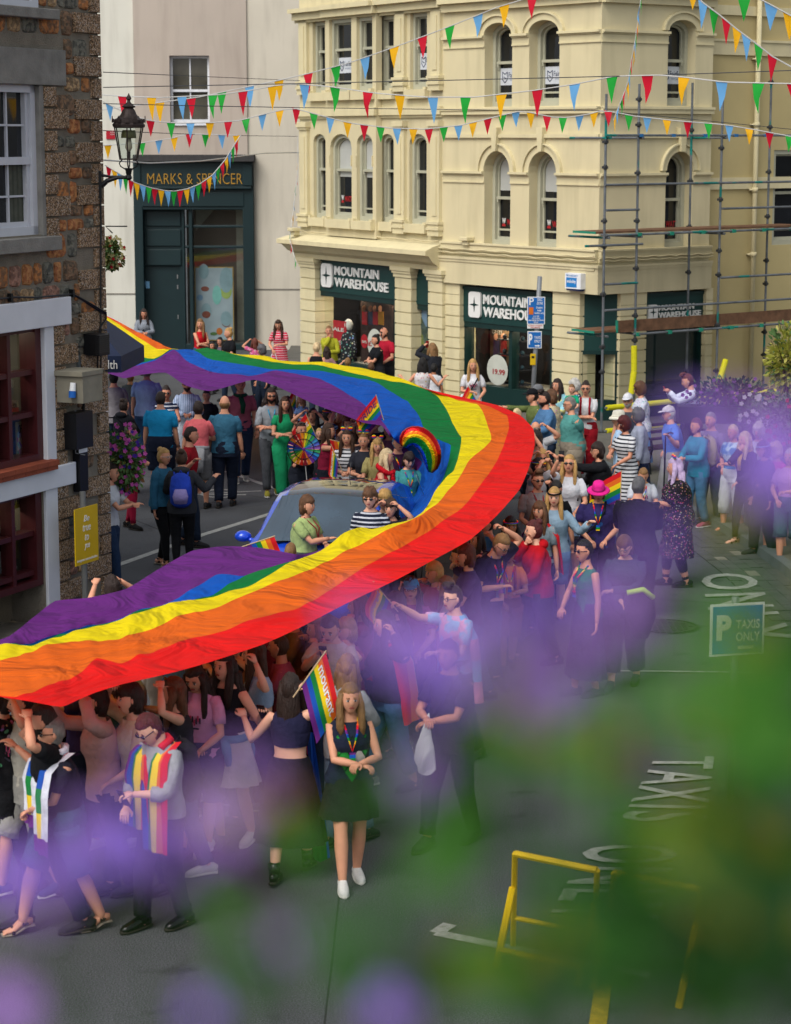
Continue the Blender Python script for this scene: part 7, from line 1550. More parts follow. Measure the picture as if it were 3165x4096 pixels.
handflag(None,pos=Hh(960,2190,1.85),d=(.9,0,.3),side=(.4,0,-1),w_=.3,h_=.3,pole=.5,label='small rainbow flag lying on top of the purple stripe near the car')
# rainbow arch balloon
bc=Hh(1665,1810,1.9); s_=(bc.y+1)/FPX; g=MB(); path=[]
for i in range(17):
    t=i/16; a=R(168-205*t); path.append((1660+ (46+12*t)*math.cos(a)+16*t, 1800-62*math.sin(a)+ (52*t*t)))
bands=[(0.78,'#b40c14'),(.42,'#e0641a'),(.08,'#e6b714'),(-.26,'#178a34'),(-.6,'#1446a8')]
cen=[Wd(u,v,bc.y) for u,v in path]; k=len(cen); mi=[]; nn=20
rad=[.06,.11,.15,.175,.19,.2,.205,.21,.21,.21,.21,.205,.2,.185,.16,.12,.05]
C0=sum(cen,Vector((0,0,0)))/k+Vector((-.02,0,-.12)); vs=[]
for i in range(k):
    d_=(cen[min(i+1,k-1)]-cen[max(i-1,0)]).normalized(); o=(cen[i]-C0); o=(o-d_*o.dot(d_)); o.y=0; o.normalize(); y=Vector((0,1,0))
    for j in range(nn): a=2*pi*j/nn; r_=rad[i]*.68*(1+.05*math.sin(i*pi)*1); vs.append(cen[i]+o*(r_*math.cos(a))+y*(r_*.62*math.sin(a)))
fs=[]
for i in range(k-1):
    for j in range(nn):
        x=math.cos(2*pi*(j+.5)/nn); fs.append((i*nn+j,i*nn+(j+1)%nn,(i+1)*nn+(j+1)%nn,(i+1)*nn+j)); mi.append(0 if x>.55 else 1 if x>.2 else 2 if x>-.15 else 3 if x>-.55 else 4)
fs+= [tuple(range(nn-1,-1,-1)),tuple((k-1)*nn+j for j in range(nn))]; mi+=[4,0]
g.add(vs,fs,mi); g.tube([Hh(1700,1990,1.1),Hh(1665,1900,1.75)],.004,5,5)
g.build('arch_balloon',[mat('foil_%d'%i,c,rough=.14,metal=.75,var=.08,bump=.25,bscale=9) for i,(_,c) in enumerate(bands)]+[cord],smooth=True,label='shiny foil balloon shaped as a rainbow arch floating by the hanging blue cloth',cat='balloon',loc=bc)
# pinwheel
pc_=Hh(1221,1778,1.42); pc_=pc_+Vector((0,-.5,0)); g=MB(); cols=['#6a2a8c','#2444a8','#1a7ab0','#178a4a','#7ab02a','#e0c81e','#e88a1c','#cc2418','#8c1a2c','#d8702a']
r_=.25
for i in range(24):
    a=2*pi*i/24; b_=a+2*pi/30; tw=Vector((0,.03,0))
    P=[pc_,pc_+Vector((r_*math.cos(a),0,r_*math.sin(a))),pc_+Vector((r_*math.cos(b_),0,r_*math.sin(b_)))+tw]; g.add(P,[(0,1,2)],i%10)
for rr in (.25,.15): g.tube([pc_+Vector((rr*math.cos(a*pi/16),-.006,rr*math.sin(a*pi/16))) for a in range(33)],.006,5,10,False)
g.tube([pc_+Vector((0,.02,0)),pc_+Vector((.05,.05,-.6))],.007,6,11); g.ell(pc_,(.025,.015,.025),0,8,6)
g.build('pinwheel',[mat('pw_%d'%i,c,rough=.5,var=.05) for i,c in enumerate(cols)]+[mat('pw_black','#101012'),cord],label='large rainbow pinwheel of thin blades in front of the baby carrier',cat='pinwheel',loc=pc_)
# basket and leaflets
p=handpos(d15,'l')+Vector((.22,-.05,-.12)); g=MB()
g.tube([p+Vector((0,0,-.07)),p,p+Vector((0,0,.05))],[.13,.17,.19],18,0,True,side=(1,0,0),rb=[.09,.12,.13]); g.tube([p+Vector((.19*math.cos(a*pi/10),.13*math.sin(a*pi/10),.05)) for a in range(21)],.012,6,0,False)
g.tube([p+Vector((-.18,0,.05)),p+Vector((-.1,0,.2)),p+Vector((.1,0,.2)),p+Vector((.18,0,.05))],.01,6); g.build('wicker_basket',mat('wicker','#7a4a28',bump=.5,bscale=30,var=.3),label='brown wicker basket of leaflets carried beside the blue car',cat='basket',loc=p)
for i in range(4): q=p+Vector((rn.uniform(-.08,.08),rn.uniform(-.05,.05),.07+.01*i)); g=MB(); g.box((0,0,0),(.15,.10,.003),0,Matrix.Rotation(rn.uniform(-1,1),3,'Z')@Matrix.Rotation(.2,3,'X')); g.build('leaflet',mat('leaflet_print','#b9a88c',kind='multi',ks=20,var=0),label='coloured leaflets piled in the wicker basket',cat='leaflet',group='leaflets in the basket',loc=q)
p=handpos(e15,'r'); g=MB(); g.box((0,0,0),(.22,.12,.004),0,Matrix.Rotation(.2,3,'Z')@Matrix.Rotation(.3,3,'X')); g.build('leaflet',_M['leaflet_print'],label='bright leaflet in the hand of the person dressed in black',cat='leaflet',loc=p+Vector((-.08,-.03,.01)))
# jacket over the arm, cane
p=wp(e31,(-.2,.28,1.05)); g=MB(); g.tube([p+Vector((0,0,.12)),p+Vector((.02,0,0)),p+Vector((.05,0,-.2)),p+Vector((.06,0,-.42))],[.12,.17,.16,.07],14,0,True,side=(1,0,0),rb=[.09,.11,.1,.05]); g.tube([p+Vector((-.12,-.11,.1)),p+Vector((.05,-.12,.14)),p+Vector((.17,-.08,.04))],.03,8,1); g.build('folded_jacket',[cloth('#17161c'),mat('lime_strip','#a8cc1c')],label='black jacket with lime reflective strip carried over an arm',cat='jacket',smooth=True,loc=p)
p=handpos(b38,'l'); g=MB(); g.tube([Vector((p.x-.02,p.y,.12)),p,p+Vector((.0,0,.03)),p+Vector((.08,0,.05)),p+Vector((.12,0,.03))],.013,8); g.build('walking_cane',blk,label='black walking cane of the man in the blue polo shirt',cat='cane',loc=p)

# long flag trailing behind the girl in the crop top, and a white carrier bag
g=MB(); dL=18.0; nx,ny=8,26; vs=[];fs=[];mi=[]
for j in range(ny+1):
    t=j/ny
    for i in range(nx+1):
        a=i/nx; vs.append(Wd(1222+22*math.sin(t*1.3)+a*(30+48*t),2930+t*(520-40*abs(a-.5)),dL+.05*math.sin(a*9+t*3)))
for j in range(ny):
    for i in range(nx): fs.append((j*(nx+1)+i,j*(nx+1)+i+1,(j+1)*(nx+1)+i+1,(j+1)*(nx+1)+i)); mi.append(1 if (j>17 and i<7) else (2 if i==0 and j<14 else 0))
g.add(vs,fs,mi)
for j in range(14):
    a0_,a1_=2.2+j*.33,2.2+(j+1)*.33; c_=(1248,3345)
    g.add([Wd(c_[0]+r0*.5*math.cos(q),c_[1]+r0*.85*math.sin(q),dL-.06) for r0,q in ((62,a0_),(38,a0_),(38,a1_),(62,a1_))],[(0,1,2,3)],3)
g.build('trailing_flag',[RB[4],RB[3],RB[0],white],smooth=True,label='long blue and green flag with a white ring trailing beside the black skirt',cat='flag',loc=Hh(1250,3440,0))
p=Wd(1702,3000,18.4); g=MB(); g.tube([p+Vector((0,0,-.2)),p+Vector((0,0,-.17)),p+Vector((0,0,-.08)),p+Vector((0,0,.02)),p+Vector((.01,0,.12)),p+Vector((.02,0,.3))],[.05,.075,.08,.07,.045,.012],14,0,True,side=(1,0,0),rb=[.02,.03,.035,.03,.02,.008]); g.v=[tuple(Vector(v)+Vector((noise.noise(Vector(v)*14),noise.noise(Vector(v)*14+Vector((3,0,0))),noise.noise(Vector(v)*11)))*.035) for v in g.v]; g.build('carrier_bag',_M['bag_white'],label='thin white plastic bag hanging beside the person dressed in black',cat='bag',loc=p)
# ================================================================ CAR
CRT=empty('parked_car',Hh(1330,2250,0),'blue hatchback with dark glossy roof and big windscreen inside the loop of the flag','car')
fc=Wd(1310,1979,28.3); rc_=Wd(1450,1893,30.3); ax=Vector((fc.x-rc_.x,fc.y-rc_.y,0)).normalized(); sx=Vector((-ax.y,ax.x,0)); org=Vector((fc.x,fc.y,0))-ax*.35
CRT.location=org
def cw(x,y,z): return org+sx*x+ax*y+Vector((0,0,z))
secs=[(-1.95,.70,.60,.62,.80),(-1.85,.80,.85,.70,1.05),(-1.55,.84,.92,.66,1.38),(-1.1,.855,.93,.66,1.49),(-.5,.86,.93,.67,1.53),(.1,.86,.93,.67,1.51),(.45,.86,.94,.66,1.44),(.85,.86,.94,.70,1.18),(1.2,.86,.93,.74,.96),(1.5,.85,.88,.70,.90),(1.85,.82,.78,.62,.80),(2.1,.72,.62,.5,.66),(2.18,.6,.5,.4,.52)]
def sec(q):
    y,w_,hb,wt,ht=q; ht2=max(ht,hb+.01)
    P=[(0,.22),(w_*.85,.22),(w_,.36),(w_*1.01,.6*hb/.93+.02),(w_*.985,hb),(wt+.02,ht2-.05 if ht2-hb>.1 else hb+.005),(wt*.82,ht2-.005),(wt*.4,ht2+.015),(0,ht2+.02)]
    return [cw(x,y,z) for x,z in P]+[cw(-x,y,z) for x,z in P[-2:0:-1]]
SS=[sec(q) for q in secs]; n=len(SS[0]); g=MB(); vs=[p for s in SS for p in s]; fs=[];mi=[]
for i in range(len(SS)-1):
    for j in range(n):
        fs.append((i*n+j,i*n+(j+1)%n,(i+1)*n+(j+1)%n,(i+1)*n+j)); mi.append(1 if (j in(6,7,8,9) and 2<=i<=5) else 0)
fs+=[tuple(range(n-1,-1,-1)),tuple((len(SS)-1)*n+j for j in range(n))]; mi+=[0,0]
g.add(vs,fs,mi); blue=mat('blue_car_paint','#1546c8',rough=.25,coat=1.,var=.03,metal=.2); g.build('body',[blue,mat('gloss_black_roof','#0c0d10',rough=.06,var=.2,scale=1,coat=1.)],CRT,smooth=True)
def glassp(nm,idx):
    g=MB(); 
    for (i,j) in idx:
        q=[SS[i][j],SS[i][(j+1)%n],SS[i+1][(j+1)%n],SS[i+1][j]]; c=sum(q,Vector((0,0,0)))/4; nn=(q[1]-q[0]).cross(q[3]-q[0]).normalized(); 
        if nn.dot(c-cw(0,0,.8))<0: nn=-nn
        g.add([c+(p-c)*.97+nn*.008 for p in q],[(0,1,2,3)])
    return g.build(nm,mat('car_glass','#2a3a48',rough=.03,var=0,spec=1.,coat=1.),CRT)
g=MB(); q=[cw(-.72,1.12,1.0),cw(.72,1.12,1.0),cw(.58,.40,1.475),cw(-.58,.40,1.475)]
NX,NY=8,5; vs=[]
for b_ in range(NY+1):
    for a_ in range(NX+1):
        t=b_/NY; s_=a_/NX; p=q[0].lerp(q[1],s_).lerp(q[3].lerp(q[2],s_),t); vs.append(p+(ax*.10+Vector((0,0,.05)))*(1-(2*s_-1)**2))
g.add(vs,[(b_*(NX+1)+a_,b_*(NX+1)+a_+1,(b_+1)*(NX+1)+a_+1,(b_+1)*(NX+1)+a_) for b_ in range(NY) for a_ in range(NX)])
g.build('windscreen',mat('windscreen_glass','#2c3e4c',rough=.04,var=.4,scale=1.6,spec=1.,coat=1.),CRT,smooth=True)
glassp('side_window',[(i,4) for i in (3,4,5)]); glassp('side_window',[(i,n-5) for i in (3,4,5)])
for s in(-1,1):
    g=MB(); g.ell(cw(s*1.0,.78,1.0),(.11,.10,.075),0,12,8); g.tube([cw(s*.84,.8,.95),cw(s*.96,.78,.97)],.03,8,0); g.build('wing_mirror',blue,CRT,smooth=True)
    g=MB(); g.ell(cw(s*.62,1.98,.66),(.16,.14,.10),0,12,8); g.build('headlight',mat('headlight_lens','#b9c2c9',rough=.08,var=.2),CRT,smooth=True)
    for y in (-1.25,1.35):
        g=MB(); g.tube([cw(s*.70,y,.31),cw(s*.87,y,.31)],[.31,.31],24,0); w_=g.build('wheel',mat('tyre_rubber','#151517',rough=.8),CRT); g=MB(); g.tube([cw(s*.80,y,.31),cw(s*.88,y,.31)],[.2,.19],16,0); g.build('rim',mat('alloy','#8a8d90',rough=.3,metal=.8),w_)
g=MB()
for a_,b_ in ((-.5,.1),(.05,.62)): g.tube([cw(a_,1.2,1.0),cw(b_-.1,1.02,1.09),cw(b_,.98,1.1)],.01,5)
g.build('wiper',blk,CRT); g=MB(); g.box(cw(0,2.16,.62),(.7,.05,.12),0,Matrix.Rotation(math.atan2(sx.y,sx.x),3,'Z')); g.build('grille',blk,CRT)
g=MB(); g.tube([cw(0,-.9,1.5),cw(0,-1.0,1.72)],.006,5); g.build('aerial',blk,CRT)
# ================================================================ SIGNS
sbl=mat('sign_blue','#1560a8',rough=.4,var=.04); pst=mat('grey_pole','#7b7f82',rough=.45,metal=.3,var=.1)
def signboard(g,P,dy,items,m=0):
    """P(u,v)->point on the board"""
    pass
dS=43.; SGN=empty('parking_sign_post',Hh(2118,1806,.12),'tall grey post with blue disc zone and taxis only parking signs outside the second shop','sign')
g=MB(); g.tube([Vector((Wd(2120,1806,dS).x,dS,.12)),Wd(2160,1105,dS)],.045,12); g.build('post',pst,SGN,smooth=True)
fG=Fr((0,dS-.07),(1,0))
def sb(x0,y0,x1,y1,m=0): t0,z1=fG.px(x0,y0); t1,z0=fG.px(x1,y1); fG.box(g,t0,t1,z0,z1,-.02,.0,1); fG.box(g,t0+.015,t1-.015,z0+.015,z1-.015,0,.004,m)
g=MB(); sb(2110,1187,2180,1297); 
for tx,a,b_,c_,d_ in (("P",2118,1191,2136,1220),("DISC",2150,1192,2170,1203),("ZONE",2148,1207,2172,1218),("Disabled\nbadge\nholders only",2140,1226,2176,1258),("AT ALL TIMES\nANY 2 Hr. PERIOD\nWHICH ENDS BETWEEN 8AM-6PM\nMON-SAT",2114,1262,2176,1292)): pxtext(g,fG,tx,a,b_,c_,d_,.004,m=1,th=.003,offset=.012)
pxbox(g,fG,2116,1229,2134,1258,.008,.004,2); g.build('sign_plate',[sbl,white,mat('sign_orange','#c2641c')],SGN)
g=MB(); sb(2110,1298,2174,1314,1); pxtext(g,fG,"RE-PARKING PROHIBITED\nFOR 30 MINUTES",2114,1300,2170,1312,.004,m=2,th=.003,offset=.01); g.build('sign_plate',[sbl,white,pos_r],SGN)
g=MB(); sb(2111,1325,2167,1393); pxtext(g,fG,"P",2116,1335,2130,1378,.004,m=1,th=.003,offset=.04); pxtext(g,fG,"TAXIS\nONLY",2138,1344,2163,1370,.004,m=1,th=.003,offset=.012)
t,z=fG.px(2140,1383); fG.box(g,t,t+.06,z-.01,z+.01,.004,.007,1); g.add([fG.w(t+.06,z-.025,.006),fG.w(t+.06,z+.025,.006),fG.w(t+.1,z,.006)],[(0,1,2)],1); g.build('sign_plate',[sbl,white],SGN)
g=MB(); sb(2122,1415,2143,1460); pxbox(g,fG,2127,1424,2138,1433,.008,.004,2); g.build('camera_notice',[mat('sign_yellow','#c9a50f'),mat('sign_yellow','#c9a50f'),blk],SGN)
dT=19.; fT=Fr((0,dT),(.97,.24)); SG2=empty('taxi_sign_post',Vector((Wd(3040,2500,dT).x,dT,0)),'blue and white taxis only sign on a post near the camera at the right','sign')
g=MB(); t0,z1=fT.px(2845,2420); t1,z0=fT.px(3055,2615); fT.box(g,t0,t1,z0,z1,-.02,0,1); fT.box(g,t0+.02,t1-.02,z0+.02,z1-.02,0,.004,0)
pxtext(g,fT,"P",2868,2462,2925,2560,.004,m=1,th=.003,offset=.05); pxtext(g,fT,"TAXIS\nONLY",2945,2480,3040,2560,.004,m=1,th=.003,offset=.012); t,z=fT.px(2950,2590); fT.box(g,t,t+.15,z-.015,z+.015,.004,.007,1); g.build('sign_plate',[sbl,white],SG2)
g=MB(); t=(t0+t1)/2; g.tube([fT.w(t,0,-.06),fT.w(t,z1+.05,-.06)],.035,10); g.build('post',pst,SG2,smooth=True)
# yellow barrier frames
yb=mat('yellow_barrier_paint','#e0b812',rough=.45,var=.12)
def bar(g,a,b,r=.016): g.tube([a,b],r*1.55,6)
AF=empty('barrier_frame',Hh(2000,3870,0),'yellow folding metal barrier frame standing on the road at the lower right','barrier')
tl,tr=Hh(2060,3415,.92),Hh(2388,3480,.92); fl,fr_=Hh(1985,3870,0),Hh(2312,3942,0); rl,rr=Hh(2052,3785,0),Hh(2378,3850,0)
g=MB(); bar(g,tl,tr); bar(g,tl,rl,.014); bar(g,tr,rr,.014); bar(g,tl.lerp(rl,.68),tr.lerp(rr,.68),.012); g.build('rear_frame',yb,AF)
g=MB(); a,b=Hh(2052,3550,.60),Hh(2378,3615,.60); bar(g,a,fl,.018); bar(g,b,fr_,.018); bar(g,a.lerp(fl,.78),b.lerp(fr_,.78)); g.build('front_frame',yb,AF)
AF2=empty('barrier_frame',Hh(2360,3955,0),'second yellow barrier frame half hidden by leaves right of the first','barrier')
o_=Hh(2360,3955,0)-fl+Vector((.02,0,0)); g=MB(); bar(g,tl+o_,tr+o_); bar(g,tl+o_,rl+o_,.014); bar(g,tr+o_,rr+o_,.014); g.build('rear_frame',yb,AF2); g=MB(); bar(g,a+o_,fl+o_,.018); bar(g,b+o_,fr_+o_,.018); g.build('front_frame',yb,AF2)
# bench
BN=empty('park_bench',Hh(2620,1905,.12),'black ornate park bench behind the man with the cane','bench'); b0=Hh(2615,1900,.12); bd=Vector((.8,.6,0)); bn=Vector((-.6,.8,0)); bw=mat('bench_wood','#33201a',var=.2)
def bp(a,b_,c_): return b0+bd*a+bn*b_+Vector((0,0,c_))
g=MB()
for k_ in range(4): g.add([bp(0,.1+.1*k_,.42),bp(1.5,.1+.1*k_,.42),bp(1.5,.18+.1*k_,.42),bp(0,.18+.1*k_,.42),bp(0,.1+.1*k_,.45),bp(1.5,.1+.1*k_,.45),bp(1.5,.18+.1*k_,.45),bp(0,.18+.1*k_,.45)],[(4,5,6,7),(0,1,5,4),(1,2,6,5),(2,3,7,6),(3,0,4,7)])
g.build('seat',bw,BN); g=MB()
for k_ in range(3): z=.55+.12*k_; g.tube([bp(0,.5+.04*k_,z),bp(1.5,.5+.04*k_,z)],.03,6)
g.build('backrest',bw,BN)
for e in (0,1.5):
    g=MB(); g.tube([bp(e,.08,0),bp(e,.12,.25),bp(e,.05,.44),bp(e,.08,.62),bp(e,.3,.66),bp(e,.5,.6)],.024,8); g.tube([bp(e,.5,0),bp(e,.42,.3),bp(e,.5,.5),bp(e,.58,.88)],.026,8); g.tube([bp(e,.1,.3),bp(e,.3,.2),bp(e,.45,.3)],.02,6); g.build('bench_end',iron,BN)
# ================================================================ PLANTS
def leafm(k,c,tr=.35): return mat('leaf_'+k,c,rough=.5,var=.35,scale=9,trans=tr)
LG,LD,LY,LB=leafm('green','#52802f'),leafm('dark','#22421c'),leafm('lime','#93953a'),leafm('bronze','#7a5230')
def blade(g,p,d,nn,L,w_,m=0):
    s_=d.cross(nn).normalized(); g.add([p,p+d*L*.35+s_*w_*.5+nn*w_*.1,p+d*L*.75+s_*w_*.38,p+d*L-nn*w_*.3,p+d*L*.75-s_*w_*.38,p+d*L*.35-s_*w_*.5+nn*w_*.1,p+d*L*.5-nn*w_*.12],[(0,1,6),(1,2,6),(2,3,6),(3,4,6),(4,5,6),(5,0,6)],m)
def rv(r_): 
    while 1:
        v=Vector((r_.uniform(-1,1),r_.uniform(-1,1),r_.uniform(-1,1)))
        if .1<v.length<1: return v
def clump(name,c,rad,n,mats,w_,label,cat,fl=None,seed=1,hang=.0,group=None,trunk=None):
    r_=random.Random(seed); E=empty(name,c,label,cat,group); g=MB()
    lumps=[(rv(r_)*.55,r_.uniform(.35,.6),r_.randrange(len(mats))) for _ in range(12)]
    for i in range(n):
        l_=r_.choice(lumps); v=l_[0]+rv(r_).normalized()*l_[1]*r_.uniform(.6,1.05); p=c+Vector((v.x*rad[0],v.y*rad[1],v.z*rad[2]))
        d=(v.normalized()+rv(r_)*.7+Vector((0,0,-hang))).normalized(); nn=rv(r_).normalized(); nn=(nn-d*nn.dot(d)).normalized(); blade(g,p,d,nn,w_*r_.uniform(1.1,2),w_*r_.uniform(.6,1),l_[2] if r_.random()<.7 else r_.randrange(len(mats)))
    g.build('foliage',mats,E,smooth=True)
    g=MB()
    for k_ in range(5): a_=k_*1.3; g.tube([c+Vector((0,0,-rad[2]*.9)),c+Vector((math.cos(a_)*rad[0]*.3,math.sin(a_)*rad[1]*.3,0)),c+Vector((math.cos(a_)*rad[0]*.7,math.sin(a_)*rad[1]*.7,rad[2]*.5))],[.018,.012,.004],5)
    g.build('stems',mat('stem_brown','#4a3a24'),E)
    if fl:
        for nm,m_,cnt,fr2 in fl:
            g=MB()
            for i in range(cnt):
                v=rv(r_).normalized()*r_.uniform(.8,1.05); v.y=-abs(v.y); p=c+Vector((v.x*rad[0],v.y*rad[1],v.z*rad[2]))
                for q in range(5): a_=q*2*pi/5; d=Vector((math.cos(a_),-.3,math.sin(a_))).normalized(); blade(g,p,d,Vector((0,-1,0)),fr2,fr2*.8)
            o_=g.build('flowers',m_,E); o_['kind']='stuff'
    return E
c=Wd(3150,1440,36.5); clump('variegated_shrub',c,(.42,.4,.62),1300,[LY,LY,leafm('pale','#b5ae5c'),LG],.07,'bushy shrub with yellow green variegated leaves at the right edge','shrub',seed=3)
g=MB(); g.tube([Vector((c.x,c.y,.12)),c-Vector((0,0,.4))],[.05,.035],8); g.build('trunk',mat('bark','#4c3b2c',bump=.3),[o for o in COL.objects if o.name.startswith('variegated_shrub')][0])
fw=lambda k_,c_,t_=.35:mat('petal_'+k_,c_,rough=.6,var=.1,trans=t_)
c=Wd(3135,1690,34.5); clump('flowering_shrub',c,(.42,.35,.45),900,[LG,leafm('grey','#6c7c5c'),LD],.05,'grey green bush dotted with red flowers at the right edge','shrub',[('r',fw('scarlet','#b01424'),26,.04)],seed=5)
g=MB(); q=Vector((c.x,c.y,.12)); g.box(q+Vector((0,0,.45)),(1.0,.6,.9)); g.box(q+Vector((0,0,.92)),(1.08,.68,.06)); g.build('planter',mat('dark_planter','#1c1f1d',rough=.6),label='dark square planter under the red flowered bush',cat='planter',loc=q,bevel=.01)
c=Wd(3010,1690,37.); clump('trailing_flowers',c,(.28,.25,.5),500,[LD,LG],.05,'trailing plant with white flowers near the right scaffold pole','plant',[('w',fw('white','#c4c0cc'),34,.045)],seed=7)
c=Wd(2950,1570,39.5); clump('planter_flowers',c,(1.0,.3,.28),900,[LD,leafm('plum','#4a2c44'),LG],.06,'long planted trough of dark leaved flowers along the scaffold','plant',[('p',fw('mauve','#8a5aa0'),30,.04)],seed=8)
g=MB(); g.box(Vector((c.x,c.y,c.z-.38)),(2.1,.4,.3)); 
for s in(-.9,.9): g.box(Vector((c.x+s,c.y,(c.z-.53+.12)/2)),(.08,.3,c.z-.53-.12))
g.build('trough',mat('dark_planter','#1c1f1d'),label='long dark trough raised on legs under the plum leaved flowers',cat='planter',loc=(c.x,c.y,.12))
c=Wd(500,1850,29.6); clump('hanging_basket',c+Vector((0,0,.02)),(.29,.28,.50),1500,[LG,LB,LD,leafm('olive','#6c7030')],.045,'large hanging basket with pink and violet flowers at the stone corner','hanging basket',[('p',fw('pink','#c85ab0'),60,.034),('v',fw('violet','#4a2a9c'),22,.03)],seed=9,hang=.5)
c=Wd(452,1010,33.); clump('hanging_basket',c,(.18,.2,.26),900,[LG,leafm('olive','#6c7030')],.035,'small hanging basket with cream and red flowers on the pale wall','hanging basket',[('c',fw('cream','#c9c08a'),60,.026),('r',fw('scarlet','#b01424'),14,.028)],seed=10,hang=.3)
for (u,v,dd,z_) in ((500,1850,29.6,.5),(452,1010,33.,.28)):
    g=MB(); c=Wd(u,v,dd); g.tube([c+Vector((0,0,z_)),c+Vector((-.1,0,z_+.1)),Vector((fS.w(0,0,0).x-.2,c.y,c.z+z_+.1))],.01,5); g.build('basket_bracket',iron,label='iron bracket of the %s hanging basket'%('large' if v>1500 else 'small'),cat='bracket',loc=c)
# parasol
c=Wd(330,1400,36.); PA=empty('parasol',(c.x,c.y,0),'navy parasol printed with a white emblem and the word health behind the stone corner','parasol'); nav=mat('navy_canvas','#16233f',rough=.7,bump=.05)
a,b,c2,d=[Vector((c.x+x,c.y+y,2.62)) for x,y in ((-1,-.9),(.74,-1.0),(.9,.8),(-.9,.9))]; ap=Vector((c.x-.1,c.y,3.45)); g=MB()
g.add([a,b,c2,d,ap]+[p-Vector((0,0,.26)) for p in (a,b,c2,d)],[(0,1,4),(1,2,4),(2,3,4),(3,0,4),(5,6,1,0),(6,7,2,1),(7,8,3,2),(8,5,0,3)]); g.build('canopy',nav,PA)
fP=Fr((b.x,b.y-.01),(b-a)); L=(b-a).length; g=MB(); ftext(g,fP,"health",-.42,-.06,2.42,2.56,.01,m=0,th=.004); 
for i in range(4):
    z=2.41+.055*i
    for s in(0,.07): g.tube([fP.w(-.54+s+.03*math.cos(k_*pi/4),z+.022*math.sin(k_*pi/4),.012) for k_ in range(9)],.005,4)
g.build('lettering',white,PA); g=MB(); g.tube([Vector((c.x-.1,c.y,0)),ap],.03,8); g.build('pole',pst,PA)
# ================================================================ WINDOW BOX FLOWERS CLOSE TO THE CAMERA
r_=random.Random(21)
WB=MB(); WB.box((.15,.92,5.24),(1.7,.3,.26)); WB.build('window_box',mat('terracotta','#8a4a30',bump=.1),label='terracotta window box below the camera',cat='window box',loc=(.15,.92,5.11))
LV=leafm('near','#488428',.55); LV2=leafm('near_dark','#2e6420',.5); LV3=leafm('near_yellow','#90902c',.5); LV4=leafm('near_deep','#1c4412',.4); OC_=fw('ochre','#c08a3c',.5); PU=fw('purple','#ab88f2',.55); PI=fw('lilac','#c496ee',.55)  # deepest green leaf colour, used along the bottom and lower right
def near(name,label,leaves,flowers):
    E=empty(name,(.1,.9,5.37),label,'plant'); g=MB()
    for (x,y,rr,nl,kk) in leaves:
        for i in range(nl):
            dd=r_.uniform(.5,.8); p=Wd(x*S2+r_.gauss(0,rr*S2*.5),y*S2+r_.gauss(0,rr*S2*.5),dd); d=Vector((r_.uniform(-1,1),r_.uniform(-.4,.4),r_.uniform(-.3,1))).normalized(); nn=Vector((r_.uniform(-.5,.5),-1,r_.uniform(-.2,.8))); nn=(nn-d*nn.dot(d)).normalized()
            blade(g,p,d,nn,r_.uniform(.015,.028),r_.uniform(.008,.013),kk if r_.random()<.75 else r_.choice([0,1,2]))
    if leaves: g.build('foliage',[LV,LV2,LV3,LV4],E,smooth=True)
    for (x,y,m_,sz) in flowers:
        dd=r_.uniform(.5,.68); p=Wd(x*S2,y*S2,dd); g=MB(); rot=r_.uniform(0,6); tlt=Vector((r_.uniform(-.5,.5),-1,r_.uniform(-.3,.6))).normalized()
        for q in range(5):
            a_=rot+q*2*pi/5; d=Vector((math.cos(a_),0,math.sin(a_))); d=(d-tlt*d.dot(tlt)).normalized(); blade(g,p,d,tlt,sz*.78,sz*.62)
        g.build('flower',m_,E,smooth=True)
        g=MB(); b_=Vector((p.x+r_.uniform(-.05,.05)+.02,.9,5.38)); g.tube([p,p.lerp(b_,.5)+Vector((.01,0,.01)),b_],.0009,5); g.build('stem',LV2,E)
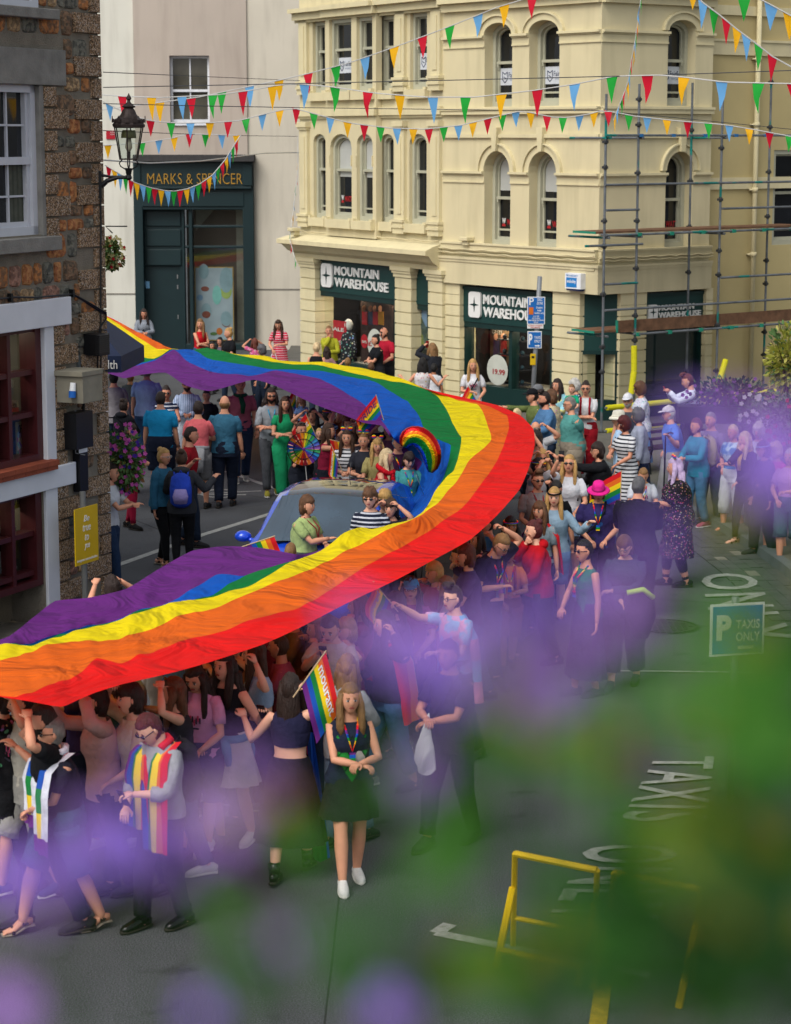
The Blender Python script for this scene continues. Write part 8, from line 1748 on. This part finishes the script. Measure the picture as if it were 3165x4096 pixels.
near('flowering_plant','out of focus green leaves and purple flowers filling the lower right corner',
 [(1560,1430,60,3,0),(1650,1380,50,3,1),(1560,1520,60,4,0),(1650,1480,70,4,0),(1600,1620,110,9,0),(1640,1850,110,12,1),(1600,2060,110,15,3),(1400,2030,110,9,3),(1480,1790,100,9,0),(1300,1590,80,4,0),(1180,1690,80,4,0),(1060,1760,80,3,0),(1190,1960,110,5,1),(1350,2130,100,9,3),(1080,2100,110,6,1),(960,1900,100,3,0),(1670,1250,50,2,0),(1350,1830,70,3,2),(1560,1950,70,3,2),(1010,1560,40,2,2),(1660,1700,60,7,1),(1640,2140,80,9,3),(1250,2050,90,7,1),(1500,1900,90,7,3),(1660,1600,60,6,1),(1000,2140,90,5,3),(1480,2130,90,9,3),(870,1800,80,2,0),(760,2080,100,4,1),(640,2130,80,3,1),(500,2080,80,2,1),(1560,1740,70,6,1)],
 [(1500,1560,OC_,.010),(1560,1960,OC_,.010),(1300,1600,OC_,.008),(1450,2000,OC_,.006)])
near('flowering_plant','out of focus purple flowers drifting across the right side above the road',
 [(1480,1130,25,1,2),(1540,1350,40,1,0)],
 [(x,y,m_,s_) for x,y,m_,s_ in ((1000,1330,PI,.007),(760,1330,PI,.008),(1140,1360,PI,.008),(1200,1440,PI,.009),(820,1400,PU,.008),(1100,1290,PU,.008),(1360,1240,PI,.007),(1600,960,PU,.008),(960,1425,PU,.014),(880,1350,PI,.010),(1070,1380,PU,.010),(1230,1270,PU,.011),(1310,1320,PI,.009),(1150,1500,PI,.013),(1400,1150,PU,.008),(1480,900,PU,.009),(1570,880,PI,.008),(1660,985,PU,.013),(1690,900,PI,.010),(1640,1060,PI,.008))])
near('flowering_plant','out of focus purple flowers sweeping across the legs at the lower left',
 [(560,1740,25,1,2),(700,1830,50,1,0),(560,2000,60,1,0),(850,1700,50,2,0)],
 [(x,y,m_,s_) for x,y,m_,s_ in ((380,1860,PI,.007),(80,1930,PI,.008),(250,1740,PU,.007),(480,1780,PI,.008),(10,1860,PU,.012),(110,1850,PU,.010),(210,1830,PU,.011),(310,1800,PU,.013),(420,1730,PI,.010),(520,1660,PI,.010),(600,1720,OC_,.008),(150,1760,PI,.007),(20,2150,PI,.012),(430,2160,PU,.008),(830,2150,PU,.011),(600,2010,PI,.006),(900,1650,PI,.011),(300,1640,PI,.006))])
